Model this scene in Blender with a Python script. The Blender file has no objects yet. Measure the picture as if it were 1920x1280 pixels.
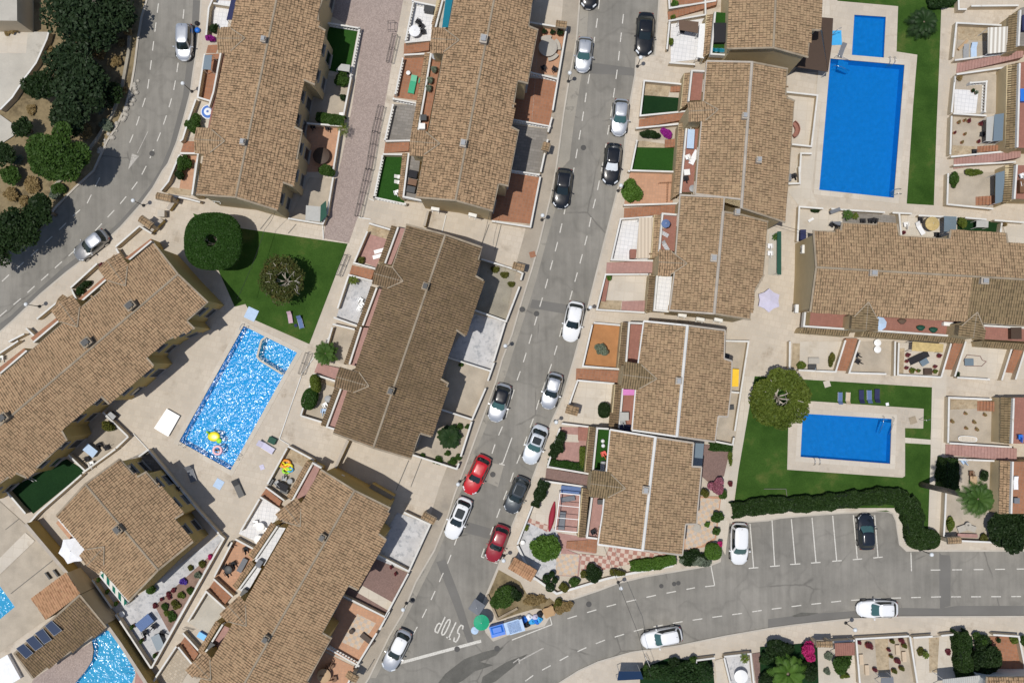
import bpy, math, random
import numpy as np
from mathutils import Vector, Matrix, Quaternion
from mathutils.geometry import tessellate_polygon
random.seed(7); rng = np.random.default_rng(7)
C = bpy.context.scene.collection
R = math.radians
# ---------------------------------------------------------------- camera
F, CAMH = 1900.0, 102.6
NAD = Vector((10, -75, -F)).normalized()
CQ = NAD.rotation_difference(Vector((0, 0, -1)))
cam = bpy.data.cameras.new('camera'); cam.sensor_width = 36; cam.sensor_fit = 'HORIZONTAL'; cam.lens = F/1920*36
cam.clip_start = 1; cam.clip_end = 6000
co = bpy.data.objects.new('camera', cam); C.objects.link(co); co.location = (0, 0, CAMH)
co.rotation_mode = 'QUATERNION'; co.rotation_quaternion = CQ
sc = bpy.context.scene; sc.camera = co
# ---------------------------------------------------------------- sky, sun, exposure
SUN_EL, SHX, SHY = 76.5, 11.0, 5.3
w = bpy.data.worlds.new('World'); sc.world = w; w.use_nodes = True
nt = w.node_tree; bg = nt.nodes['Background']; sky = nt.nodes.new('ShaderNodeTexSky'); sky.sky_type = 'NISHITA'
sky.sun_disc = False; sky.sun_elevation = R(SUN_EL)
saz = math.atan2(-SHY, -SHX)          # horizontal direction towards the sun
sky.sun_rotation = math.pi/2 - saz
nt.links.new(sky.outputs[0], bg.inputs[0]); bg.inputs[1].default_value = 0.115
sun = bpy.data.lights.new('sun', 'SUN'); sun.energy = 4.2; sun.angle = R(.55); sun.color = (1, .955, .88)
so = bpy.data.objects.new('sun', sun); C.objects.link(so)
sd = Vector((math.cos(saz)*math.cos(R(SUN_EL)), math.sin(saz)*math.cos(R(SUN_EL)), math.sin(R(SUN_EL))))
so.rotation_mode = 'QUATERNION'; so.rotation_quaternion = sd.to_track_quat('Z', 'Y'); so.location = (0, 0, 60)
vs = sc.view_settings; vs.view_transform = 'Standard'; vs.look = 'None'; vs.gamma = 1; vs.exposure = -0.36
sc.cycles.max_bounces = 6; sc.cycles.transparent_max_bounces = 12
sc.cycles.use_denoising = True
# ---------------------------------------------------------------- projection
def ray(x, y): return CQ @ Vector((x-960, 640-y, -F))
def P(x, y, z=0.0):
    d = ray(x, y); t = (z-CAMH)/d.z
    return Vector((d.x*t, d.y*t, z))
def PL(x, y, o, n):
    d = ray(x, y); c = Vector((0, 0, CAMH)); t = (o-c).dot(n)/d.dot(n)
    return c + d*t
def T(tile, s):
    c, r = int(tile[0]), int(tile[1]); a = [float(v) for v in s.replace(',', ' ').split()]
    return [(480*c+a[i]/4, 320*r+a[i+1]/4) for i in range(0, len(a), 2)]
def A(s):
    a = [float(v) for v in s.replace(',', ' ').split()]
    return [(a[i], a[i+1]) for i in range(0, len(a), 2)]
def W(pts, z=0.0): return [P(x, y, z) for x, y in pts]
# ---------------------------------------------------------------- objects
def tag(o, label=None, cat=None, group=None, kind=None):
    if label: o['label'] = label
    if cat: o['category'] = cat
    if group: o['group'] = group
    if kind: o['kind'] = kind
    return o
def thing(name, loc, label, cat, group=None, rz=0.0):
    o = bpy.data.objects.new(name, None); C.objects.link(o); o.location = loc; o.rotation_euler = (0, 0, rz)
    o.empty_display_size = .3
    return tag(o, label, cat, group)
def copytree(root, loc, rz, label=None, group=None, scale=None):
    r = root.copy(); C.objects.link(r); r.location = loc; r.rotation_euler = (0, 0, rz)
    if scale: r.scale = (scale,)*3
    if label: r['label'] = label
    if group: r['group'] = group
    for ch in list(root.children):
        c = ch.copy(); C.objects.link(c); c.parent = r
        for g in list(ch.children):
            d = g.copy(); C.objects.link(d); d.parent = c
    return r
class MB:
    def __init__(s, off=(0, 0, 0)): s.v = []; s.f = []; s.m = []; s.off = Vector(off)
    def add(s, vs, fs, m=0):
        b = len(s.v); s.v += [tuple(Vector(v)-s.off) for v in vs]; s.f += [tuple(b+i for i in f) for f in fs]; s.m += [m]*len(fs)
    def box(s, c, size, rz=0, m=0, taper=1.0):
        x, y, z = size[0]/2, size[1]/2, size[2]/2; cc, ss = math.cos(rz), math.sin(rz); vs = []
        for dz in (-z, z):
            k = taper if dz > 0 else 1
            for dx, dy in ((-x, -y), (x, -y), (x, y), (-x, y)):
                dx *= k; dy *= k
                vs.append((c[0]+dx*cc-dy*ss, c[1]+dx*ss+dy*cc, c[2]+dz))
        s.add(vs, [(3, 2, 1, 0), (4, 5, 6, 7), (0, 1, 5, 4), (1, 2, 6, 5), (2, 3, 7, 6), (3, 0, 4, 7)], m)
    def obox(s, a, b, wdt, h, m=0):      # box from a to b (axis), width, height (centred)
        a, b = Vector(a), Vector(b); d = (b-a); L = d.length
        if L < 1e-6: return
        d /= L; up = Vector((0, 0, 1)) if abs(d.z) < .95 else Vector((1, 0, 0)); sx = d.cross(up).normalized(); uz = sx.cross(d)
        vs = [p + sx*i*wdt/2 + uz*j*h/2 for p in (a, b) for i, j in ((-1, -1), (1, -1), (1, 1), (-1, 1))]
        s.add(vs, [(0, 1, 2, 3), (7, 6, 5, 4), (0, 4, 5, 1), (1, 5, 6, 2), (2, 6, 7, 3), (3, 7, 4, 0)], m)
    def tube(s, pts, r, n=8, m=0, cap=True):
        pts = [Vector(p) for p in pts]; rs = r if isinstance(r, (list, tuple)) else [r]*len(pts); vs = []; fs = []
        for i, p in enumerate(pts):
            d = (pts[min(i+1, len(pts)-1)]-pts[max(i-1, 0)]).normalized(); up = Vector((0, 0, 1)) if abs(d.z) < .9 else Vector((1, 0, 0))
            a = d.cross(up).normalized(); b = d.cross(a)
            for k in range(n):
                t = 2*math.pi*k/n; vs.append(p+(a*math.cos(t)+b*math.sin(t))*rs[i])
        for i in range(len(pts)-1):
            for k in range(n): fs.append((i*n+k, i*n+(k+1) % n, (i+1)*n+(k+1) % n, (i+1)*n+k))
        if cap: fs += [tuple(range(n-1, -1, -1)), tuple(range((len(pts)-1)*n, len(pts)*n))]
        s.add(vs, fs, m)
    def lathe(s, c, prof, n=16, m=0, sx=1, sy=1):   # prof: (r, z) pairs
        vs = []; fs = []
        for r, z in prof:
            for k in range(n):
                t = 2*math.pi*k/n; vs.append((c[0]+math.cos(t)*r*sx, c[1]+math.sin(t)*r*sy, c[2]+z))
        for i in range(len(prof)-1):
            for k in range(n): fs.append((i*n+k, i*n+(k+1) % n, (i+1)*n+(k+1) % n, (i+1)*n+k))
        fs.append(tuple(range(n-1, -1, -1))); fs.append(tuple(range((len(prof)-1)*n, len(prof)*n)))
        s.add(vs, fs, m)
    def ball(s, c, r, n=12, m=0, sz=1.0):
        k = max(6, n//2); s.lathe(c, [(max(r*math.sin(math.pi*i/k), .002), -r*sz*math.cos(math.pi*i/k)) for i in range(k+1)], n, m)
    def prism(s, poly, z0, z1, m=0, mside=None, holes=(), bottom=True, tops=None):
        loops = [poly]+list(holes); flat = []; 
        for L in loops: flat += [Vector((p[0], p[1], 0)) for p in L]
        tris = tessellate_polygon([[Vector((p[0], p[1], 0)) for p in L] for L in loops]); n = len(flat)
        zt = tops if tops else [z1]*n
        vs = [(p.x, p.y, zt[i]) for i, p in enumerate(flat)]
        ft = []
        for t in tris:
            a, b, c = flat[t[0]], flat[t[1]], flat[t[2]]
            ft.append(t if (b-a).cross(c-a).z > 0 else (t[0], t[2], t[1]))
        s.add(vs, ft, m)
        if z0 is None: return
        o = 0
        for L in loops:
            k = len(L); vs2 = []; fs2 = []
            for i in range(k): vs2.append((L[i][0], L[i][1], z0)); vs2.append((L[i][0], L[i][1], zt[o+i]))
            ar = sum(L[i][0]*L[(i+1) % k][1]-L[(i+1) % k][0]*L[i][1] for i in range(k))
            ccw = (ar > 0) == (L is poly)
            for i in range(k):
                j = (i+1) % k; q = (2*i, 2*j, 2*j+1, 2*i+1); fs2.append(q if ccw else q[::-1])
            s.add(vs2, fs2, m if mside is None else mside); o += k
        if bottom: s.add([(p.x, p.y, z0) for p in flat], [t[::-1] for t in ft], m if mside is None else mside)
    def obj(s, name, mats, parent=None, smooth=False, attr=None):
        me = bpy.data.meshes.new(name); me.from_pydata(s.v, [], s.f); 
        for mt in (mats if isinstance(mats, (list, tuple)) else [mats]): me.materials.append(mt)
        if any(s.m): me.polygons.foreach_set('material_index', s.m)
        if smooth:
            me.polygons.foreach_set('use_smooth', [True]*len(me.polygons))
        me.update(); o = bpy.data.objects.new(name, me); C.objects.link(o)
        if parent: o.parent = parent
        if smooth == 'auto':
            try: me.set_sharp_from_angle(angle=R(38))
            except Exception: pass
        return o
def npmesh(name, verts, faces, mats, parent=None, smooth=False, uv=None, fattr=None):
    me = bpy.data.meshes.new(name); nv, nf = len(verts), len(faces); k = faces.shape[1]
    me.vertices.add(nv); me.vertices.foreach_set('co', verts.astype(np.float32).ravel())
    me.loops.add(nf*k); me.loops.foreach_set('vertex_index', faces.astype(np.int32).ravel())
    me.polygons.add(nf); me.polygons.foreach_set('loop_start', np.arange(0, nf*k, k, dtype=np.int32))
    me.update(calc_edges=True)
    if smooth: me.polygons.foreach_set('use_smooth', np.ones(nf, dtype=bool))
    if uv is not None:
        l = me.uv_layers.new(name='uv'); l.data.foreach_set('uv', uv[faces.ravel()].astype(np.float32).ravel())
    if fattr is not None:
        a = me.attributes.new('rnd', 'FLOAT', 'FACE'); a.data.foreach_set('value', fattr.astype(np.float32))
    for mt in (mats if isinstance(mats, (list, tuple)) else [mats]): me.materials.append(mt)
    o = bpy.data.objects.new(name, me); C.objects.link(o)
    if parent: o.parent = parent
    return o
# ---------------------------------------------------------------- materials
class NB:
    def __init__(s, name):
        s.mat = bpy.data.materials.new(name); s.mat.use_nodes = True; s.t = s.mat.node_tree; s.b = s.t.nodes['Principled BSDF']
        s.b.inputs['Specular IOR Level'].default_value = .25
    def n(s, typ, **kw):
        o = s.t.nodes.new(typ)
        for k, v in kw.items(): setattr(o, k, v)
        return o
    def l(s, a, b): s.t.links.new(a, b)
    def pos(s): return s.n('ShaderNodeNewGeometry').outputs['Position']
    def obc(s): return s.n('ShaderNodeTexCoord').outputs['Object']
    def noise(s, vec, scale, detail=4, rough=.6, col=False):
        o = s.n('ShaderNodeTexNoise'); o.inputs['Scale'].default_value = scale; o.inputs['Detail'].default_value = detail; o.inputs['Roughness'].default_value = rough
        s.l(vec, o.inputs['Vector']); return o.outputs['Color' if col else 'Fac']
    def ramp(s, fac, stops):
        o = s.n('ShaderNodeValToRGB'); s.l(fac, o.inputs[0]); e = o.color_ramp.elements
        while len(e) < len(stops): e.new(.5)
        for i, (p, c) in enumerate(stops):
            e[i].position = p; e[i].color = (*(c if hasattr(c, '__len__') else (c, c, c)), 1)
        return o.outputs[0]
    def mix(s, fac, a, b, mode='MIX'):
        o = s.n('ShaderNodeMix', data_type='RGBA', blend_type=mode)
        for i, v in ((0, fac), (6, a), (7, b)):
            if hasattr(v, 'is_linked') or isinstance(v, bpy.types.NodeSocket): s.l(v, o.inputs[i])
            else: o.inputs[i].default_value = v if i == 0 else (*v, 1) if len(v) == 3 else v
        return o.outputs[2]
    def math(s, op, a, b=0.0, c=None):
        o = s.n('ShaderNodeMath', operation=op)
        for i, v in ((0, a), (1, b)) + (((2, c),) if c is not None else ()):
            if isinstance(v, bpy.types.NodeSocket): s.l(v, o.inputs[i])
            else: o.inputs[i].default_value = v
        return o.outputs[0]
    def bump(s, h, strength=.5, dist=.02):
        o = s.n('ShaderNodeBump'); o.inputs['Strength'].default_value = strength; o.inputs['Distance'].default_value = dist
        s.l(h, o.inputs['Height']); s.l(o.outputs[0], s.b.inputs['Normal'])
    def color(s, c):
        if isinstance(c, bpy.types.NodeSocket): s.l(c, s.b.inputs['Base Color'])
        else: s.b.inputs['Base Color'].default_value = (*c, 1)
def lerp(a, b, t): return tuple(a[i]+(b[i]-a[i])*t for i in range(3))
def mul(a, k): return tuple(x*k for x in a)
MATS = {}
def surf(name, col, var=.18, big=.35, fine=14, rough=.85, brick=None, bumpd=.01, stain=None, obj=False, spec=None):
    """weathered mineral or painted surface: base colour with broad and fine variation, optional joints"""
    n = NB(name); p = n.obc() if obj else n.pos()
    a = n.noise(p, big, 5, .6); b = n.noise(p, fine, 4, .7)
    c = n.ramp(a, [(.3, mul(col, 1-var)), (.7, mul(col, 1+var*.6))])
    c = n.mix(1.0, c, n.ramp(b, [(.25, 1-var*.8), (.75, 1.0)]), 'MULTIPLY')
    if stain:
        st = n.ramp(n.noise(p, stain[1], 6, .65), [(stain[2], 0.0), (min(stain[2]+.12, 1), 1.0)])
        c = n.mix(st, c, stain[0])
    h = b
    if brick:
        wd, hg, ang, mc, mw, off = brick[:6]; mp = n.n('ShaderNodeMapping'); mp.inputs['Rotation'].default_value = (0, 0, R(ang)); n.l(p, mp.inputs[0])
        br = n.n('ShaderNodeTexBrick'); br.offset = off; br.inputs['Scale'].default_value = 1; br.inputs['Mortar Size'].default_value = mw
        br.inputs['Brick Width'].default_value = wd; br.inputs['Row Height'].default_value = hg; br.inputs['Mortar Smooth'].default_value = .3
        tv = brick[6] if len(brick) > 6 else .12
        br.inputs['Color1'].default_value = (1-tv,)*3+(1,); br.inputs['Color2'].default_value = (1+tv*.3,)*3+(1,); br.inputs['Mortar'].default_value = (1, 1, 1, 1)
        n.l(mp.outputs[0], br.inputs['Vector'])
        c = n.mix(1.0, c, br.outputs['Color'], 'MULTIPLY'); c = n.mix(br.outputs['Fac'], c, mc)
    n.color(c); n.b.inputs['Roughness'].default_value = rough
    if spec is not None: n.b.inputs['Specular IOR Level'].default_value = spec
    n.bump(h, .5, bumpd); MATS[name] = n.mat; return n.mat
def plain(name, col, rough=.5, metal=0, spec=.4, coat=0, var=.06):
    n = NB(name); p = n.obc(); a = n.noise(p, 3, 4)
    n.color(n.ramp(a, [(.3, mul(col, 1-var)), (.7, mul(col, 1+var))])); b = n.b
    b.inputs['Roughness'].default_value = rough; b.inputs['Metallic'].default_value = metal; b.inputs['Specular IOR Level'].default_value = spec; b.inputs['Coat Weight'].default_value = coat
    MATS[name] = n.mat; return n.mat
def tilemat(name, base, dark, pink, dens=.5, ori=1.0, aged=.3, squig=.0, sqs=2.0):
    n = NB(name); uv = n.n('ShaderNodeUVMap').outputs[0]; p = n.pos()
    sp = n.n('ShaderNodeSeparateXYZ'); n.l(uv, sp.inputs[0]); u, v = sp.outputs[0], sp.outputs[1]
    fu = n.math('FRACT', u); fv = n.math('FRACT', v)
    fl = n.n('ShaderNodeCombineXYZ'); n.l(n.math('FLOOR', u), fl.inputs[0]); n.l(n.math('FLOOR', v), fl.inputs[1])
    wn = n.n('ShaderNodeTexWhiteNoise'); n.l(fl.outputs[0], wn.inputs['Vector']); rnd = wn.outputs['Value']
    sc2 = n.n('ShaderNodeSeparateColor'); n.l(wn.outputs['Color'], sc2.inputs[0]); r2 = sc2.outputs[0]; r3 = sc2.outputs[1]
    col = n.ramp(rnd, [(0, base), (.35, lerp(base, pink, .6)), (.6, mul(base, .85)), (.8, lerp(base, pink, 1)), (.97, lerp(base, dark, .45)), (1, mul(base, 1.25))])
    rp = n.ramp(n.noise(p, .42, 3, .5), [(.66, 0.0), (.74, .75)]); col = n.mix(n.math('MULTIPLY', rp, n.math('ADD', .3, rnd)), col, lerp(mul(base, 1.25), mul(pink, 1.35), .6))
    # fired dark flecks, dirt and painted occlusion shade in tile channels and laps
    ch = n.math('SUBTRACT', 1.0, n.math('ABSOLUTE', n.math('MULTIPLY', n.math('SUBTRACT', fu, .5), 2.0)))
    chm = n.ramp(ch, [(.48, 0.0), (.8, 1.0)])
    lap = n.ramp(fv, [(.04, 1.0), (.22, 0.0), (.8, 0.0), (.98, .8)])
    big = n.ramp(n.noise(p, .35, 5, .65), [(.40, 0.0), (.66, 1.0)])
    med = n.noise(p, 2.6, 4, .7)
    g1 = n.math('MULTIPLY', chm, n.math('ADD', n.math('MULTIPLY', r2, .9), dens*.55))
    g2 = n.math('MULTIPLY', lap, n.math('ADD', n.math('MULTIPLY', r3, ori), .05))
    g = n.math('MAXIMUM', g1, g2)
    g = n.math('MULTIPLY', g, n.math('ADD', .55, n.math('MULTIPLY', med, .9)))
    g = n.math('MINIMUM', n.math('MULTIPLY', g, .9), .93)
    col = n.mix(g, col, dark)
    col = n.mix(n.math('MULTIPLY', big, aged), col, mul(lerp(base, dark, .55), .85))
    if squig:      # meandering lichen lines
        e = n.math('ABSOLUTE', n.math('SUBTRACT', n.noise(p, sqs, 2, .45), .5)); e = n.ramp(e, [(.012, 1.0), (.05, 0.0)])
        col = n.mix(n.math('MULTIPLY', n.math('MULTIPLY', e, squig), n.math('ADD', .35, n.math('MULTIPLY', lap, .65))), col, dark)
    fine = n.noise(p, 22, 3, .7)
    col = n.mix(1.0, col, n.ramp(fine, [(.2, .8), (.8, 1.08)]), 'MULTIPLY')
    n.color(col); n.b.inputs['Roughness'].default_value = .9; n.b.inputs['Specular IOR Level'].default_value = .15
    n.bump(fine, .4, .01); MATS[name] = n.mat; return n.mat
def leafmat(name, c1, c2, c3=None, trans=.25):
    n = NB(name); at = n.n('ShaderNodeAttribute', attribute_name='rnd'); p = n.obc()
    nz = n.noise(p, 1.3, 3); f = n.math('ADD', n.math('MULTIPLY', at.outputs['Fac'], .6), n.math('MULTIPLY', nz, .5))
    st = [(.15, mul(c1, .8)), (.5, lerp(c1, c2, .6)), (.8, c2)]
    if c3: st.append((.93, c3))
    n.color(n.ramp(f, st)); n.b.inputs['Roughness'].default_value = .55; n.b.inputs['Specular IOR Level'].default_value = .2
    if trans:
        tr = n.n('ShaderNodeBsdfTranslucent'); tr.inputs[0].default_value = (*mul(c2, 1.5), 1); mx = n.n('ShaderNodeMixShader'); mx.inputs[0].default_value = trans
        out = n.t.nodes['Material Output']; n.l(n.b.outputs[0], mx.inputs[1]); n.l(tr.outputs[0], mx.inputs[2]); n.l(mx.outputs[0], out.inputs[0])
    MATS[name] = n.mat; return n.mat
def water(name, tint, wave, scale, rough=.03, dens=.55, det=3):
    n = NB(name); p = n.pos(); out = n.t.nodes['Material Output']; n.t.nodes.remove(n.b)
    a = n.noise(p, scale, det, .5); b2 = n.noise(p, scale*2.7, 1, .5); h = n.math('ADD', a, n.math('MULTIPLY', b2, .35))
    bp = n.n('ShaderNodeBump'); bp.inputs['Strength'].default_value = 1; bp.inputs['Distance'].default_value = wave; n.l(h, bp.inputs['Height'])
    g = n.n('ShaderNodeBsdfGlossy'); g.inputs['Roughness'].default_value = rough; n.l(bp.outputs[0], g.inputs['Normal'])
    tr = n.n('ShaderNodeBsdfTransparent'); n.l(n.mix(n.ramp(h, [(.35, 0.0), (.95, 1.0)]), mul(tint, .82), tint), tr.inputs[0])
    fr = n.n('ShaderNodeFresnel'); fr.inputs[0].default_value = 1.33; n.l(bp.outputs[0], fr.inputs['Normal'])
    mx = n.n('ShaderNodeMixShader'); n.l(fr.outputs[0], mx.inputs[0]); n.l(tr.outputs[0], mx.inputs[1]); n.l(g.outputs[0], mx.inputs[2])
    df = n.n('ShaderNodeBsdfDiffuse'); df.inputs[0].default_value = (*dens[:3], 1); m2 = n.n('ShaderNodeMixShader'); m2.inputs[0].default_value = dens[3]
    n.l(mx.outputs[0], m2.inputs[1]); n.l(df.outputs[0], m2.inputs[2]); n.l(m2.outputs[0], out.inputs[0]); MATS[name] = n.mat; return n.mat
def glassy(name, col, rough=.06):
    n = NB(name); n.color(col); n.b.inputs['Roughness'].default_value = rough; n.b.inputs['Specular IOR Level'].default_value = .8; MATS[name] = n.mat; return n.mat
def carpaint(name, col, metal=.0, rough=.3):
    n = NB(name); n.color(col); b = n.b; b.inputs['Metallic'].default_value = metal; b.inputs['Roughness'].default_value = rough; b.inputs['Coat Weight'].default_value = 1; b.inputs['Coat Roughness'].default_value = .05
    if metal:
        p = n.obc(); n.bump(n.noise(p, 400, 1), .05, .001)
    MATS[name] = n.mat; return n.mat
# ---------------------------------------------------------------- palette
TB, TD, TPK = (.47, .32, .19), (.08, .057, .034), (.50, .325, .195)
tilemat('tile_warm', TB, TD, TPK, .55, 1.15, .30, 1.0, 1.9)
tilemat('tile_rows', (.46, .315, .188), TD, (.50, .325, .195), .85, .8, .32, .3, 2.2)
tilemat('tile_sandy', (.455, .32, .19), (.095, .067, .04), (.48, .32, .195), .5, 1.1, .28, .6, 2.6)
tilemat('tile_old', (.26, .18, .10), (.055, .043, .027), (.30, .20, .125), 1.1, .8, .55, .3, 2.0)
tilemat('tile_mossy', (.29, .215, .12), (.06, .048, .028), (.32, .225, .13), .9, .7, .4)
tilemat('tile_new', (.46, .27, .15), (.20, .10, .05), (.52, .29, .17), .2, .3, .05)
surf('mortar', (.36, .295, .215), .25, 1.2, 20)
surf('mortar_white', (.46, .41, .35), .15, 1.2, 20)
surf('render_cream', (.56, .45, .27), .10, .4, 18)
surf('render_yellow', (.50, .37, .14), .10, .4, 18)
surf('wall_white', (.70, .69, .66), .12, .5, 12, stain=((.46, .43, .37), 1.4, .6))
surf('wall_beige', (.60, .50, .36), .10, .5, 12)
surf('paving_cream', (.575, .51, .425), .16, .12, 9, brick=(.6, .6, 12, (.49, .425, .345), .03, .5, .07), stain=((.40, .34, .27), .5, .58))
surf('paving_light', (.60, .545, .465), .14, .15, 9, brick=(1.0, 1.0, 5, (.51, .455, .38), .035, 0, .06), stain=((.46, .40, .32), .35, .58))
surf('paving_cobble', (.52, .45, .36), .18, .15, 6, brick=(.28, .28, 40, (.36, .30, .22), .03, .5, .2), stain=((.40, .33, .25), .4, .56))
surf('walk_mauve', (.42, .345, .31), .12, .2, 12, brick=(.12, .12, 20, (.26, .20, .18), .012, .5, .25))
surf('pavement_grey', (.40, .35, .285), .18, .3, 7, stain=((.28, .25, .21), .45, .55))
surf('kerb', (.50, .46, .40), .12, .5, 10)
surf('terracotta', (.37, .175, .10), .12, .3, 8, brick=(.3, .3, 12, (.28, .17, .12), .02, 0, .15))
surf('terracotta_pale', (.52, .30, .19), .10, .3, 8, brick=(.3, .3, 5, (.42, .26, .18), .02, 0, .1))
surf('terrace_pink', (.42, .25, .22), .10, .3, 8, brick=(.33, .33, 18, (.33, .2, .18), .015, 0, .1))
surf('terrace_mauve', (.25, .165, .145), .10, .3, 8, brick=(.12, .12, 25, (.19, .13, .115), .012, .5, .2))
surf('balcony_red', (.33, .155, .12), .10, .4, 8, brick=(.25, .25, 12, (.25, .13, .1), .015, 0, .1))
surf('marble_grey', (.56, .56, .57), .16, .8, 3.5, stain=((.35, .36, .38), 2.2, .52))
surf('tile_white', (.74, .74, .75), .06, .5, 6, brick=(.4, .4, 8, (.52, .53, .55), .02, 0, .06))
surf('gravel', (.36, .33, .27), .28, .6, 11, bumpd=.04, stain=((.20, .19, .12), 1.2, .6))
surf('gravel_beige', (.47, .41, .33), .2, .6, 14, bumpd=.03)
surf('crazy_stone', (.47, .38, .26), .30, 1.2, 4, bumpd=.03, stain=((.28, .2, .12), 3.5, .55))
surf('concrete', (.50, .47, .41), .15, .4, 9, stain=((.3, .28, .24), .6, .6))
surf('grey_paving', (.27, .25, .23), .12, .3, 8, brick=(.6, .3, 8, (.18, .17, .15), .025, .5, .2))
surf('dirt', (.31, .24, .135), .35, .5, 3.5, bumpd=.06, stain=((.13, .10, .055), .5, .48))
surf('flower_soil', (.30, .20, .16), .3, .8, 5, bumpd=.05)
surf('soil_orange', (.44, .215, .09), .15, .8, 6, bumpd=.04)
surf('checker', (.55, .42, .36), .1, .3, 8)
def checker(name, c1, c2, size, ang):
    n = NB(name); mp = n.n('ShaderNodeMapping'); mp.inputs['Rotation'].default_value = (0, 0, R(ang)); n.l(n.pos(), mp.inputs[0])
    k = n.n('ShaderNodeTexChecker'); k.inputs['Scale'].default_value = 1/size; n.l(mp.outputs[0], k.inputs[0]); k.inputs[1].default_value = (*c1, 1); k.inputs[2].default_value = (*c2, 1)
    nz = n.noise(n.pos(), 3, 5); n.color(n.mix(1.0, k.outputs[0], n.ramp(nz, [(.3, .82), (.7, 1.05)]), 'MULTIPLY')); n.b.inputs['Roughness'].default_value = .8
    MATS[name] = n.mat
checker('checker', (.58, .47, .40), (.40, .21, .17), .42, 8)
checker('checker_pale', (.60, .45, .32), (.50, .44, .38), .38, 22)
n = NB('asphalt'); p = n.pos()
c = n.ramp(n.noise(p, .16, 6, .6), [(.3, (.20, .19, .168)), (.7, (.295, .278, .246))])
mp = n.n('ShaderNodeMapping'); mp.inputs['Scale'].default_value = (1.6, .12, 1); mp.inputs['Rotation'].default_value = (0, 0, R(-14)); n.l(p, mp.inputs[0])
c = n.mix(1.0, c, n.ramp(n.noise(mp.outputs[0], 1, 4, .6), [(.3, .86), (.65, 1.06)]), 'MULTIPLY')
c = n.mix(1.0, c, n.ramp(n.noise(p, 30, 3, .8), [(.2, .72), (.8, 1.15)]), 'MULTIPLY')
ve = n.n('ShaderNodeTexVoronoi', feature='DISTANCE_TO_EDGE'); ve.inputs['Scale'].default_value = .1
wv = n.mix(.55, p, n.noise(p, .5, 4, .6, col=True), 'ADD'); n.l(wv, ve.inputs['Vector'])
sm = n.math('ABSOLUTE', n.math('SUBTRACT', n.noise(p, .13, 3, .5), .5)); c = n.mix(1.0, c, n.ramp(sm, [(.0, .88), (.018, 1.0)]), 'MULTIPLY'); c = n.mix(1.0, c, n.ramp(n.noise(p, 1.1, 5, .7), [(.25, .90), (.55, 1.03)]), 'MULTIPLY')
crk = n.math('MULTIPLY', n.ramp(ve.outputs['Distance'], [(.0, 1.0), (.010, 0.0)]), n.ramp(n.noise(p, .2, 2), [(.5, 0.0), (.58, .6)]))
c = n.mix(crk, c, (.09, .085, .076)); n.color(c); n.b.inputs['Roughness'].default_value = .85; n.bump(n.noise(p, 40, 2), .5, .01); MATS['asphalt'] = n.mat
surf('asphalt_new', (.175, .168, .155), .12, .3, 25)
surf('asphalt_pale', (.34, .315, .27), .18, .4, 10, stain=((.18, .17, .15), .8, .56))
surf('asphalt_stain', (.14, .135, .12), .3, .6, 9)
n = NB('road_paint'); p = n.pos(); n.color(n.mix(n.ramp(n.noise(p, 7, 5, .75), [(.34, 1.0), (.5, 0.0)]), (.62, .60, .55), (.36, .34, .30))); n.b.inputs['Roughness'].default_value = .8; MATS['road_paint'] = n.mat
n = NB('road_paint_worn'); p = n.pos(); n.color(n.mix(n.ramp(n.noise(p, 5, 5, .75), [(.4, 1.0), (.62, 0.0)]), (.50, .48, .44), (.32, .30, .27))); n.b.inputs['Roughness'].default_value = .8; MATS['road_paint_worn'] = n.mat
def grass(name, a, b, c3):
    n = NB(name); p = n.pos(); c = n.ramp(n.noise(p, .3, 6, .65), [(.3, a), (.55, b), (.75, c3)])
    c = n.mix(1.0, c, n.ramp(n.noise(p, 9, 4, .8), [(.25, .6), (.75, 1.25)]), 'MULTIPLY'); n.color(c); n.b.inputs['Roughness'].default_value = .9; n.b.inputs['Specular IOR Level'].default_value = .1
    n.bump(n.noise(p, 25, 3, .8), .8, .05); MATS[name] = n.mat
grass('lawn', (.026, .066, .010), (.048, .105, .018), (.125, .145, .04))
grass('turf', (.022, .075, .012), (.026, .085, .014), (.03, .095, .016))
grass('turf_dark', (.010, .035, .012), (.013, .042, .014), (.018, .05, .016))
n = NB('pool_tile'); p = n.pos(); ck = n.n('ShaderNodeTexBrick'); ck.offset = 0; ck.inputs['Brick Width'].default_value = .3; ck.inputs['Row Height'].default_value = .3; ck.inputs['Scale'].default_value = 1; ck.inputs['Mortar Size'].default_value = .01
ck.inputs['Color1'].default_value = (.0, .30, .76, 1); ck.inputs['Color2'].default_value = (.004, .325, .82, 1); ck.inputs['Mortar'].default_value = (.015, .31, .78, 1); n.l(p, ck.inputs['Vector']); n.color(ck.outputs[0]); MATS['pool_tile'] = n.mat
plain('pool_tile_pale', (.02, .42, .72), .5); plain('pool_tile_mid', (.0, .44, .82), .5)
water('water_calm', (.74, .90, .98), .06, 2.4, .05, (.0, .15, .42, .3))
water('water_lively', (.56, .90, 1.0), .12, 1.7, .15, (.0, .28, .52, .2), 2)
water('water_pale', (.85, .97, 1.0), .10, 1.7, .15, (.0, .3, .5, .2), 2)
plain('white_metal', (.75, .75, .74), .4); plain('black_metal', (.03, .03, .032), .45); plain('steel', (.6, .61, .62), .25, 1)
plain('white_plastic', (.80, .80, .79), .4); plain('grey_plastic', (.30, .31, .32), .5); plain('dark_plastic', (.035, .037, .04), .5)
plain('wood_brown', (.16, .08, .04), .6); plain('wood_dark', (.06, .035, .022), .6); plain('wood_pale', (.45, .31, .18), .6)
plain('rust', (.25, .12, .06), .8)
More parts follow.
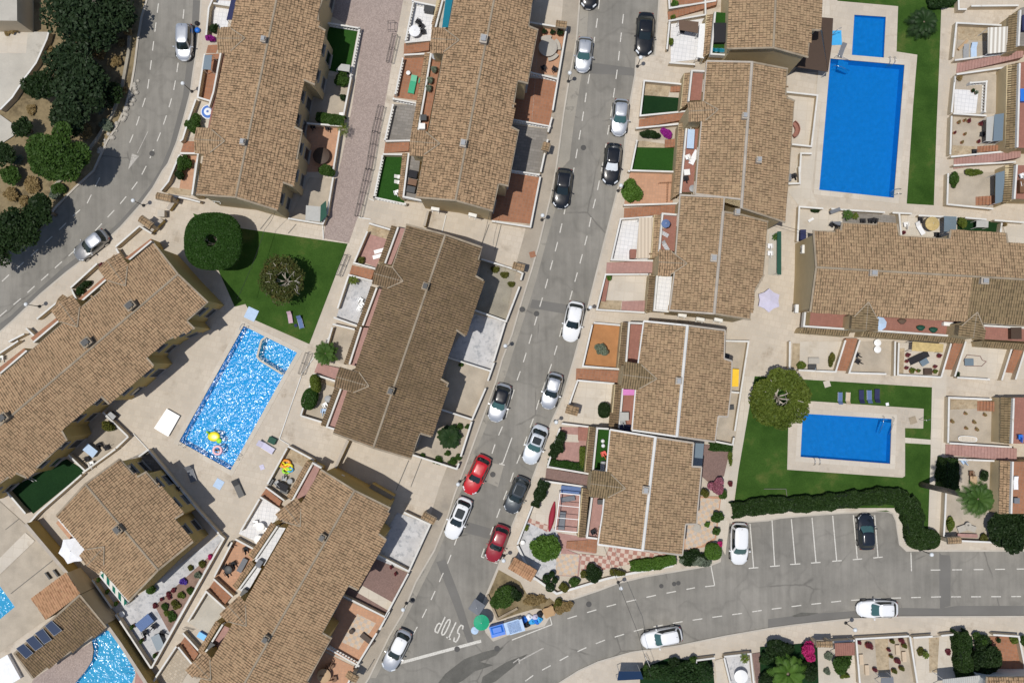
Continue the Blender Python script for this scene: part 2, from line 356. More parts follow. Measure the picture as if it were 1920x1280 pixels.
plain('green_plastic', (.015, .33, .17), .45); plain('dark_green', (.01, .07, .045), .7); plain('blue_fabric', (.11, .17, .33), .85); plain('pale_pink', (.52, .36, .42), .85); plain('sky_fabric', (.45, .58, .76), .85)
plain('navy_fabric', (.025, .03, .09), .85); plain('grey_fabric', (.17, .18, .2), .85); plain('white_fabric', (.80, .81, .84), .85); plain('lilac_fabric', (.56, .54, .68), .85)
plain('pink_fabric', (.62, .22, .52), .8); plain('red_fabric', (.30, .02, .04), .8); plain('black_fabric', (.02, .02, .024), .85); plain('teal_fabric', (.0, .16, .24), .8); plain('beige_fabric', (.55, .44, .32), .85)
plain('brown_cover', (.13, .085, .06), .85); plain('yellow_plastic', (.85, .52, .01), .4); plain('blue_plastic', (.02, .16, .62), .4); plain('cyan_plastic', (.05, .38, .75), .4); plain('pink_plastic', (.85, .5, .55), .4)
plain('float_yellow', (.80, .72, .02), .3); plain('float_green', (.35, .75, .05), .3); plain('float_orange', (.8, .3, .04), .3); plain('red_plastic', (.62, .06, .03), .4)
plain('skin', (.50, .29, .19), .55); plain('hair_brown', (.06, .035, .02), .6); plain('terracotta_pot', (.38, .16, .08), .8); plain('stone_pot', (.42, .39, .34), .8)
plain('bark', (.20, .16, .12), .9, var=.3); plain('bark_pale', (.58, .53, .46), .9, var=.25); plain('cardboard', (.42, .27, .14), .8); plain('tyre', (.02, .02, .02), .8)
plain('lamp_globe', (.72, .75, .77), .2); plain('awning_grey', (.42, .42, .40), .7); plain('awning_cream', (.62, .50, .36), .7); plain('cane', (.50, .38, .17), .8, var=.2)
plain('ac_white', (.72, .71, .67), .5); plain('manhole', (.07, .068, .065), .7); plain('headlight', (.7, .74, .78), .1); plain('taillight', (.16, .01, .01), .2); plain('trim', (.025, .025, .027), .4)
glassy('car_glass', (.012, .02, .022)); glassy('car_glass_green', (.05, .12, .12), .03); glassy('window_glass', (.02, .025, .03), .08); glassy('solar', (.012, .03, .075), .12); glassy('glass_roof', (.16, .21, .25), .15)
def stripes(name, c1, c2, freq, radial=False, ang=0):
    n = NB(name); p = n.obc(); wv = n.n('ShaderNodeTexWave'); wv.wave_type = 'RINGS' if radial else 'BANDS'
    if radial: wv.rings_direction = 'Z'
    mp = n.n('ShaderNodeMapping'); mp.inputs['Rotation'].default_value = (0, 0, ang); n.l(p, mp.inputs[0]); n.l(mp.outputs[0], wv.inputs['Vector'])
    wv.inputs['Scale'].default_value = freq; n.color(n.ramp(wv.outputs['Fac'], [(.47, c1), (.53, c2)])); n.b.inputs['Roughness'].default_value = .8; MATS[name] = n.mat
stripes('stripe_blue', (.08, .18, .5), (.75, .77, .8), .62, True)
stripes('stripe_green', (.005, .13, .09), (.66, .66, .6), .55); stripes('stripe_grey', (.2, .21, .24), (.72, .73, .75), 1.6); stripes('stripe_brown', (.5, .42, .33), (.62, .53, .42), .9)
stripes('stripe_sky', (.02, .1, .4), (.42, .62, .85), 1.0); stripes('stripe_white', (.46, .42, .36), (.74, .72, .66), .75)
leafmat('leaf_mid', (.025, .06, .010), (.06, .115, .022)); leafmat('leaf_dark', (.010, .024, .008), (.026, .05, .014)); leafmat('leaf_bright', (.04, .10, .012), (.10, .19, .03))
leafmat('leaf_olive', (.045, .06, .012), (.13, .13, .028), (.22, .15, .03)); leafmat('leaf_topiary', (.014, .042, .006), (.032, .08, .012), trans=.1)
leafmat('leaf_hedge', (.010, .026, .006), (.03, .06, .012), trans=.1)
plain('hedge_core', (.008, .016, .006), 1); leafmat('leaf_lime', (.045, .08, .010), (.14, .18, .03))
leafmat('leaf_bronze', (.035, .055, .012), (.09, .10, .028), (.16, .10, .03)); leafmat('leaf_pine', (.010, .022, .008), (.026, .046, .018), trans=.1); leafmat('leaf_palm', (.03, .08, .015), (.08, .15, .03)); leafmat('leaf_sago', (.01, .028, .008), (.025, .055, .014), trans=.1)
leafmat('flower_purple', (.20, .012, .17), (.36, .03, .30)); leafmat('flower_pink', (.38, .012, .10), (.55, .04, .2)); leafmat('flower_mauve', (.14, .07, .06), (.42, .15, .22), (.5, .3, .32)); leafmat('flower_violet', (.06, .03, .25), (.14, .08, .45))
leafmat('leaf_dry', (.16, .12, .055), (.33, .24, .11)); leafmat('leaf_silver', (.07, .09, .07), (.2, .24, .17)); leafmat('leaf_red', (.10, .02, .03), (.2, .05, .06)); leafmat('twig', (.12, .1, .08), (.25, .22, .18), trans=0)
M = MATS
# ---------------------------------------------------------------- flat surfaces of the setting
ZB = .12; _fz = [0]
def floor(name, poly, mat, z=None, holes=()):
    if z is None: _fz[0] += 1; z = ZB+.004+.0012*_fz[0]
    mb = MB(); mb.prism(W(poly, z), None, z, holes=[W(h, z) for h in holes], bottom=False)
    return tag(mb.obj(name, M[mat]), kind='structure')
def offset_poly(pts, ds):
    """inset a CCW 2-D polygon, edge i (i -> i+1) by ds[i]"""
    n = len(pts); L = []
    for i in range(n):
        a, b = Vector(pts[i][:2]), Vector(pts[(i+1) % n][:2]); d = (b-a).normalized(); nn = Vector((-d.y, d.x)); L.append((a+nn*ds[i], d))
    out = []
    for i in range(n):
        (p, d), (q, e) = L[i-1], L[i]; cr = d.x*e.y-d.y*e.x
        out.append((q+p+d*((q-p).dot(d)))/2 if abs(cr) < .12 else p+d*(((q-p).x*e.y-(q-p).y*e.x)/cr))
    return out
def ccw(p):
    return p if sum(p[i][0]*p[(i+1) % len(p)][1]-p[(i+1) % len(p)][0]*p[i][1] for i in range(len(p))) > 0 else p[::-1]
def strip(mb, pts, t, z0, z1, m=0, closed=False):
    """mitred wall along a polyline of 2-D points"""
    p = [Vector(q[:2]) for q in pts]; n = len(p); L = []; Rr = []
    for i in range(n):
        dn = (p[(i+1) % n]-p[i]).normalized() if (i < n-1 or closed) else None
        dp = (p[i]-p[i-1]).normalized() if (i > 0 or closed) else None
        d = ((dn or dp)+(dp or dn)).normalized(); nn = Vector((-d.y, d.x)); k = 1/max(.5, nn.dot(Vector((-(dn or dp).y, (dn or dp).x))))
        L.append(p[i]+nn*t/2*k); Rr.append(p[i]-nn*t/2*k)
    vs = []
    for i in range(n): vs += [(*L[i], z0), (*Rr[i], z0), (*Rr[i], z1), (*L[i], z1)]
    fs = []
    for i in range(n if closed else n-1):
        a, b = 4*i, 4*((i+1) % n); fs += [(a+3, a+2, b+2, b+3), (a+1, a, b, b+1), (a, a+3, b+3, b), (a+2, a+1, b+1, b+2)]
    if not closed: e = 4*(n-1); fs += [(0, 1, 2, 3), (e+3, e+2, e+1, e)]
    mb.add(vs, fs, m)
def wall(label, lines, h=.85, t=.2, mats=('wall_beige', 'wall_white'), z0=.1, name='garden_wall', posts=False):
    """lines: pixel polylines measured on the coping; a leading 'b' item makes that run a balustrade"""
    mb = MB(); k = 0
    for ln in lines:
        bal = ln[0] == 'b'
        if bal: ln = ln[1:]
        k += 1; zt = z0+h+.004*k; p = W(ln, zt)
        if bal:
            strip(mb, p, t*.9, z0, z0+.22, 1); strip(mb, p, t, zt-.07, zt, 1)
            for a, b in zip(p[:-1], p[1:]):
                L = (b-a).length; c = max(2, int(L/.30))
                for i in range(c):
                    q = a.lerp(b, (i+.5)/c); mb.lathe((q.x, q.y, z0+.22), [(.045, 0), (.075, (h-.29)*.35), (.035, (h-.29)*.75), (.06, h-.285)], 6, 1)
            for q in p: mb.box((q.x, q.y, z0+(h+.05)/2), (t*1.25, t*1.25, h+.05), 0, 1)
        else:
            strip(mb, p, t*.82, z0, zt-.05, 0); strip(mb, p, t*1.1, zt-.05, zt, 1)
        if posts:
            for q in (p[0], p[-1]): mb.box((q.x, q.y, z0+(h+.25)/2), (t*1.6, t*1.6, h+.25), 0, 1)
    o = mb.obj(name, [M[mats[0]], M[mats[1]]]); return tag(o, label, 'wall', 'white garden walls')
def steps(quad, n, rise, mat, label=None):
    """quad: near-left, near-right, far-right, far-left pixel corners; climbs from near to far"""
    a, b, c, d = W(quad, ZB); mb = MB()
    for i in range(n):
        t0, t1 = i/n, (i+1)/n; z = ZB+.03+rise*(i+1)/n
        mb.prism(ccw([a.lerp(d, t0), b.lerp(c, t0), b.lerp(c, t1), a.lerp(d, t1)]), ZB-.05, z, bottom=False)
    return tag(mb.obj('steps', M[mat]), kind='structure')
# ---------------------------------------------------------------- tiled roofs
TW, TL = .235, .335
def tilepatch(name, poly, O, U, V, mat, parent=None, off=(0, 0, 0), lift=.0, ph=0.0):
    """corrugated clay tiles over a planar polygon; U along the courses, V down the slope"""
    O, U, V = Vector(O), Vector(U).normalized(), Vector(V).normalized(); N = U.cross(V)
    if N.z < 0: N = -N
    q = np.array([((p-O).dot(U), (p-O).dot(V)) for p in poly]); lo, hi = q.min(0), q.max(0); S = 4; du = TW/S
    i0, i1 = math.floor(lo[0]/du), math.ceil(hi[0]/du); r0, r1 = math.floor((lo[1]-ph)/TL), math.ceil((hi[1]-ph)/TL)
    ui = np.arange(i0, i1+1); prof = {0: 0.0, 1: .032, 2: .05, 3: .032}; hh = np.array([prof[i % S] for i in ui]); nr = r1-r0; nu = len(ui)
    rg = np.random.default_rng(abs(int(O.x*100+O.y*10)) % 99991)
    tc = (ui//S); nt_ = tc.max()-tc.min()+2
    jit = rg.normal(0, .006, (nr, nt_)); skew = rg.normal(0, .012, (nr, nt_)); colw = np.zeros(nt_)
    uu, vv, zz, tu, tv = [], [], [], [], []
    for r in range(nr):
        ti = tc-tc.min(); jz = jit[r, ti]; sk = skew[r, ti]
        for e in (0, 1):
            uu.append(ui*du); vv.append(np.full(nu, ph+(r0+r+e)*TL)+(sk if e else 0)); zz.append(hh+jz+(.028 if e else 0.0)+lift)
            tu.append(ui/S+.0001); tv.append(np.full(nu, r0+r+(.995 if e else .005)))
    uu = np.concatenate(uu); vv = np.concatenate(vv); zz = np.concatenate(zz); uv = np.stack([np.concatenate(tu), np.concatenate(tv)], 1)
    o, u_, v_, n_ = (np.array(x) for x in (O, U, V, N)); vs = o+uu[:, None]*u_+vv[:, None]*v_+zz[:, None]*n_ - np.array(off)
    rows = np.arange(0, 2*nr-1, 2); a = (rows[:, None]*nu+np.arange(nu-1)[None, :]).ravel(); fc = np.stack([a, a+1, a+1+nu, a+nu], 1)
    if U.cross(V).z < 0: fc = fc[:, ::-1]
    cu = (uu[fc].mean(1)); cv = vv[fc].mean(1); ins = np.zeros(len(fc), bool); m = len(q); j = m-1
    for i in range(m):
        xi, yi, xj, yj = q[i][0], q[i][1], q[j][0], q[j][1]
        c = ((yi > cv) != (yj > cv)) & (cu < (xj-xi)*(cv-yi)/((yj-yi) if abs(yj-yi) > 1e-9 else 1e-9)+xi); ins ^= c; j = i
    fc = fc[ins]
    if len(fc) == 0: return None
    used, inv = np.unique(fc, return_inverse=True); fc = inv.reshape(fc.shape)
    return npmesh(name, vs[used], fc, M[mat], parent, True, uv[used])
class Bld:
    def __init__(s, name, label, cat, ridge, zr, pitch, wallmat='render_cream', group='terraced houses with clay tile roofs'):
        s.R0, s.R1 = P(*ridge[0], zr), P(*ridge[1], zr); s.zr = zr; s.pitch = R(pitch); s.wm = wallmat; mid = (s.R0+s.R1)/2
        s.base = Vector((mid.x, mid.y, 0)); s.e = thing(name, s.base, label, cat, group); s.U = (s.R1-s.R0).normalized(); s.side = {}; s.wedges = []; s.first = True
    def obj(s, mb, name, mat, parent=None, **k):
        mb.off = Vector((0, 0, 0)); b = s.base; mb.v = [(v[0]-b.x, v[1]-b.y, v[2]) for v in mb.v]
        return mb.obj(name, mat, parent or s.e, **k)
    def slope(s, pts, mat, over=.38, verge='mortar', win=None, walls=True, deck='mortar', subs=None, winrows=None):
        """pts: eave outline in pixels, from the R1 end of the ridge back to the R0 end"""
        H = Vector((-s.U.y, s.U.x, 0)); c = W(pts, s.zr-1.5); m = sum(c, Vector())/len(c)
        if (m-s.R0).dot(H) < 0: H = -H
        V = (H*math.cos(s.pitch)-Vector((0, 0, math.sin(s.pitch)))).normalized(); N = s.U.cross(V); N = N if N.z > 0 else -N
        e = [PL(x, y, s.R0, N) for x, y in pts]; poly = [s.R0, s.R1]+e; n = len(poly); off = s.base
        roof = MB()
        cc = ccw([(p.x, p.y) for p in poly]); pc = poly if cc[0] == (poly[0].x, poly[0].y) and cc[1] == (poly[1].x, poly[1].y) else poly[::-1]
        z = lambda x, y: s.R0.z-((x-s.R0.x)*N.x+(y-s.R0.y)*N.y)/N.z
        # deck under the tiles with the eave board showing
        roof.prism([(p.x, p.y) for p in pc], None, 0, tops=[p.z-.015 for p in pc], bottom=False)
        for i in range(n):
            a, b = pc[i], pc[(i+1) % n]
            if {tuple(a), tuple(b)} == {tuple(s.R0), tuple(s.R1)}: continue
            roof.add([a-Vector((0, 0, .16)), b-Vector((0, 0, .16)), b-Vector((0, 0, .015)), a-Vector((0, 0, .015))], [(0, 1, 2, 3)])
        roof.prism([(p.x, p.y) for p in pc], None, 0, tops=[p.z-.16 for p in pc], bottom=False)
        ro = s.obj(roof, 'roof', M[deck]); s.roof = ro
        if subs:
            for sp, sm in subs: tilepatch('roof_tiles', [PL(x, y, s.R0, N) for x, y in sp], s.R0, s.U, V, sm, ro, off)
        else: tilepatch('roof_tiles', poly, s.R0, s.U, V, mat, ro, off)
        # verge mortar along both gable ends and jogs
        P2 = [s.R1]+e+[s.R0]
        for a, b in zip(P2[:-1], P2[1:]):
            d = (b-a).normalized()
            mb = MB()
            if abs(d.dot(s.U)) < .9: mb.obox(a+N*.03, b+N*.03, .17, .11)
            elif (b-a).length > .6 and verge != 'mortar': mb.obox(a+N*.06, b+N*.06, .12, .08)
            if mb.v: s.obj(mb, 'verge', M[verge], ro)
        if s.first or verge != 'mortar':
            rg = MB(); rg.tube([s.R0-s.U*.05+Vector((0, 0, .01)), s.R1+s.U*.05+Vector((0, 0, .01))], .115 if verge == 'mortar' else .15, 8)
            if s.first: s.obj(rg, 'ridge_cap', M[verge], ro)
        s.first = False
        # walls
        ds = []
        for i in range(n):
            a, b = pc[i], pc[(i+1) % n]
            if {tuple(a), tuple(b)} == {tuple(s.R0), tuple(s.R1)}: ds.append(0.0)
            else: ds.append(.06 if abs((b-a).normalized().dot(s.U)) < .9 else over)
        w2 = offset_poly(pc, ds); s.side[len(s.side)] = (w2, pc, z)
        if walls:
            wm = MB(); wm.prism(w2, .05, 0, tops=[z(p.x, p.y)-.17 for p in w2], bottom=False); s.obj(wm, 'wall', M[s.wm])
        if win:
            mid = s.base
            for i in range(n):
                a, b = w2[i], w2[(i+1) % n]; L = (b-a).length; d = (b-a).normalized()
                al = abs(Vector((d.x, d.y, 0)).dot(s.U)) > .9
                if ds[i] == 0 or L < 1.7 or not al: continue
                k = max(1, round(L/3.1))
                for j in range(k):
                    q = a.lerp(b, (j+.5)/k)
                    for zc, hh, ww in (winrows or ((4.5, 1.05, .95), (1.5, 1.9 if j % 2 else 1.2, 1.15))):
                        s.window(q, d, zc, ww, hh)
        return s
    def window(s, q, d, zc, ww, hh):
        d = Vector((d[0], d[1])).normalized(); nn = Vector((d.y, -d.x)); q = Vector(q[:2])
        f = MB(); o = q+nn*.035
        for sx in (-1, 1): f.box((*(o+d*sx*(ww/2+.02)), zc), (.05, .07, hh+.09), math.atan2(d.y, d.x))
        for sz in (-1, 1): f.box((*o, zc+sz*(hh/2+.03)), (ww, .07, .045), math.atan2(d.y, d.x))
        f.box((*(q+nn*.07), zc-hh/2-.09), (ww+.3, .2, .05), math.atan2(d.y, d.x))
        fo = s.obj(f, 'window', M['mortar_white']); g = MB(); g.box((*(q+nn*.012), zc), (ww-.002, .03, hh-.002), math.atan2(d.y, d.x)); s.obj(g, 'pane', M['window_glass'], fo)
    def win(s, x, y, x2, y2, zc, ww=1.0, hh=1.0, flip=False):
        """window on a wall whose line passes the two pixel points at height zc"""
        a, b = P(x, y, zc), P(x2, y2, zc); 
        if flip: a, b = b, a
        s.window(a.lerp(b, .5), (b-a)[:2], zc, ww, hh)
    def porch(s, apex, out, hw=1.1, mat='tile_warm', p2=22, flash=True, drop=0.0, wallh=True):
        """small cross gable: ridge from apex (on the main slope) to its outer end"""
        H = None
        for (w2, pc, z) in s.side.values():
            pass
        best = None
        for (w2, pc, z) in s.side.values():
            zt = s.zr-.8
            for _ in range(6): a = P(*apex, zt); zt = z(a.x, a.y)
            c = sum((Vector((p.x, p.y)) for p in pc), Vector((0, 0)))/len(pc); dd = (Vector((a.x, a.y))-c).length
            if best is None or dd < best[0]: best = (dd, a.copy(), z)
        _, Ap, z = best; Ap.z += .06; O = P(*out, Ap.z); D = (O-Ap); D.z = 0; L = D.length; D.normalize(); S = Vector((-D.y, D.x, 0)); t2 = math.tan(R(p2)); tm = math.tan(s.pitch)
        ro = MB(); po = None
        rb = MB(); rb.tube([Ap+D*.15-Vector((0, 0, .03)), O-Vector((0, 0, .03))], .08, 8); po = s.obj(rb, 'entrance_roof', M['mortar'])
        fl = MB()
        for sg in (1, -1):
            lo = S*sg*hw-Vector((0, 0, hw*t2)); back = Ap+D*min(hw*t2/tm*.95, L*.6)+lo; poly = [Ap, O, O+lo, back]
            V = (S*sg*math.cos(R(p2))-Vector((0, 0, math.sin(R(p2))))).normalized()
            tilepatch('roof_tiles', poly, O, D, V, mat, po, s.base, .02)
            k = MB(); k.add([p-Vector((0, 0, .03)) for p in poly], [(0, 1, 2, 3)]); k.add([p-Vector((0, 0, .12)) for p in poly], [(3, 2, 1, 0)])
            k.add([O-Vector((0, 0, .12)), O+lo-Vector((0, 0, .12)), O+lo, O], [(0, 1, 2, 3)]); s.obj(k, 'eave', M['mortar'], po)
            if flash: fl.obox(Ap+Vector((0, 0, .10)), back+Vector((0, 0, .10)), .10, .05)
        if fl.v: s.obj(fl, 'valley', M['mortar'], po)
        if wallh:
            q0, q1 = Ap+D*(L*.45), O-D*.15; ww = hw-.2; poly = ccw([q0+S*ww, q1+S*ww, q1-S*ww, q0-S*ww]); k = MB(); k.prism(poly, .05, Ap.z-.14-ww*t2, bottom=False); s.obj(k, 'porch_wall', M[s.wm])
    def ledge(s, inner, outer, zi=2.75, zo=2.35, mat='tile_warm'):
        a, b = P(*inner[0], zi), P(*inner[1], zi); c, d = P(*outer[1], zo), P(*outer[0], zo); U = (b-a).normalized(); n = U.cross((c-b)); n.normalize()
        if n.z < 0: n = -n
        V = n.cross(U).normalized()
        if V.z > 0: V = -V
        k = MB(); pol = [a, b, c, d]; cc = ccw([tuple(p) for p in pol]); k.prism([(p[0], p[1]) for p in cc], .05, 0, tops=[p[2]-.03 for p in cc], bottom=False)
        o = s.obj(k, 'lean_to_roof', M[s.wm]); tilepatch('roof_tiles', pol, a, U, V, mat, o, s.base, .0)
    def balcony(s, poly, mat='balcony_red', z=2.7, para=None, ph=.55, pm='wall_white', t=.17):
        p = ccw([tuple(q) for q in W(poly, z)]); k = MB(); k.prism([q[:2] for q in p], .06, z, 0, 1, bottom=False); o = s.obj(k, 'balcony', [M[mat], M[s.wm]])
        if para:
            k = MB(); strip(k, W(para, z+ph), t, z-.25, z+ph); s.obj(k, 'parapet', M[pm], o)
    def block(s, poly, z, mat=None, top=None, z0=.05, name='wall'):
        p = ccw([tuple(q) for q in W(poly, z)]); k = MB(); k.prism([q[:2] for q in p], z0, z, 0, 1, bottom=z0 > 1); return s.obj(k, name, [M[top or s.wm], M[mat or s.wm]])
    def chimney(s, x, y, wd=.75, h=.75, rz=None, mat='mortar_white', part='chimney'):
        q = P(x, y, s.zr+.35); rz = math.atan2(s.U.y, s.U.x) if rz is None else rz; k = MB()
        k.box((q.x, q.y, s.zr+.05), (wd, wd*.8, h+.5), rz); k.box((q.x, q.y, s.zr+.33+h/2), (wd*1.2, wd, .07), rz)
        for i in (-1, 1):
            for j in (-1, 1): k.box((q.x+i*wd*.3, q.y+j*wd*.25, s.zr+.33+h/2+.12), (.1, .1, .2), rz)
        o = s.obj(k, part, M[mat], s.roof); k = MB(); k.box((q.x, q.y, s.zr+.33+h/2+.26), (wd*.8, wd*.65, .06), rz); k.box((q.x, q.y, s.zr+.5+h/2-.05), (wd*.5, wd*.4, .1), rz); s.obj(k, 'chimney_cap', M['dark_plastic' if mat == 'mortar' else 'grey_plastic'], s.roof)
# ---------------------------------------------------------------- foliage
def leaves(name, mat, parent, c, rad, n, size, lobes=9, shell=.35, up=.45, seed=0, zmin=-9, hole=None, shape='ball', hollow=0.0, aspect=1.6):
    rg = np.random.default_rng(seed+int(abs(c[0]*37+c[1]*91)) % 9999+n); c = np.array(c, float); rad = np.array(rad if hasattr(rad, '__len__') else (rad,)*3, float)
    if shape == 'ball':
        d = rg.normal(size=(lobes, 3)); d /= np.linalg.norm(d, axis=1)[:, None]; rr = rg.uniform(.35, .72, lobes)[:, None]; lc = d*rr; lc[0] = 0; lr = rg.uniform(.3, .48, lobes); lr[0] = .6
        k = rg.choice(lobes, n, p=lr**2/np.sum(lr**2)); v = rg.normal(size=(n, 3)); v /= np.linalg.norm(v, axis=1)[:, None]
        pos = lc[k]+v*(lr[k]*(1-shell*rg.random(n)**1.5))[:, None]; shade = rg.uniform(0, .5, lobes)[k]
    elif shape == 'top':      # clipped: smooth flattened dome, slightly rough
        v = rg.normal(size=(n, 3)); v[:, 2] = np.where(rg.random(n) < .75, np.abs(v[:, 2]), v[:, 2]); v /= np.linalg.norm(v, axis=1)[:, None]; ex = 2.6
        nrm = (np.abs(v)**ex).sum(1)**(1/ex); pos = v/nrm[:, None]*(1-.10*rg.random(n))[:, None]; shade = np.full(n, .2)
    elif shape == 'box':
        f = rg.choice(3, n, p=[.12, .12, .76]); pos = rg.uniform(-1, 1, (n, 3)); i = np.arange(n); pos[i, f] = np.where(f == 2, 1, np.sign(pos[i, f]))*(1-.14*rg.random(n)); shade = np.full(n, .2)
    if hole:
        r = np.hypot(pos[:, 0], pos[:, 1]); keep = (r > hole*(.8+.4*rg.random(n))); pos = pos[keep]; shade = shade[keep]
    if shape == 'box' and parent is not None and 'rz0' in parent.keys():
        pass
    pos = pos*rad; pos = pos[pos[:, 2]+c[2] > zmin] if zmin > -9 else pos; m = len(pos); shade = shade[:m]
    nn = rg.normal(size=(m, 3)); nn[:, 2] = np.abs(nn[:, 2])+up; nn /= np.linalg.norm(nn, axis=1)[:, None]; t = np.cross(nn, rg.normal(size=(m, 3))); t /= np.linalg.norm(t, axis=1)[:, None]; b = np.cross(nn, t)
    s = size*rg.uniform(.6, 1.3, m)[:, None]; p = pos+c
    vs = np.concatenate([p-t*s*aspect/2, p+b*s/2, p+t*s*aspect/2, p-b*s/2], 0); fc = np.stack([np.arange(m), np.arange(m)+m, np.arange(m)+2*m, np.arange(m)+3*m], 1)
    return npmesh(name, vs, fc, M[mat], parent, False, None, np.clip(rg.random(m)*.7+shade, 0, 1))
def branches(parent, h, r, n, seed=0, mat='bark', top=.8, tr=.12, name='trunk', fork=.45, wig=.15):
    rg = random.Random(seed); mb = MB(); f = Vector((0, 0, h*fork)); mb.tube([(0, 0, 0), f*.5+Vector((.05, .03, 0)), f], [tr*1.3, tr, tr*.85], 8); tr_o = mb.obj(name, M[mat], parent, True); b = MB()
    for i in range(n):
        a = 2*math.pi*i/n+rg.uniform(-.3, .3); q = r*rg.uniform(.5, 1); e = Vector((math.cos(a)*q, math.sin(a)*q, h*top+rg.uniform(-.1, .1)*h)); m1 = f.lerp(e, .45)+Vector((rg.uniform(-wig, wig), rg.uniform(-wig, wig), rg.uniform(0, wig*2)))*r*.6
        w1 = Vector((-math.sin(a), math.cos(a), .2))*r*rg.uniform(-.16, .16); b.tube([f-Vector((0, 0, .05)), f.lerp(m1, .5)-w1*.5, m1, m1.lerp(e, .5)+w1, e], [tr*.6, tr*.5, tr*.38, tr*.25, tr*.1], 6)
        for k in range(4):
            e2 = m1.lerp(e, .4)+Vector((rg.uniform(-1, 1), rg.uniform(-1, 1), rg.uniform(.0, .5)))*r*.38; b.tube([m1.lerp(e, .05+.2*k), m1.lerp(e, .05+.2*k).lerp(e2, .5)+Vector((rg.uniform(-.08, .08), rg.uniform(-.08, .08), 0)), e2], [tr*.22, tr*.15, tr*.06], 5)
    b.obj('limbs', M[mat], parent, True)
def tree(x, y, r, h, label, mat='leaf_mid', n=6000, leaf=.2, name='tree', cat='tree', z0=.1, flat=.5, lobes=10, hole=None, bark='bark', nb=7, group=None, shape='ball', seed=0, tr=.12, shell=.35, rx=None, top=None):
    """r: crown radius in pixels; placed so the crown centre lies at the pixel"""
    zc = h-r*.054*flat*.9; q = P(x, y, zc); rr = r*.054*(CAMH-zc)/CAMH; e = thing(name, (q.x, q.y, z0), label, cat, group)
    branches(e, zc if top is None else top, rr*.75, nb, seed+1, bark, .95, tr)
    leaves('crown', mat, e, (0, 0, zc-z0), (rr, rr*(rx or 1), rr*flat), n, leaf, lobes, shell, hole=hole, shape=shape, seed=seed); return e
def shrub(x, y, r, h, label, mat='leaf_mid', n=1500, leaf=.14, name='shrub', cat='shrub', z0=.14, ry=None, rz=0, group=None, shape='ball', lobes=7, pot=None, z=None, flat=None):
    zc = h*.55 if z is None else z; q = P(x, y, zc+z0); rr = r*.054; ry = (ry or r)*.054; e = thing(name, (q.x, q.y, z0), label, cat, group, rz)
    mb = MB()
    for k in range(4):
        a = k*1.6+x; mb.tube([(math.cos(a)*.03, math.sin(a)*.03, -.02), (math.cos(a)*rr*.4, math.sin(a)*ry*.4, zc)], [.03, .012], 5)
    mb.obj('stem', M['bark'], e); c = (0, 0, zc)
    leaves('foliage', mat, e, c, (rr, ry, h*.5), n, leaf, lobes, .4, shape=shape, zmin=.02)
    if pot: k = MB(); pr = max(.14, min(rr*.6, .3)); k.lathe((0, 0, 0), [(pr*.7, 0), (pr, .3), (pr*1.08, .3), (pr*1.08, .35), (pr*.85, .35), (pr*.8, .3)], 14); k.obj('pot', M[pot], e, 'auto')
    return e
def hedge(pts, wd, h, label, mat='leaf_topiary', dens=420, leaf=.12, z0=.1, name='hedge', lump=.12, flat=True):
    p = W(pts, z0+h); e = thing(name, (p[0].x, p[0].y, z0), label, 'hedge'); vs = []; rg = np.random.default_rng(int(p[0].x*50) % 999+3); P0 = np.array([p[0].x, p[0].y, 0]); allp = []
    core = MB(off=(p[0].x, p[0].y, 0)); strip(core, p, max(.1, wd-.3), .0, h-.15); core.obj('stems', M['hedge_core'], e)
    for a, b in zip(p[:-1], p[1:]):
        L = (b-a).length; d = np.array((b-a)/L); s = np.array([-d[1], d[0], 0]); n = int(dens*(L+wd*.6)*(wd+h)); t = rg.uniform(-wd*.3, L+wd*.3, n); u = rg.uniform(-1, 1, n); f = rg.random(n) < h/(wd+2*h)*1.2; zz = np.where(f, rg.uniform(0, 1, n), 1-.1*rg.random(n)); u = np.where(f, np.sign(u)*(1-.08*rg.random(n)), u)
        ww = wd/2*(1+lump*np.sin(t*2.3+a.x)+lump*.6*np.sin(t*5.1)); zt = h*(1-.18*np.abs(u)**3)*(1+lump*.25*np.sin(t*1.7)); allp.append(np.array(a)[None]*np.array([1, 1, 0])-P0+t[:, None]*d*np.array([1, 1, 0])+(u*ww)[:, None]*s+np.stack([0*t, 0*t, zz*zt], 1))
    p3 = np.concatenate(allp); m = len(p3); nn = rg.normal(size=(m, 3)); nn[:, 2] = np.abs(nn[:, 2])+.5; nn /= np.linalg.norm(nn, axis=1)[:, None]; t = np.cross(nn, rg.normal(size=(m, 3))); t /= np.linalg.norm(t, axis=1)[:, None]; b = np.cross(nn, t); sz = leaf*rg.uniform(.6, 1.3, m)[:, None]
    v = np.concatenate([p3-t*sz*.8, p3+b*sz/2, p3+t*sz*.8, p3-b*sz/2]); i = np.arange(m); npmesh('foliage', v, np.stack([i, i+m, i+2*m, i+3*m], 1), M[mat], e, False, None, rg.random(m)*.8+.1); return e
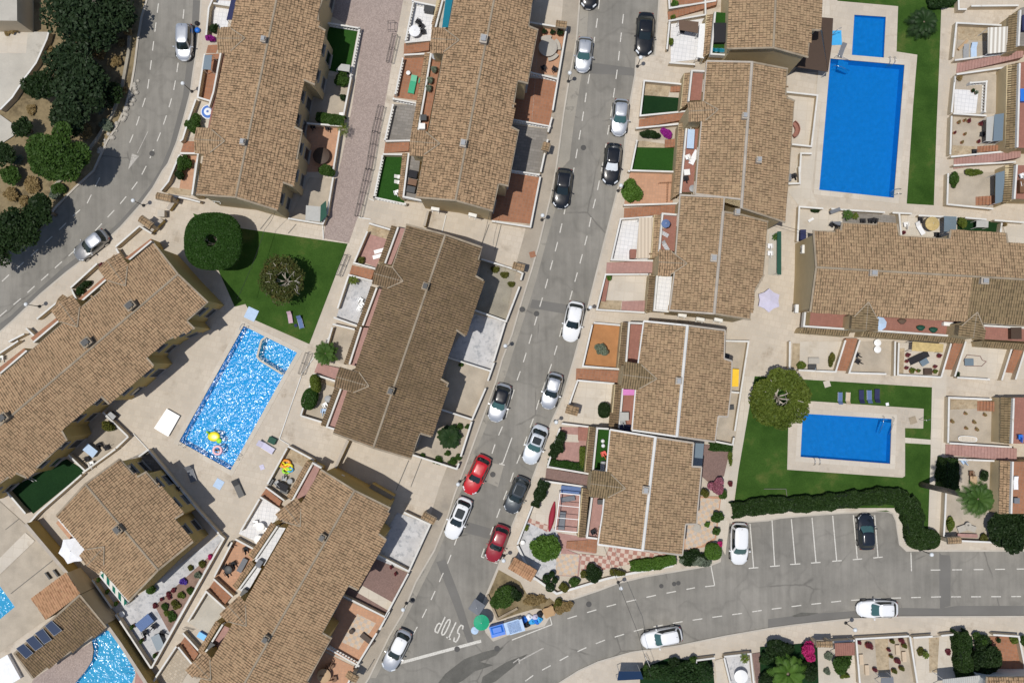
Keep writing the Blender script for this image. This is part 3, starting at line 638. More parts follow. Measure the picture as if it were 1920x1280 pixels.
def palm(x, y, r, h, label, mat='leaf_palm', fr=22, name='palm_tree', drop=.5, z0=.12, leafw=.05, seed=1, tr=.16, cat='palm', dens=26, lift=.5, spiky=False):
    q = P(x, y, h+z0); rr = r*.054*(CAMH-h)/CAMH; e = thing(name, (q.x, q.y, z0), label, cat); mb = MB(); mb.tube([(0, 0, 0), (.02, .02, h*.5), (0, 0, h)], [tr*1.2, tr, tr*.9], 10); mb.obj('trunk', M['bark'], e, True); rg = random.Random(seed); vs = []; fs = []; at = []
    for i in range(fr):
        a = i*2.39996+rg.uniform(-.1, .1); k = (i+.5)/fr; up = (1-k)*1.0+.05; L = rr*(.72+.35*k)*rg.uniform(.92, 1.05); pr = []; rv = rg.random()
        for j in range(dens+1):
            t = j/dens; hz = math.sin(min(1, t)*math.pi*.62)*lift*up*L-drop*t*t*L*k; pr.append(Vector((math.cos(a)*L*t*(1-.12*up), math.sin(a)*L*t*(1-.12*up), h+hz)))
        for j in range(2, dens):
            t = j/dens; d = (pr[j+1]-pr[j]).normalized(); s = d.cross(Vector((0, 0, 1))).normalized(); ll = L*.30*math.sin(math.pi*min(.97, t*.82+.14))*rg.uniform(.85, 1.1)
            for sg in (-1, 1):
                tip = pr[j]+(s*sg*.8+d*.6-Vector((0, 0, .25)))*ll; b = len(vs); wv = d*leafw; vs += [pr[j]-wv/2, pr[j]+wv/2, tip+wv*.1, tip-wv*.1]; fs.append((b, b+1, b+2, b+3)); at.append(min(1, rv*.6+rg.random()*.4))
    npmesh('crown', np.array([tuple(v) for v in vs]), np.array(fs), M[mat], e, False, None, np.array(at)); return e
# ---------------------------------------------------------------- vehicles
def superring(n, yf, yr, wd, z, ex=3.2, exf=None):
    out = []; cy = (yf+yr)/2; hl = (yf-yr)/2
    for k in range(n):
        t = 2*math.pi*k/n; c, s_ = math.cos(t), math.sin(t); e = ex if s_ < 0 else (exf or ex)
        x = math.copysign(abs(c)**(2/e), c)*wd; y = cy+math.copysign(abs(s_)**(2/e), s_)*hl; out.append(Vector((x, y, z)))
    return out
CARG = 'cars parked and driving along the streets'
def car(x, y, x2, y2, label, paint, L=4.15, wd=1.78, H=1.48, kind='hatch', roofmat=None, glass='car_glass', wind=None, sunroof=None, rails=False, zoom=1.0, z0=.006):
    """rear (x, y) and nose (x2, y2) pixels of the body, at the belt line"""
    a, b = P(x, y, .6), P(x2, y2, .6); d = (b-a); L = d.length; mid = (a+b)/2; rz = math.atan2(d.y, d.x)-math.pi/2
    e = thing('parked_car', (mid.x, mid.y, z0), label, 'car', CARG, rz); N = 40; h = L/2; w2 = wd/2
    K = {'hatch': (.37, -.86, .05, -.68), 'sedan': (.34, -.78, .04, -.54), 'van': (.50, -.92, .20, -.82), 'suv': (.37, -.90, .08, -.76), 'coupe': (.22, -.78, .0, -.45)}[kind]
    yf, yr, tf, trr = (k*h for k in K)
    hoodz = .80 if kind != 'suv' else .92; belt = .93 if kind != 'suv' else 1.02; nose = hoodz-.16
    def top(yy):
        if yy > yf: t = (yy-yf)/(h-yf); return belt-.04+(nose-belt+.04)*t**1.7
        if yy < yr: t = (yr-yy)/(h+yr+1e-6); return belt-.03-.10*t
        return belt
    B = MB(); rings = [superring(N, h-.12, -h+.10, w2-.06, .20, 4, 3.4), superring(N, h-.02, -h+.02, w2-.01, .40, 4, 3.3), superring(N, h, -h, w2, .60, 4.2, 3.2), superring(N, h-.04, -h+.03, w2-.03, .78, 4.2, 3.2)]
    r4 = [Vector((p.x*.965, p.y*.975, min(top(p.y*.975)-.02, .93))) for p in rings[3]]
    for p in rings[3]: p.z = min(p.z, top(p.y)-.08)
    r5 = [Vector((p.x*.88, p.y*.94, top(p.y*.94)+.01)) for p in rings[3]]; r6 = [Vector((p.x*.5, p.y*.80, top(p.y*.8)+.035)) for p in rings[3]]; r7 = [Vector((p.x*.12, p.y*.6, top(p.y*.6)+.045)) for p in rings[3]]
    vs = [p for r_ in rings+[r4, r5, r6, r7] for p in r_]; fs = []; nr = 8
    for i in range(nr-1):
        for k in range(N): fs.append((i*N+k, i*N+(k+1) % N, (i+1)*N+(k+1) % N, (i+1)*N+k))
    fs.append(tuple((nr-1)*N+k for k in range(N))); fs.append(tuple(range(N-1, -1, -1))); B.add(vs, fs); body = B.obj('body', paint, e, True)
    bl = MB(); lo = superring(N, h+.005, -h-.005, w2+.006, .33, 4, 3.3); hi = superring(N, h-.0, -h+.0, w2+.002, .19, 4, 3.3); bl.add(lo+hi, [(k+N, (k+1) % N+N, (k+1) % N, k) for k in range(N)]); bl.obj('bumper_trim', M['trim'], body)
    # glasshouse
    gb = superring(N, yf, yr, w2*.90, belt-.01, 5, 4); gt = superring(N, tf, trr, w2*.72, H-.09, 5, 4); mids = [p.lerp(q, .5)+Vector((p.x*.02, 0, .015)) for p, q in zip(gb, gt)]
    parts = {}
    allr = gb+mids+gt
    for k in range(N):
        k2 = (k+1) % N; p = (gb[k]+gb[k2])/2; fx = abs(p.x)/(w2*.90); 
        if p.y > yf-.16*(1 if fx < .88 else 0) and fx < .93: nm = 'windscreen'
        elif p.y < yr+.2 and fx < .90: nm = 'rear_window'
        else: nm = 'side_window'
        ang = abs(math.degrees(math.atan2(p.y-(yf+yr)/2, abs(p.x))))
        if nm == 'side_window' and (p.y > yf-.35 or p.y < yr+.42): nm = 'pillar'
        key = (nm, p.x > 0 if nm in ('side_window', 'pillar') else 0, p.y > (yf+yr)/2 if nm == 'pillar' else 0)
        parts.setdefault(key, []).extend([(k, k2, N+k2, N+k), (N+k, N+k2, 2*N+k2, 2*N+k)])
    for (nm, _, _), f in parts.items():
        us = sorted({i for t in f for i in t}); ix = {v: i for i, v in enumerate(us)}; m = MB(); m.add([allr[i] for i in us], [tuple(ix[i] for i in t) for t in f]); m.obj(nm, paint if nm == 'pillar' else M[wind if (nm == 'windscreen' and wind) else glass], e, True)
    rf = MB(); c0 = gt; q = tf-trr; c1 = superring(N, tf-.06*q, trr+.06*q, w2*.66, H-.035, 5, 4); c2 = superring(N, tf-.2*q, trr+.2*q, w2*.45, H-.005, 4, 4); c3 = superring(N, tf-.42*q, trr+.42*q, w2*.1, H, 3, 3); vs = c0+c1+c2+c3
    fs = [(i*N+k, i*N+(k+1) % N, (i+1)*N+(k+1) % N, (i+1)*N+k) for i in range(3) for k in range(N)]+[tuple(3*N+k for k in range(N))]; rf.add(vs, fs); ro = rf.obj('roof_panel', roofmat or paint, e, True)
    if sunroof: m = MB(); y1, y0 = tf-.14*q, trr+q*(.26 if sunroof == 1 else .18); g = superring(20, y1, y0, w2*.48, H+.008, 8, 8); m.add(g, [tuple(range(20))]); g2 = [p-Vector((0, 0, .04)) for p in g]; m.add(g+g2, [(k+20, (k+1) % 20+20, (k+1) % 20, k) for k in range(20)]); m.obj('sunroof', M[glass], ro)
    if rails:
        for sx in (-1, 1): m = MB(); m.tube([(sx*w2*.64, tf-.2, H-.05), (sx*w2*.645, tf-.35, H+.01), (sx*w2*.645, trr+.35, H+.01), (sx*w2*.64, trr+.15, H-.05)], .022, 6); m.obj('roof_rail', M['steel'], ro)
    m = MB(); m.tube([(.0, trr+.25, H-.02), (.0, trr+.08, H+.09)], [.014, .008], 5); m.obj('aerial', M['trim'], ro)
    for sx in (-1, 1):
        m = MB(); m.box((sx*(w2+.08), yf-.34, belt+.05), (.2, .13, .13), -sx*.15, 0, .75); m.obj('wing_mirror', paint, e)
        m = MB(); yy = h-.30; xx = w2*.70; m.add([(sx*(xx+.16), yy-.14, .70), (sx*(xx-.16), yy+.17, .665), (sx*(xx-.2), yy+.03, .735), (sx*(xx+.10), yy-.25, .775)], [(0, 1, 2, 3) if sx < 0 else (3, 2, 1, 0)]); m.add([(sx*(xx+.16), yy-.14, .60), (sx*(xx-.16), yy+.17, .57), (sx*(xx-.16), yy+.17, .665), (sx*(xx+.16), yy-.14, .70)], [(0, 1, 2, 3)]); m.obj('headlight', M['headlight'], e)
        m = MB(); m.box((sx*w2*.68, -h+.13, .64), (.24, .12, .12), sx*.22, 0, .8); m.obj('tail_light', M['taillight'], e)
    for sx in (-1, 1):
        for yy in (h*.62, -h*.60):
            m = MB(); r = .32; n = 20; vs = [];
            for xx, rr in ((sx*(w2-.20), r), (sx*(w2+.012), r), (sx*(w2+.012), r*.68)):
                vs += [(xx, yy+rr*math.cos(2*math.pi*k/n), r+rr*math.sin(2*math.pi*k/n)) for k in range(n)]
            m.add(vs, [(i*n+k, i*n+(k+1) % n, (i+1)*n+(k+1) % n, (i+1)*n+k) for i in range(2) for k in range(n)]); wh = m.obj('wheel', M['tyre'], e, 'auto')
            m = MB(); m.add([(sx*(w2+.008), yy+r*.68*math.cos(2*math.pi*k/n), r+r*.68*math.sin(2*math.pi*k/n)) for k in range(n)], [tuple(range(n))]); m.obj('rim', M['steel'], wh)
    m = MB(); m.box((0, h+.004, .42), (.5, .02, .11)); m.obj('number_plate', M['white_plastic'], e)
    for sx in (-.28, .28): m = MB(); m.tube([(sx, yf+.03, belt+.0), (sx-.30, yf-.06+.0, belt+.06)], .012, 5); m.obj('wiper', M['trim'], e)
    return e
# ---------------------------------------------------------------- street furniture
LG = 'white globe street lamps'
_lamp = []
def lamp(bx, by, label, h=2.95, z0=ZB):
    q = P(bx, by, z0)
    if _lamp: return copytree(_lamp[0], (q.x, q.y, z0), 0, label)
    e = thing('street_lamp', (q.x, q.y, z0), label, 'street lamp', LG); m = MB(); m.lathe((0, 0, 0), [(.17, 0), (.17, .04), (.11, .06), (.09, .35), (.06, .40)], 12); m.obj('base', M['black_metal'], e, 'auto')
    m = MB(); m.tube([(0, 0, .3), (0, 0, h-.32)], [.045, .035], 8); m.lathe((0, 0, h-.42), [(.04, 0), (.13, .1), (.13, .14), (.05, .16)], 12); m.obj('pole', M['black_metal'], e, 'auto')
    m = MB(); m.ball((0, 0, h-.08), .21, 18); m.obj('globe', M['lamp_globe'], e, True); _lamp.append(e); return e
def parasol(x, y, r, label, mat='white_fabric', n=8, h=2.3, z0=.14, mat2=None, rot=0, scallop=.0, name='parasol', base='stone_pot', ribs=True):
    q = P(x, y, h+z0); rr = r*.054; e = thing(name, (q.x, q.y, z0), label, 'parasol'); m = MB(); m.tube([(0, 0, 0), (0, 0, h+.03)], .025, 8); m.obj('pole', M['white_metal'], e)
    m = MB(); m.lathe((0, 0, 0), [(.25, 0), (.25, .05), (.1, .1), (.04, .12)], 16); m.obj('base', M[base], e, 'auto')
    m = MB(); ap = Vector((0, 0, h)); K = 4
    for i in range(n):
        a0, a1 = rot+2*math.pi*i/n, rot+2*math.pi*(i+1)/n; e0 = Vector((math.cos(a0)*rr, math.sin(a0)*rr, h-rr*.32)); e1 = Vector((math.cos(a1)*rr, math.sin(a1)*rr, h-rr*.32)); em = (e0+e1)/2; em = Vector((em.x*(1-scallop), em.y*(1-scallop), em.z+.02))
        dz = Vector((0, 0, .14)); m.add([ap, e0, em, e1], [(0, 1, 2), (0, 2, 3)]); m.add([e0, em, e1, e1-dz, em-dz, e0-dz], [(0, 5, 4, 1), (1, 4, 3, 2)])
    m.obj('canopy', M[mat], e); m = MB()
    for i in range(n): a0 = rot+2*math.pi*i/n; m.tube([ap+Vector((0, 0, -.02)), (math.cos(a0)*rr, math.sin(a0)*rr, h-rr*.32-.02)], .012, 4)
    m.obj('ribs', M['white_metal'], e); m = MB(); m.ball((0, 0, h+.05), .04, 8); m.obj('finial', M['white_metal'], e); return e
_proto = {}
def rep(key, builder, x, y, ang, label, group=None, z=.14, scale=None):
    """first call builds the kind, later calls copy it"""
    q = P(x, y, z+.3); q.z = z; rz = R(ang)
    if key in _proto: return copytree(_proto[key], q, rz, label, group, scale)
    e = builder(); e.location = q; e.rotation_euler = (0, 0, rz); tag(e, label, None, group); _proto[key] = e
    if scale: e.scale = (scale,)*3
    return e
def b_lounger(fm='grey_fabric', fr='white_metal', fold=.5):
    def f():
        e = thing('sun_lounger', (0, 0, 0), 'x', 'sun lounger'); m = MB()
        for s in (-1, 1): m.obox((s*.3, -.95, .28), (s*.3, .35, .28), .05, .05)
        m.obj('frame', M[fr], e); m = MB(); m.box((0, -.3, .33), (.6, 1.25, .06)); m.obj('seat', M[fm], e)
        m = MB(); m.obox((0, .33, .34), (0, .33+.62*math.cos(fold), .34+.62*math.sin(fold)), .6, .06); m.obj('backrest', M[fm], e)
        for s in (-1, 1):
            for yy in (-.8, .25): m = MB(); m.tube([(s*.3, yy, 0), (s*.3, yy, .28)], .022, 6); m.obj('leg', M[fr], e)
        return e
    return f
def b_chair(cm='white_plastic', lm=None):
    def f():
        e = thing('garden_chair', (0, 0, 0), 'x', 'chair'); m = MB(); m.box((0, 0, .43), (.46, .46, .05)); m.obj('seat', M[cm], e)
        m = MB(); m.obox((0, -.22, .44), (0, -.32, .86), .46, .04); m.obj('backrest', M[cm], e)
        for s in (-1, 1):
            m = MB(); m.obox((s*.24, -.25, .66), (s*.24, .2, .64), .05, .03); m.obj('armrest', M[cm], e)
            for yy in (-.2, .2): m = MB(); m.tube([(s*.21, yy, 0), (s*.21, yy, .42)], .022, 6); m.obj('leg', M[lm or cm], e)
        return e
    return f
def b_table(cm='white_plastic', round_=True, sx=.5, sy=.5, lm=None, h=.73):
    def f():
        e = thing('garden_table', (0, 0, 0), 'x', 'table'); m = MB()
        if round_: m.lathe((0, 0, h-.03), [(sx, 0), (sx, .035), (sx-.02, .045)], 24)
        else: m.box((0, 0, h), (2*sx, 2*sy, .04))
        m.obj('table_top', M[cm], e, 'auto')
        for a in range(4): t = math.pi/4+a*math.pi/2; m = MB(); m.tube([(math.cos(t)*sx*.7, math.sin(t)*(sy if not round_ else sx)*.7, 0), (math.cos(t)*sx*.6, math.sin(t)*(sy if not round_ else sx)*.6, h-.02)], .02, 6); m.obj('leg', M[lm or cm], e)
        return e
    return f
def b_box(name, cat, size, mat, lid=None, lidm=None, feet=True):
    def f():
        e = thing(name, (0, 0, 0), 'x', cat); m = MB(); m.box((0, 0, size[2]/2), size, 0, 0, .97); m.obj('body', M[mat], e); m = MB(); m.box((0, 0, size[2]+.02), (size[0]*1.04, size[1]*1.04, .05)); m.obj(lid or 'lid', M[lidm or mat], e); return e
    return f
def b_ac():
    e = thing('air_conditioner', (0, 0, 0), 'x', 'air conditioner'); m = MB(); m.box((0, 0, .28), (.82, .32, .56)); m.obj('casing', M['ac_white'], e)
    m = MB(); m.tube([(-.12, .16, .28), (-.12, .18, .28)], .2, 16); m.obj('fan_grille', M['grey_plastic'], e)
    for s in (-1, 1): m = MB(); m.box((s*.3, -.05, -.03), (.04, .5, .04)); m.obj('bracket', M['white_metal'], e)
    return e
def ac(x, y, ang, label, z=3.2): return rep('ac', b_ac, x, y, ang, label, 'air conditioners on the house walls', z)
def pot(x, y, label, r=3.5, h=.5, mat='leaf_mid', pm='terracotta_pot', group=None, n=260, z0=.14): return shrub(x, y, r, h, label, mat, n, .1, 'potted_plant', 'potted plant', z0, pot=pm, group=group, z=.35+h*.35)
def awning(poly, z, z2, mat, label, name='awning', cat='awning', legs=True, t=.06, frame='white_metal', corr=False):
    """poly: 4 px corners, first two at height z, last two at z2"""
    p = [P(*poly[0], z), P(*poly[1], z), P(*poly[2], z2), P(*poly[3], z2)]; c = sum(p, Vector())/4; e = thing(name, (c.x, c.y, .12), label, cat); o = Vector((c.x, c.y, .12)); m = MB(off=o)
    dz = Vector((0, 0, t))
    if corr:
        K = max(6, int((p[1]-p[0]).length/.2)); vs = []
        for i in range(2*K+1):
            t_ = i/(2*K); h = dz*(1.0 if i % 2 else .2); vs += [p[0].lerp(p[1], t_)+h, p[3].lerp(p[2], t_)+h]
        m.add(vs, [(2*i, 2*i+2, 2*i+3, 2*i+1) for i in range(2*K)])
        m.add([q-dz*.5 for q in p], [(0, 1, 2, 3)])
    else: m.add(p+[q-dz for q in p], [(0, 1, 2, 3), (7, 6, 5, 4), (0, 4, 5, 1), (1, 5, 6, 2), (2, 6, 7, 3), (3, 7, 4, 0)])
    m.obj('canopy', M[mat], e)
    if legs:
        for q in p: m = MB(off=o); qq = q.lerp(c, .04); m.tube([(qq.x, qq.y, .12), (qq.x, qq.y, q.z-t)], .035, 6); m.obj('post', M[frame], e)
    return e
def towel(x, y, sx, sy, ang, label, mat, z=.15): 
    q = P(x, y, z); m = MB(); n = 6; vs = [(-sx/2+sx*i/n, -sy/2+sy*j/n, .012+.012*math.sin(i*2.1+j*1.3)) for j in range(n+1) for i in range(n+1)]; k = (n+1)**2
    m.add(vs+[(v[0], v[1], v[2]-.01) for v in vs], [(j*(n+1)+i, j*(n+1)+i+1, (j+1)*(n+1)+i+1, (j+1)*(n+1)+i) for j in range(n) for i in range(n)]+[(k+(j+1)*(n+1)+i, k+(j+1)*(n+1)+i+1, k+j*(n+1)+i+1, k+j*(n+1)+i) for j in range(n) for i in range(n)])
    o = m.obj('towel', M[mat], None, True); o.location = q; o.rotation_euler = (0, 0, R(ang)); return tag(o, label, 'towel')
def gate(a, b, label, h=1.1, mat='black_metal', name='gate', n=None, cat='gate', z0=.12):
    p, q = P(*a, z0), P(*b, z0); e = thing(name, p, label, cat); d = q-p; L = d.length; m = MB()
    for z in (.12, h-.1): m.obox((0, 0, z), (d.x, d.y, z), .03, .03)
    m.obj('frame', M[mat], e); m = MB(); k = n or max(3, int(L/.14))
    for i in range(k+1): t = i/k; m.tube([(d.x*t, d.y*t, .05), (d.x*t, d.y*t, h)], .012, 4)
    m.obj('bars', M[mat], e); return e
def rail(pts, label, h=.95, z0=.12, mat='black_metal', wd=.55, name='handrail'):
    """a ramp railing: double rails with posts"""
    p = W(pts, z0); e = thing(name, p[0], label, 'railing'); o = p[0]
    m = MB(off=o); m2 = MB(off=o)
    for a, b in zip(p[:-1], p[1:]):
        d = (b-a).normalized(); s = Vector((-d.y, d.x, 0))*wd/2; L = (b-a).length; k = max(1, int(L/1.0))
        for sg in (-1, 1):
            for zz in (h, h*.5): m.tube([a+s*sg+Vector((0, 0, zz)), b+s*sg+Vector((0, 0, zz))], .022, 6)
            for i in range(k+1): q = a.lerp(b, i/k)+s*sg; m2.tube([q, q+Vector((0, 0, h))], .02, 5)
        for i in range(k+1): q = a.lerp(b, i/k)+Vector((0, 0, h)); m.tube([q-s, q+s], .018, 5)
    m.obj('rails', M[mat], e); m2.obj('posts', M[mat], e); return e
def manhole(x, y, label, r=.3, sq=False, mat='manhole', z=.012):
    q = P(x, y, z); m = MB()
    if sq: m.box((0, 0, 0), (r*2, r*2, .02))
    else: m.lathe((0, 0, -.01), [(r, 0), (r, .018), (r*.85, .02), (r*.84, .016)], 20)
    o = m.obj('manhole_cover', M[mat]); o.location = q; o.rotation_euler = (0, 0, .3); return tag(o, label, 'manhole cover', 'round manhole covers')
def dashes(pts, period, dl, wd, z, mat='road_paint', start=0.0):
    p = W(pts, z); m = MB(); seg = [(a, b, (b-a).length) for a, b in zip(p[:-1], p[1:])]; tot = sum(s[2] for s in seg)
    def at(t):
        for a, b, L in seg:
            if t <= L: return a+(b-a)*(t/L)
            t -= L
        return seg[-1][1]
    t = start; sgn = 1
    while t < tot:
        a, b = at(t), at(min(t+dl, tot)); 
        if (b-a).length > .2: d = (b-a).normalized(); s = Vector((-d.y, d.x, 0))*wd/2; m.add([a-s, b-s, b+s, a+s], [(0, 1, 2, 3)])
        t += period
    return m
def markings(name, mb, mat='road_paint'):
    return tag(mb.obj(name, M[mat]), kind='structure')
def pline(mb, pts, wd, z):
    p = W(pts, z)
    for i, (a, b) in enumerate(zip(p[:-1], p[1:])):
        d = (b-a).normalized(); s = Vector((-d.y, d.x, 0))*wd/2; dz = Vector((0, 0, .0006*i)); mb.add([a-s+dz, b-s+dz, b+s+dz, a+s+dz], [(0, 1, 2, 3)])
# ---------------------------------------------------------------- pools
def pool(poly, wmat, depth=1.3, tmat='pool_tile', z=.13, cop=None, zw=.05, label='pool'):
    p = [tuple(q)[:2] for q in W(poly, z)]; p = ccw(p); m = MB(); n = len(p); d = z-depth
    vs = [(*q, d) for q in p]+[(*q, z-.004) for q in p]; tr = tessellate_polygon([[Vector((*q, 0)) for q in p]])
    m.add(vs[:n], [t if (Vector(p[t[1]])-Vector(p[t[0]])).cross(Vector(p[t[2]])-Vector(p[t[0]])) > 0 else t[::-1] for t in tr]); m.add(vs, [((i+1) % n, i, n+i, n+(i+1) % n) for i in range(n)])
    o = tag(m.obj('pool_basin', M[tmat]), kind='structure')
    w_ = MB(); w_.prism(p, None, zw, bottom=False); tag(w_.obj('pool_water', M[wmat]), kind='structure')
    return o
def coping(poly, wd, mat='paving_light', z=.135):
    p = W(poly, z); c = ccw([tuple(q) for q in p]); ou = offset_poly(c, [-wd]*len(c)); m = MB(); m.prism([tuple(q) for q in ou], .08, z+.02, holes=[[q[:2] for q in c]], bottom=False)
    return tag(m.obj('pool_coping', M[mat]), kind='structure')
def ladder(x, y, ang, label, z=.14):
    def f():
        e = thing('pool_ladder', (0, 0, 0), 'x', 'pool ladder')
        for s in (-1, 1): m = MB(); m.tube([(s*.25, -.55, 0), (s*.25, -.5, .5), (s*.25, -.2, .72), (s*.25, .1, .5), (s*.25, .14, -.9)], .024, 7); m.obj('handrail', M['steel'], e, True)
        for k in range(3): m = MB(); m.box((0, .14, -.15-.27*k), (.5, .09, .03)); m.obj('tread', M['steel'], e)
        return e
    return rep('ladder', f, x, y, ang, label, 'steel pool ladders', z)
# ================================================================ THE SETTING
POOLA = A('457 611 557 661 532 703 432 881 336 827'); POOLB = A('1557 110 1696 122 1676 371 1536 356'); POOLB2 = A('1602 28 1661 32 1657 113 1597 109')
POOLC = A('1505 775 1672 785 1669 869 1501 856'); POOLD = A('-60 1040 -18 1075 0 1098 28 1137 0 1160 -60 1195')
POOLE = T('03', '800 882 850 900 900 985 960 1080 1005 1160 1015 1215 985 1290 900 1420 500 1420 560 1282 640 1192 690 1110 704 1030 685 962')
PL_ALL = [POOLA, POOLB, POOLB2, POOLC, POOLD, POOLE]
def holes(z, ps=None): return [[q for q in W(h, z)] for h in (ps or PL_ALL)]
# one sheet of ground to the horizon
g = MB(); S_ = 2500; g.prism([(-S_, -S_), (S_, -S_), (S_, S_), (-S_, S_)], None, -.02, holes=[W(h, .13) for h in PL_ALL], bottom=False); tag(g.obj('ground', M['dirt']), kind='structure')
# roads
LR = A('395 -260 378 -60 377 0 375 37 370 87 362 137 357 175 345 220 332 265 315 307 305 320 287 352 265 382 225 427 175 472 125 510 75 552 25 600 0 622 -60 680 -240 860')
LL = A('-300 640 -60 510 0 470 60 438 82 420 105 387 140 352 175 320 200 265 218 238 235 200 246 160 252 125 258 75 265 32 275 0 282 -60 300 -260')
floor('road', LR+LL, 'asphalt', .0)
CW = A('1100 -260 1089 -60 1087 0 1081 75 1067 150 1057 212 1047 287 1042 320 1032 370 1010 460 997 505 975 575 960 627 942 672 930 715 890 825 870 880 852 927 840 967 815 1030 780 1090 755 1150 730 1192 692 1270 640 1350 560 1480')
CE = A('1245 -260 1238 -60 1236 0 1233 40 1228 104 1193 108 1191 140 1180 200 1172 262 1167 320 1150 387 1132 457 1110 545 1100 585 1085 640 1077 670 1055 745 1032 795 1020 840 997 900 975 950 950 1010 935 1060 912 1115 900 1150 912 1185 925 1200 950 1190 1020 1172 1045 1130 1075 1122 1120 1107 1160 1092 1210 1080 1270 1070 1330 1060 1350 1052 1352 1035 1357 975 1372 980 1440 975 1465 970 1565 962 1660 957 1674 962 1680 975 1687 1020 1700 1032 1765 1032 1920 1032 2000 1030 2250 1025')
BS = A('2250 1158 2000 1156 1920 1155 1690 1156 1590 1160 1490 1171 1440 1178 1360 1192 1272 1210 1185 1222 1122 1240 1085 1257 1050 1279 1000 1315 940 1360 860 1480')
floor('road', CW[::-1]+CE+BS, 'asphalt', .0)
# raised blocks of pavement and plots
def block(pts, mat, hs=(), z=ZB, name='pavement'):
    m = MB(); m.prism(ccw([q[:2] for q in W(pts, z)]), -.05, z, holes=[W(h, .13) for h in hs], bottom=False); return tag(m.obj(name, M[mat]), kind='structure')
block(LR+A('-240 1480 560 1480')+CW[::-1][1:]+A('1089 -260'), 'paving_cream', [POOLA, POOLD, POOLE])
block(CE+A('2250 -260'), 'paving_cream', [POOLB, POOLB2, POOLC])
block(BS+A('2250 1480'), 'paving_cream')
block(LL+A('-300 -260'), 'dirt', z=.10, name='terrain')
def curb(pts, wd=.16, z=ZB+.006, mat='kerb'):
    m = MB(); strip(m, W(pts, z), wd, -.03, z); return tag(m.obj('kerb', M[mat]), kind='structure')
curb(LR); curb(CW); curb(CE); curb(BS); curb(LL, .2, .12)
# pavements with a colour of their own
def band(line, wd, mat, z):   # strip of pavement on the left of a line (pixels)
    m = MB(); p = W(line, z); m2 = [];
    for i, q in enumerate(p):
        d = (p[min(i+1, len(p)-1)]-p[max(i-1, 0)]).normalized(); m2.append(q+Vector((-d.y, d.x, 0))*wd)
    m.prism(ccw([q[:2] for q in p+m2[::-1]]), None, z, bottom=False); return tag(m.obj('pavement', M[mat]), kind='structure')
band([CW[i] for i in range(2, len(CW)-1)][::-1], 1.7, 'pavement_grey', ZB+.003)
# gutter of pale concrete beside the centre road
floor('road_edge', A('1087 0 1104 0 1101 60 1096 105 1084 180 1075 240 1068 300 1050 320 1042 390 1020 470 1004 530 985 590 962 660 950 700 935 740 915 790 895 840 878 890 858 935 845 975 822 1035 790 1100 765 1150 735 1210 705 1270 694 1270 731 1192 756 1150 781 1090 816 1030 841 967 853 927 871 880 891 825 931 715 943 672 961 627 976 575 998 505 1011 460 1033 370 1043 320 1048 287 1058 212 1068 150 1082 75'), 'asphalt_pale', .004)
floor('road_patch', T('20', '600 470 915 512 918 570 580 552'), 'asphalt_new', .007)
floor('road_patch', T('21', '150 965 425 1005 410 1075 135 1028'), 'asphalt_new', .007)
floor('road_patch', T('13', '1585 70 1775 125 1750 200 1560 150'), 'asphalt_new', .007)
floor('road_patch', T('13', '1352 372 1420 352 1530 640 1640 985 1590 985 1480 690'), 'asphalt_new', .008)
floor('road_patch', T('33', '1285 300 1300 318 1360 322 1370 360 1368 700 1290 722 1285 560'), 'asphalt_new', .007)
floor('road_patch', T('12', '1770 910 1860 925 1815 1090 1735 1055'), 'asphalt_pale', .007)
floor('road_patch', A('377 2 362 0 359 60 350 120 343 180 330 230 318 275 300 318 282 347 258 378 222 418 170 462 118 502 70 545 20 592 0 606 0 621 25 599 75 551 125 509 175 471 225 426 265 381 287 351 305 319 315 306 332 264 345 219 357 174 362 136 370 86 375 36'), 'asphalt_new', .004)
floor('road_patch', T('33', '0 800 300 762 700 735 1000 715 1280 720 1420 700 1920 700 1920 778 1000 783 600 798 200 842 0 866'), 'asphalt_new', .005)
floor('road_stain', A('835 1262 870 1235 905 1222 945 1212 930 1228 900 1240 925 1246 890 1258 868 1275 840 1290 812 1292'), 'asphalt_stain', .009)
floor('road_stain', A('905 1268 950 1240 990 1225 962 1250 930 1276 900 1290'), 'asphalt_stain', .010)
floor('road_stain', T('33', '180 775 250 750 380 755 300 775 200 785'), 'asphalt_stain', .010)
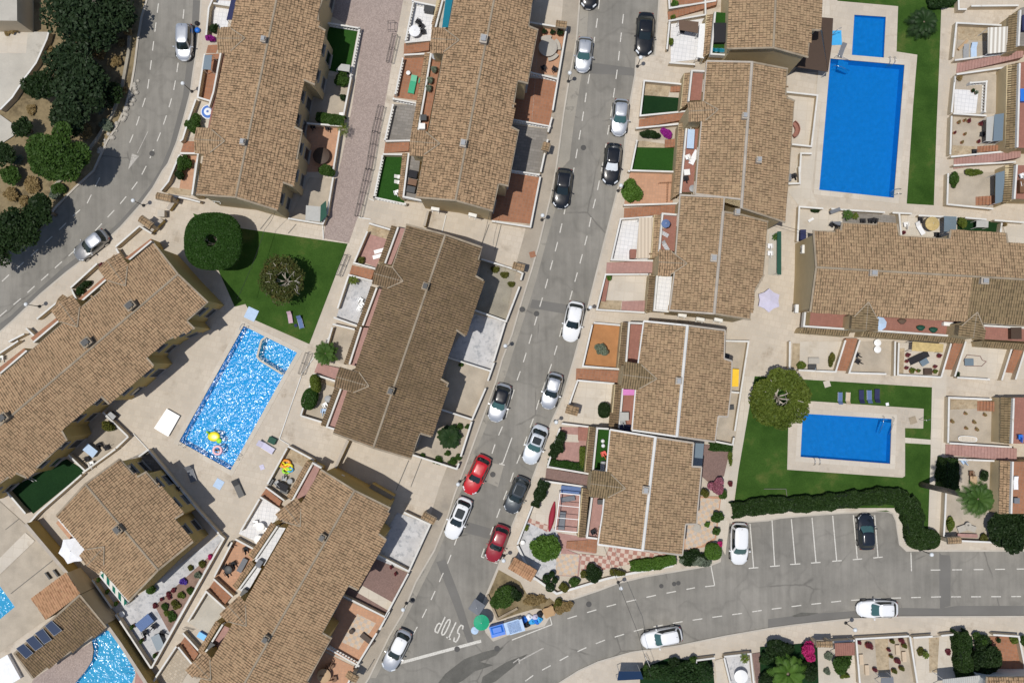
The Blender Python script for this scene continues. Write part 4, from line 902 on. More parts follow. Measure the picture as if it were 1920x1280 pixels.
# painted markings
zz = .014
for pts, per, st in ((A('297 7 291 55 286 95 281 137 276 173 264 210 252 247 243 268'), 1.98, .0), (A('187 333 163 382 137 405 110 432 80 460 50 487 18 514 -30 560'), 1.95, .0),
    (A('345 18 343 37 338 90 331 140 325 173 315 208 304 241 291 274 277 306 262 335 243 361 223 385 203 406 183 428 160 452 134 475 112 494 87 517 63 538 39 560 12 582 -30 618'), 1.86, .0)):
    markings('road_marking', dashes(pts, per, .98, .1, zz, start=st))
for pts, per, st in ((A('1124 0 1120 37 1115 70 1106 137 1100 170 1095 205 1089 242 1083 277 1077 312 1052 427 1043 464 1033 500 1024 535 1012 575 1002 610 991 647 980 683 968 717 958 750 946 790 930 827 919 860'), 1.95, 0),
    (A('858 1004 843 1047 826 1085 810 1120 793 1155 775 1188 750 1232 728 1272'), 1.98, 0),
    (A('1169 27 1163 80 1159 119 1154 155 1149 190 1145 218 1139 254 1133 292 1126 328 1119 363 1110 399 1102 438 1093 473 1084 506 1075 538 1045 646 1034 683 1022 717 1011 749 1001 782 990 812 978 846 966 876 955 908 943 939 931 971 919 1002'), 1.93, 0),
    (A('1064 1159 1109 1145 1146 1134 1186 1125 1225 1116 1261 1109 1303 1101'), 2.05, 0), (A('985 1276 1004 1262 1034 1246 1065 1229 1097 1214 1131 1200 1167 1189 1201 1179 1237 1172 1276 1165 1311 1160 1346 1155 1384 1150 1424 1144 1464 1139 1502 1134 1540 1130 1576 1126 1652 1121 1692 1120 1762 1118 1820 1118 1990 1117'), 2.0, 0),
    (A('1745 1068 1832 1067 1990 1065'), 2.15, 0)):
    markings('road_marking', dashes(pts, per, .98, .1, zz, start=st))
m = MB(); pline(m, A('750 1242 902 1201'), .3, zz); markings('stop_line', m)
m = MB(); pline(m, A('960 1199 1035 1170 1031 1156'), .1, zz); 
m2 = MB(); pline(m2, A('972 1239 1019 1214'), .12, zz+.002); pline(m2, A('962 1242 973 1234 974 1244'), .1, zz+.003); markings('road_arrow', m2, 'road_paint_worn')
pline(m, A('1322 1099 1340 1097 1333 1060'), .1, zz); pline(m, A('1708 1035 1709 1070'), .1, zz); pline(m, A('960 820 943 867 940 868'), .1, zz); pline(m, T('12', '1825 915 1865 925'), .1, zz+.002); pline(m, T('13', '1712 270 1690 333 1712 340'), .1, zz); pline(m, T('13', '1775 370 1810 382'), .1, zz)
for s_ in ('33|30 60 50 400|15 405 88 399', '33|175 50 205 385|166 390 242 385', '33|330 40 360 373|322 379 395 374', '33|485 25 515 360|482 366 552 361', '33|640 20 670 350|636 354 706 348', '33|800 20 825 335|790 341 860 334', '23|1785 85 1812 412|1775 419 1847 413'):
    t_, a, b = s_.split('|'); pline(m, T(t_, a), .105, zz); pline(m, T(t_, b), .105, zz+.003)
markings('parking_marking', m)
m = MB(); pline(m, T('00', '1110 985 1030 1150'), .07, zz); q = W(T('00', '990 1152 1042 1172 960 1275'), zz); m.add(q, [(0, 2, 1) if (q[1]-q[0]).cross(q[2]-q[0]).z < 0 else (0, 1, 2)]); markings('road_arrow', m, 'road_paint_worn')
# STOP, read by the driver coming down the street
m = MB(); o = P(842, 1178, zz); rd = (P(816, 1166, zz)-P(862, 1189, zz)).normalized(); up = Vector((rd.y, -rd.x, 0)); up = Vector((-rd.y, rd.x, 0))
up = (P(835, 1195, zz)-P(850, 1163, zz)).normalized()
GL = {'S': [[(1, .82), (.8, 1), (.2, 1), (0, .85), (0, .62), (.2, .5), (.8, .48), (1, .35), (1, .15), (.8, 0), (.2, 0), (0, .16)]], 'T': [[(-.05, 1), (1.05, 1)], [(.5, 1), (.5, 0)]], 'O': [[(.5, 0), (.15, .08), (0, .3), (0, .7), (.15, .92), (.5, 1), (.85, .92), (1, .7), (1, .3), (.85, .08), (.5, 0)]], 'P': [[(0, 0), (0, 1), (.75, 1), (1, .88), (1, .6), (.75, .47), (0, .47)]]}
for k, ch in enumerate('STOP'):
    for stk in GL[ch]:
        q = [o+rd*((k-1.5)*.70-.19+x*.38)+up*(y-.5)*1.72 for x, y in stk]
        for i, (a, b) in enumerate(zip(q[:-1], q[1:])):
            d = (b-a).normalized(); s = Vector((-d.y, d.x, 0))*.068; ex = d*.03; dz = Vector((0, 0, .0007*i)); m.add([a-s-ex+dz, b-s+ex+dz, b+s+ex+dz, a+s-ex+dz], [(0, 1, 2, 3)])
markings('road_lettering', m)
# -------- lawns, paths and terraces (pixel outlines)
floor('lawn', A('362 400 452 428 652 457 580 645 478 600 460 570 440 575'), 'lawn')
floor('walkway', A('612 -60 760 -60 756 0 742 75 727 165 712 250 693 345 680 385 668 415 654 456 607 447 612 400 640 300 660 200 672 120 676 60 620 30'), 'walk_mauve')
floor('lawn', A('1570 2 1575 -60 1800 -60 1797 15 1765 15 1762 100 1756 240 1751 385 1700 382 1712 200 1720 103 1681 97 1684 12'), 'lawn')
floor('lawn', A('1415 705 1522 712 1750 726 1745 820 1745 990 1700 1000 1690 960 1600 955 1373 968 1385 880'), 'lawn', holes=[POOLC])
floor('pool_terrace', A('1490 752 1525 752 1732 766 1731 803 1697 802 1697 820 1697 892 1692 895 1476 880 1478 800'), 'paving_cream', holes=[POOLC])
floor('path', A('1697 820 1746 824 1746 833 1697 830'), 'paving_light')
floor('path', A('1748 700 1775 700 1768 1010 1740 1000 1745 850'), 'paving_light')
floor('pavement', A('1360 1040 1345 1010 1350 940 1365 820 1390 705 1415 705 1385 880 1370 960'), 'paving_light')
floor('parking_edge', A('1360 965 1470 958 1600 952 1690 952 1700 985 1710 1030 1735 1031 1700 1031 1688 1020 1681 975 1675 961 1662 956 1565 961 1465 969 1440 974 1372 979 1358 974'), 'paving_light', .13)
pool(POOLA, 'water_lively', 1.25, 'pool_tile_mid'); pool(POOLB, 'water_calm', 1.5); pool(POOLB2, 'water_calm', .6); pool(POOLC, 'water_calm', 1.2); pool(POOLD, 'water_pale', 1.1, 'pool_tile_pale'); pool(POOLE, 'water_pale', .8, 'pool_tile_pale')
m = MB(); strip(m, W(A('499 631 490 638 482 668 487 675 529 701'), .14), .2, -1.1, .14); tag(m.obj('pool_divider', M['paving_light']), kind='structure')

coping(POOLA, .45); coping(POOLB, .55); coping(POOLC, .5); coping(POOLD, .35, 'wall_white')
# ================================================================ THE HOUSES
B1 = Bld('terraced_house', 'long brown tiled terrace at the top left between the curved road and the mauve walkway', 'house', A('531 -60 442 370'), 7.6, 16)
B1.slope(A('369 365 455 -60'), 'tile_warm', win=True)
B1.slope(A('617 -60 605 0 598 22 597 50 610 58 590 159 569 150 552 238 567 246 549 349 530 342 519 394')[::-1], 'tile_warm', win=True)
B1.porch(T('00', '1840 290')[0], T('00', '1625 290')[0], 1.1, 'tile_sandy'); B1.porch(T('00', '1690 1060')[0], T('00', '1455 1045')[0], 1.1, 'tile_sandy')
B1.chimney(495, 75, .5, .6); B1.chimney(456, 267, .5, .6)
B1.balcony(T('00', '1665 395 1715 395 1610 960 1560 960'), 'balcony_red', 2.7, T('00', '1655 395 1600 690 1565 800')); B1.balcony(T('01', '1462 -60 1500 -60 1478 180 1435 180'), 'concrete', 2.7, T('01', '1490 -160 1440 180'))
B2 = Bld('terraced_house', 'terrace with orange brown tiles at the top centre, west of the steep street', 'house', A('938 -60 854 376'), 7.6, 16)
B2.slope(A('779 370 862 -60'), 'tile_warm', win=True); B2.slope(A('1012 -60 999 0 992 50 1009 57 990 157 971 152 958 238 973 246 953 349 936 345 924 396')[::-1], 'tile_warm', win=True)
B2.porch(T('10', '1525 305')[0], T('10', '1310 290')[0]); B2.porch(T('10', '1380 1080')[0], T('10', '1155 1060')[0])
B2.chimney(907, 75, .7, .8); B2.chimney(869, 270, .6, .8)
B2.balcony(T('10', '1320 388 1400 392 1285 980 1215 975'), 'terracotta', 2.7, T('10', '1312 400 1262 720 1217 975')); B2.ledge(T('10', '1306 400 1208 975'), T('10', '1278 400 1165 985')); B2.balcony(T('10', '1395 0 1490 0 1445 212 1370 212'), 'concrete', 2.7, T('10', '1400 0 1345 210')); B2.ledge(T('10', '1392 0 1330 215'), T('10', '1355 0 1315 215'))
B2.balcony(T('11', '1150 -130 1235 -130 1200 205 1115 195'), 'grey_paving', 2.7, T('11', '1145 -130 1105 195 1250 225')); B2.ledge(T('11', '1135 -130 1100 195'), T('11', '1110 -130 1070 190'))
B3 = Bld('terraced_house', 'dark weathered terrace in the middle of the picture, standing askew beside the street', 'house', A('835 440 700 839'), 7.6, 16)
B3.slope(A('625 812 762 421'), 'tile_old', win=True); B3.slope(A('904 464 891 517 906 526 872 630 855 618 826 710 841 719 808 818 788 812 771 860')[::-1], 'tile_old', win=True)
B3.porch(T('11', '1105 830')[0], T('11', '885 770')[0], 1.0, 'tile_old'); B3.porch(T('12', '850 335')[0], T('12', '600 265')[0], 1.0, 'tile_old')
B3.chimney(798, 537, .6, .6, mat='mortar'); B3.chimney(733, 733, .6, .6, mat='mortar')
for q, mt in (('11|1070 428 1120 435 1015 705 965 695|1065 425 968 693', 'terrace_pink'), ('11|905 880 960 895 850 1168 795 1160|905 878 800 1160', 'terrace_pink'), ('11|790 1172 860 1180 750 1465 692 1450|788 1172 700 1450', 'terrace_pink'), ('12|640 358 695 365 598 655 535 640|636 355 530 640 590 658', 'terrace_pink')):
    t_, a, b = q.split('|'); B3.balcony(T(t_, a), mt, 2.7, T(t_, b))
B3.ledge(T('11', '1055 420 960 690'), T('11', '1018 412 915 690'), mat='tile_old'); B3.ledge(T('11', '900 876 700 1450'), T('11', '870 866 655 1450'), mat='tile_old'); B3.ledge(T('12', '628 352 520 638'), T('12', '595 340 488 630'), mat='tile_old')
B4 = Bld('terraced_house', 'long diagonal terrace at the left between the curved road and the sparkling pool', 'house', A('334 514 -60 848'), 7.6, 16, 'render_yellow')
B4.slope(A('-60 757 289 457'), 'tile_rows', win=True, verge='mortar'); B4.slope(A('390 567 351 602 365 616 307 641 275 670 288 685 205 757 189 742 116 807 126 825 50 895 30 886 0 907 -60 960')[::-1], 'tile_rows', win=True)
B4.porch(T('01', '945 865')[0], T('01', '800 670')[0], 1.15); B4.porch(T('01', '585 1172')[0], T('01', '445 985')[0], 1.15)
B4.chimney(246, 573, .8, .8, mat='mortar'); B4.chimney(164, 642, .8, .8, mat='mortar'); B4.chimney(8, 783, .8, .8, mat='mortar')
for q, mt in (('01|948 715 1160 560 1130 510 922 668|940 690 1135 528', 'terracotta'), ('01|590 1015 810 830 782 795 560 985|580 1003 800 812', 'terracotta'), ('01|260 1290 448 1140 418 1105 230 1255|250 1285 440 1125', 'terracotta'), ('02|0 250 210 85 180 50 -30 215|0 240 200 68', 'terracotta')):
    t_, a, b = q.split('|'); B4.balcony(T(t_, a), mt, 2.7, T(t_, b))
B5 = Bld('detached_house', 'short house with a square brown tiled roof left of the diagonal white garden walls', 'house', A('160 907 297 1068'), 7.2, 16, 'render_yellow')
B5.slope(A('225 860 257 894 275 884 344 962 328 972 362 1015')[::-1], 'tile_rows', win=True); B5.slope(A('242 1126 107 965'), 'tile_rows')
B5.porch(T('03', '785 255')[0], T('03', '650 400')[0], 1.1); B5.chimney(222, 992, .7, .6, mat='mortar')
B5.balcony(T('03', '770 440 975 670 930 705 745 480'), 'tile_white', 1.2, T('03', '745 432 968 668'), .5); B5.balcony(T('03', '440 55 645 285 610 310 420 80'), 'terracotta_pale', 1.2, T('03', '438 52 632 275'), .5)
B6 = Bld('terraced_house', 'long terrace at the bottom centre running diagonally down to the edge of the picture', 'house', A('665 919 430 1330'), 7.6, 16, 'render_yellow')
B6.slope(A('345 1330 375 1276 420 1197 492 1072 532 1002 562 955 602 880'), 'tile_rows', win=True); B6.slope(A('732 952 710 1000 724 1011 670 1105 654 1097 605 1186 622 1196 580 1272 545 1340')[::-1], 'tile_rows', win=True)
B6.porch(T('12', '335 1385')[0], T('12', '215 1235')[0], 1.1); B6.porch(T('03', '1850 850')[0], T('03', '1710 700')[0], 1.1); B6.porch(T('03', '1585 1255')[0], T('03', '1450 1120')[0], 1.1)
B6.chimney(605, 1007, .6, .6, mat='mortar'); B6.chimney(499, 1197, .6, .6, mat='mortar')
B6.balcony(T('12', '428 918 482 945 345 1240 280 1195'), 'terrace_pink', 2.7, T('12', '490 948 425 912 270 1195')); B6.ledge(T('12', '418 910 265 1185'), T('12', '385 892 232 1165'))
B6.balcony(T('13', '165 110 222 118 60 400 -10 365'), 'tile_white', 2.7, T('13', '160 105 -5 350')); B6.ledge(T('13', '150 98 -20 350'), T('13', '125 80 -60 320'))
B6.balcony(T('03', '1925 400 1960 420 1850 610 1790 580'), 'tile_white', 2.7, T('03', '1925 395 1790 580')); B6.ledge(T('03', '1910 390 1775 580'), T('03', '1890 365 1745 550'))
B6.balcony(T('03', '1675 845 1725 868 1600 1115 1530 1075'), 'terrace_pink', 2.7, T('03', '1670 840 1525 1075')); B6.ledge(T('03', '1655 830 1510 1070'), T('03', '1625 815 1485 1040'))
B6.block(T('12', '870 1065 1035 1160 1005 1195 845 1095'), 1.9, 'render_yellow', 'mortar'); 
GR = 'terraced houses with clay tile roofs'
B7 = Bld('terraced_house', 'house cut by the top edge, beside the dark canopy left of the small blue pool', 'house', A('1457 -60 1450 90'), 7.6, 16, 'render_cream')
B7.slope(A('1364 92 1370 -60'), 'tile_sandy'); B7.slope(A('1543 -60 1541 0 1537 57 1521 57 1515 108')[::-1], 'tile_sandy', win=True)
B7.balcony(T('20', '1515 90 1625 100 1610 405 1490 400'), 'turf', 2.7, T('20', '1525 90 1495 405 1605 412')); B7.ledge(T('20', '1510 105 1480 400'), T('20', '1455 110 1435 430'))
B8 = Bld('terraced_house', 'upper part of the long sandy terrace left of the large blue pool', 'house', A('1410 117 1390 390'), 7.8, 16)
B8.slope(A('1390 374 1304 364 1307 320 1315 231 1325 115'), 'tile_sandy', verge='mortar_white', win=True); B8.slope(A('1477 130 1474 183 1490 190 1481 320 1472 417')[::-1], 'tile_sandy', win=True)
B8.porch(T('20', '1545 825')[0], T('20', '1325 835')[0], .9, 'tile_sandy'); B8.chimney(1396, 218, .5, .5); B8.chimney(1423, 300, .5, .3)
B8.balcony(T('20', '1345 535 1460 540 1440 750 1325 755'), 'balcony_red', 2.7, T('20', '1455 535 1350 530 1325 760')); B8.ledge(T('20', '1345 545 1322 770'), T('20', '1290 550 1262 820'), mat='tile_sandy')
B8.balcony(T('20', '1305 930 1425 930 1385 1440 1265 1440'), 'balcony_red', 2.7, T('20', '1420 925 1312 925 1265 1450')); B8.ledge(T('20', '1300 930 1255 1450'), T('20', '1250 930 1210 1480'), mat='tile_sandy')
B9 = Bld('terraced_house', 'lower part of the long sandy terrace, with a lilac parasol beside it', 'house', A('1356 397 1339 588'), 7.5, 16)
B9.slope(A('1255 582 1264 515 1275 366 1358 370'), 'tile_sandy', verge='mortar_white', win=True); B9.slope(A('1407 599 1414 547 1432 515 1440 416 1392 403'), 'tile_sandy', win=True)
B9.porch(T('21', '1312 697')[0], T('21', '1102 685')[0], 1.1); B9.chimney(1382, 398, .5, .5); B9.chimney(1338, 484, .6, .3)
B9.balcony(T('21', '1125 328 1245 338 1225 608 1105 602'), 'balcony_red', 2.7, T('21', '1235 330 1130 322 1105 605')); B9.ledge(T('21', '1120 335 1098 645'), T('21', '1065 330 1038 655'), mat='tile_sandy')
B9.balcony(T('21', '1085 785 1200 790 1178 1055 1065 1048'), 'tile_white', 2.7, T('21', '1195 785 1090 780 1068 1045 1175 1055')); B9.ledge(T('21', '1078 790 1055 1050'), T('21', '1030 780 1005 1062'), mat='tile_old')
B10 = Bld('terraced_house', 'pair of houses with white roof edges beside the garden of orange soil', 'house', A('1289 610 1269 818'), 7.5, 16)
B10.slope(A('1185 806 1195 692 1207 602'), 'tile_sandy', verge='wall_white', win=True); B10.slope(A('1359 619 1357 672 1372 677 1370 732 1364 781 1346 780 1340 828')[::-1], 'tile_sandy', verge='mortar_white', win=True)
B10.porch(T('22', '1085 280')[0], T('22', '832 250')[0], 1.15, 'tile_mossy'); B10.chimney(1272, 714, .55, .5)
B10.balcony(A('1180 608 1206 609 1196 683 1174 681'), 'balcony_red', 2.7, A('1206 606 1180 605 1174 682')); B10.ledge(A('1179 606 1171 684'), A('1166 604 1158 690'), mat='tile_old')
B10.balcony(T('22', '830 350 925 355 895 655 802 650'), 'balcony_red', 2.7, T('22', '832 352 805 650')); B10.ledge(T('22', '825 330 798 640'), T('22', '770 320 737 638'), mat='tile_old')
B11 = Bld('terraced_house', 'southern pair of houses with white roof edges above the chequered garden paths', 'house', A('1229 819 1205 1031'), 7.5, 16)
B11.slope(A('1121 1020 1130 960 1144 805'), 'tile_sandy', verge='wall_white', win=True); B11.slope(A('1300 830 1297 874 1315 875 1307 960 1306 982 1285 982 1279 1040')[::-1], 'tile_sandy', verge='mortar_white', win=True)
B11.porch(T('22', '850 1100')[0], T('22', '590 1065')[0], 1.1, 'tile_mossy'); B11.chimney(1210, 918, .6, .5, mat='mortar_white')
B11.balcony(T('22', '635 655 732 662 702 975 605 968'), 'turf', 2.7, T('22', '725 655 640 650 608 968 700 975')); B11.ledge(T('22', '630 648 598 978'), T('22', '580 640 545 978'), mat='tile_old')
B11.balcony(T('23', '600 -110 690 -120 645 195 560 188'), 'terrace_pink', 2.7, T('23', '600 -110 562 188 640 198')); B11.ledge(T('23', '580 -170 548 190'), T('23', '525 -180 492 185'), mat='tile_old')
B12 = Bld('terraced_house', 'horizontal terrace at the right with two tones of roof tile', 'house', A('1530 501 1990 528'), 7.7, 16)
B12.slope(A('1525 432 1576 433 1579 417 1682 421 1686 442 1780 447 1782 432 1886 437 1889 456 1990 462')[::-1], 'tile_sandy', win=True)
B12.slope(A('1990 618 1920 612 1810 602 1519 584'), 'tile_sandy', subs=[(A('1530 501 1824 521 1812 603 1519 584'), 'tile_sandy'), (A('1824 521 1990 528 1990 618 1812 603'), 'tile_mossy')], win=True)
B12.porch(T('31', '750 985')[0], T('31', '735 1195')[0], 1.1, 'tile_mossy'); B12.porch(T('31', '1565 1060')[0], T('31', '1540 1252')[0], 1.1, 'tile_mossy'); B12.chimney(1637, 512, .6, .5); B12.chimney(1845, 527, .6, .5)
B12.balcony(T('31', '320 1050 640 1078 632 1182 310 1160'), 'balcony_red', 2.7, T('31', '280 1060 270 1165 630 1190')); B12.balcony(T('31', '800 1095 1420 1130 1415 1232 800 1192'), 'balcony_red', 2.7, T('31', '805 1198 1418 1240')); B12.balcony(T('31', '1620 1155 2100 1180 2100 1290 1615 1262'), 'balcony_red', 2.7, T('31', '1610 1160 2100 1188'))
B12.ledge(T('31', '265 1172 620 1198'), T('31', '240 1210 600 1240'), mat='tile_mossy'); B12.ledge(T('31', '720 1200 1480 1255'), T('31', '700 1240 1470 1290'), mat='tile_mossy'); B12.ledge(T('31', '1610 1275 2000 1300'), T('31', '1600 1315 2000 1345'), mat='tile_mossy')
# far right column: houses whose ridges lie beyond the frame
B13 = Bld('terraced_house', 'house at the top right corner with a narrow tiled canopy and a ribbed white awning', 'house', A('2100 -60 2080 385'), 7.6, 16)
B13.slope(A('1992 385 2008 -60'), 'tile_sandy', win=True)
B13.ledge(T('30', '1888 80 1870 380'), T('30', '1815 120 1795 392'), 3.0, 2.4, 'tile_mossy'); B13.ledge(T('30', '1885 470 1865 1120'), T('30', '1790 490 1780 1110'), 3.0, 2.4, 'tile_mossy'); B13.ledge(T('31', '1865 -50 1845 215'), T('31', '1780 -40 1770 250'), 3.0, 2.4, 'tile_mossy')
B13.balcony(T('30', '1895 60 2060 30 2050 350 1880 345'), 'grey_paving', 2.8, T('30', '1895 75 1880 345'))
B13.balcony(T('30', '1890 470 2060 445 2050 1110 1870 1110'), 'balcony_red', 2.8, T('30', '1890 475 1872 1105')); B13.balcony(T('31', '1865 -40 2080 -40 2060 215 1850 212'), 'balcony_red', 2.8, T('31', '1868 -45 1850 212'))
B14 = Bld('terraced_house', 'house on the right edge of the picture below the junction of the paths', 'house', A('2100 750 2090 1010'), 7.6, 16)
B14.slope(A('1995 1010 2000 740'), 'tile_sandy', win=True)
B14.ledge(T('32', '1830 425 1825 770'), T('32', '1755 420 1748 760'), 3.0, 2.4, 'tile_mossy'); B14.ledge(T('32', '1825 900 1815 1290'), T('32', '1745 895 1730 1290'), 3.0, 2.4, 'tile_warm')
B14.balcony(T('32', '1840 420 2080 420 2070 770 1830 765'), 'balcony_red', 2.8, T('32', '1845 425 1832 765')); B14.balcony(T('32', '1835 900 2080 900 2070 1290 1825 1290'), 'terracotta', 2.8, T('32', '1838 900 1826 1290'))
B15 = Bld('villa', 'villa at the bottom left corner with four solar panels on its dark ribbed roof', 'house', T('03', '110 1058 600 618'), 4.2, 9, 'wall_beige', None)
B15.slope(T('03', '800 862 250 1242'), 'tile_old', verge='mortar', over=.3)
B15.ledge(T('03', '605 612 345 805'), T('03', '500 455 235 650'), 3.95, 3.3, 'tile_new')
B16 = Bld('terraced_house', 'pale house cut by the bottom edge at the right with a ribbed grey terrace roof', 'house', A('1840 1360 1960 1360'), 5.5, 16, 'wall_white')
B16.slope(A('1990 1268 1850 1268'), 'tile_warm', win=False)
B17 = Bld('flat_roof_house', 'flat roofed concrete house in the top left corner', 'house', A('-80 20 -20 20'), 4.0, 2, 'concrete', None)
B17.block(T('00', '-300 -200 125 -200 128 158 -300 150'), 3.6, 'wall_beige', 'concrete', name='flat_roof')
# ================================================================ CARS
SIL, SILG, WHT, BLK = carpaint('paint_silver', (.52, .54, .57), .55, .3), carpaint('paint_silver_grey', (.30, .30, .30), .5, .3), carpaint('paint_white', (.78, .79, .80)), carpaint('paint_black', (.008, .009, .011), 0, .22)
RED, RED2, GRY, WHS, NVY = carpaint('paint_red', (.50, .012, .018)), carpaint('paint_dark_red', (.27, .015, .025)), carpaint('paint_grey', (.075, .085, .092), .4, .3), carpaint('paint_pearl', (.62, .66, .70), .2, .3), carpaint('paint_blue_black', (.012, .016, .024), 0, .22)
car(347, 44, 344.5, 114, 'silver compact van parked on the curved road, a blue bag on the pavement beside it', SIL, kind='van', wd=1.75, H=1.68)
car(200, 437, 142, 483, 'silver grey small car parked beside the diagonal terrace on the curved road', SILG, kind='hatch', wd=1.72, roofmat=SIL)
car(1110, -62, 1103, 17, 'black car cut by the top edge of the picture on the west kerb', BLK, kind='hatch', wd=1.78)
car(1098, 69, 1091, 136, 'silver small car at the west kerb, opposite the long black saloon', SIL, kind='hatch', wd=1.72, wind='car_glass_green')
car(1212, 23, 1206, 105, 'long black saloon parked in the bay near the top of the street', BLK, kind='sedan', wd=1.86, H=1.42)
car(1166, 185, 1159, 255, 'silver small car parked in front of a black hatchback by the east kerb', SIL, kind='hatch', wd=1.72, wind='car_glass_green')
car(1152, 268, 1143, 347, 'black hatchback with a sunshade behind its windscreen, by the east kerb', BLK, kind='hatch', wd=1.8, wind='headlight', rails=True)
car(1060, 315, 1050, 391, 'black car with roof bars at the west kerb beside the red terraces', BLK, kind='hatch', wd=1.8, rails=True)
car(1082, 565, 1067, 640, 'white large hatchback standing alone at the east kerb in mid street', WHT, kind='hatch', wd=1.85, H=1.5, rails=True)
car(947, 719, 926, 790, 'silver car with a black glass roof at the west kerb', SIL, kind='hatch', wd=1.78, roofmat=BLK, wind='car_glass_green')
car(1044, 699, 1025, 766, 'silver hatchback with roof bars near the white paved garden', SIL, kind='hatch', wd=1.72, rails=True)
car(1017, 797, 990, 869, 'pale saloon with a dark sunroof at the east kerb', WHS, kind='sedan', wd=1.8, sunroof=1, wind='car_glass_green')
car(911, 854, 877, 925, 'bright red hatchback at the west kerb', RED, kind='hatch', wd=1.74)
car(983, 894, 955, 961, 'dark grey hatchback facing down the street at the east kerb', GRY, kind='hatch', wd=1.74, sunroof=2)
car(875, 933, 843, 1009, 'white hatchback in front of the bright red car', WHT, kind='hatch', wd=1.76, sunroof=1)
car(945, 984, 920, 1052, 'dark red hatchback at the east kerb near the stop lettering', RED2, kind='hatch', wd=1.72)
car(762, 1181, 725, 1256, 'silver car with a bright white roof near the stop line', SIL, kind='hatch', wd=1.74, roofmat=WHT)
car(1279, 1187, 1202, 1202, 'white estate car on the south side of the bottom road', WHT, kind='suv', wd=1.78, H=1.55, rails=True, wind='car_glass_green')
car(1684, 1141, 1606, 1141, 'white compact car with black side glass on the bottom road at the right', WHT, kind='hatch', wd=1.74, rails=True, wind='car_glass_green')
car(1387, 979, 1385, 1058, 'white van parked against the left end of the car park', WHT, kind='van', wd=1.82, H=1.7, wind='car_glass_green')
car(1625, 1031, 1622, 962, 'black small car parked nose first in the marked bays', NVY, kind='hatch', wd=1.72, wind='car_glass_green')
# ================================================================ LAMPS, COVERS
for x, y, l in ((360, 172, 'street lamp beside the silver van on the curved road'), (269.5, 385.5, 'street lamp on the wide pavement corner above the round clipped tree'), (74.5, 574.5, 'lowest street lamp on the curved road, by the diagonal terrace'),
    (1195, 125, 'street lamp in front of the long black saloon'), (1065.5, 153, 'street lamp just below the topmost silver car on the west kerb'), (1159, 358, 'street lamp beside the round bush and the black hatchback'), (1016, 412.5, 'street lamp on the west pavement below the red terraces'),
    (948, 650, 'street lamp on the west pavement level with the grey marble garden'), (1103, 580, 'street lamp by the white car in mid street'), (1041, 789, 'street lamp between the silver hatchback and the pale saloon'), (862, 902, 'street lamp on the west pavement beside the bright red car'),
    (945, 1041, 'street lamp beside the dark red car'), (761.75, 1130, 'street lamp on the west pavement left of the stop lettering'), (1159, 1091, 'street lamp on the corner of the bottom road below the round shrubs'), (1585.5, 1167, 'street lamp on the south pavement of the bottom road'), (1725, 1030, 'street lamp among the clipped bush at the end of the car park')):
    lamp(x, y, l)
for x, y, l in ((285, 288, 'manhole cover near the painted arrow'), (1094, 277, 'manhole cover in the street between the parked black cars'), (924, 889, 'manhole cover in a pale patch beside the red car'), (1006, 588, 'manhole cover by the dark strip in mid street'), (932, 1215, 'manhole cover near the end of the stop line'), (1104, 1132, 'manhole cover in the bottom road near the dry bush'), (1240, 1098, 'manhole cover left of a pair on the bottom road'), (1264, 1094, 'left one of the close pair of covers on the bottom road'), (1272, 1092.5, 'right one of the close pair of covers on the bottom road'), (857, 1216, 'manhole cover between the stop line and the lettering'), (773, 1125, 'manhole cover west of the lettering, by the pavement lamp') ): manhole(x, y, l, .28 if 'pair' not in l else .22)
manhole(979, 580, 'manhole cover on the west pavement beside the dark strip', .28, z=ZB+.015); manhole(998.5, 477, 'square red cover on the west pavement near the low planter', .3, True, 'terracotta', ZB+.015)
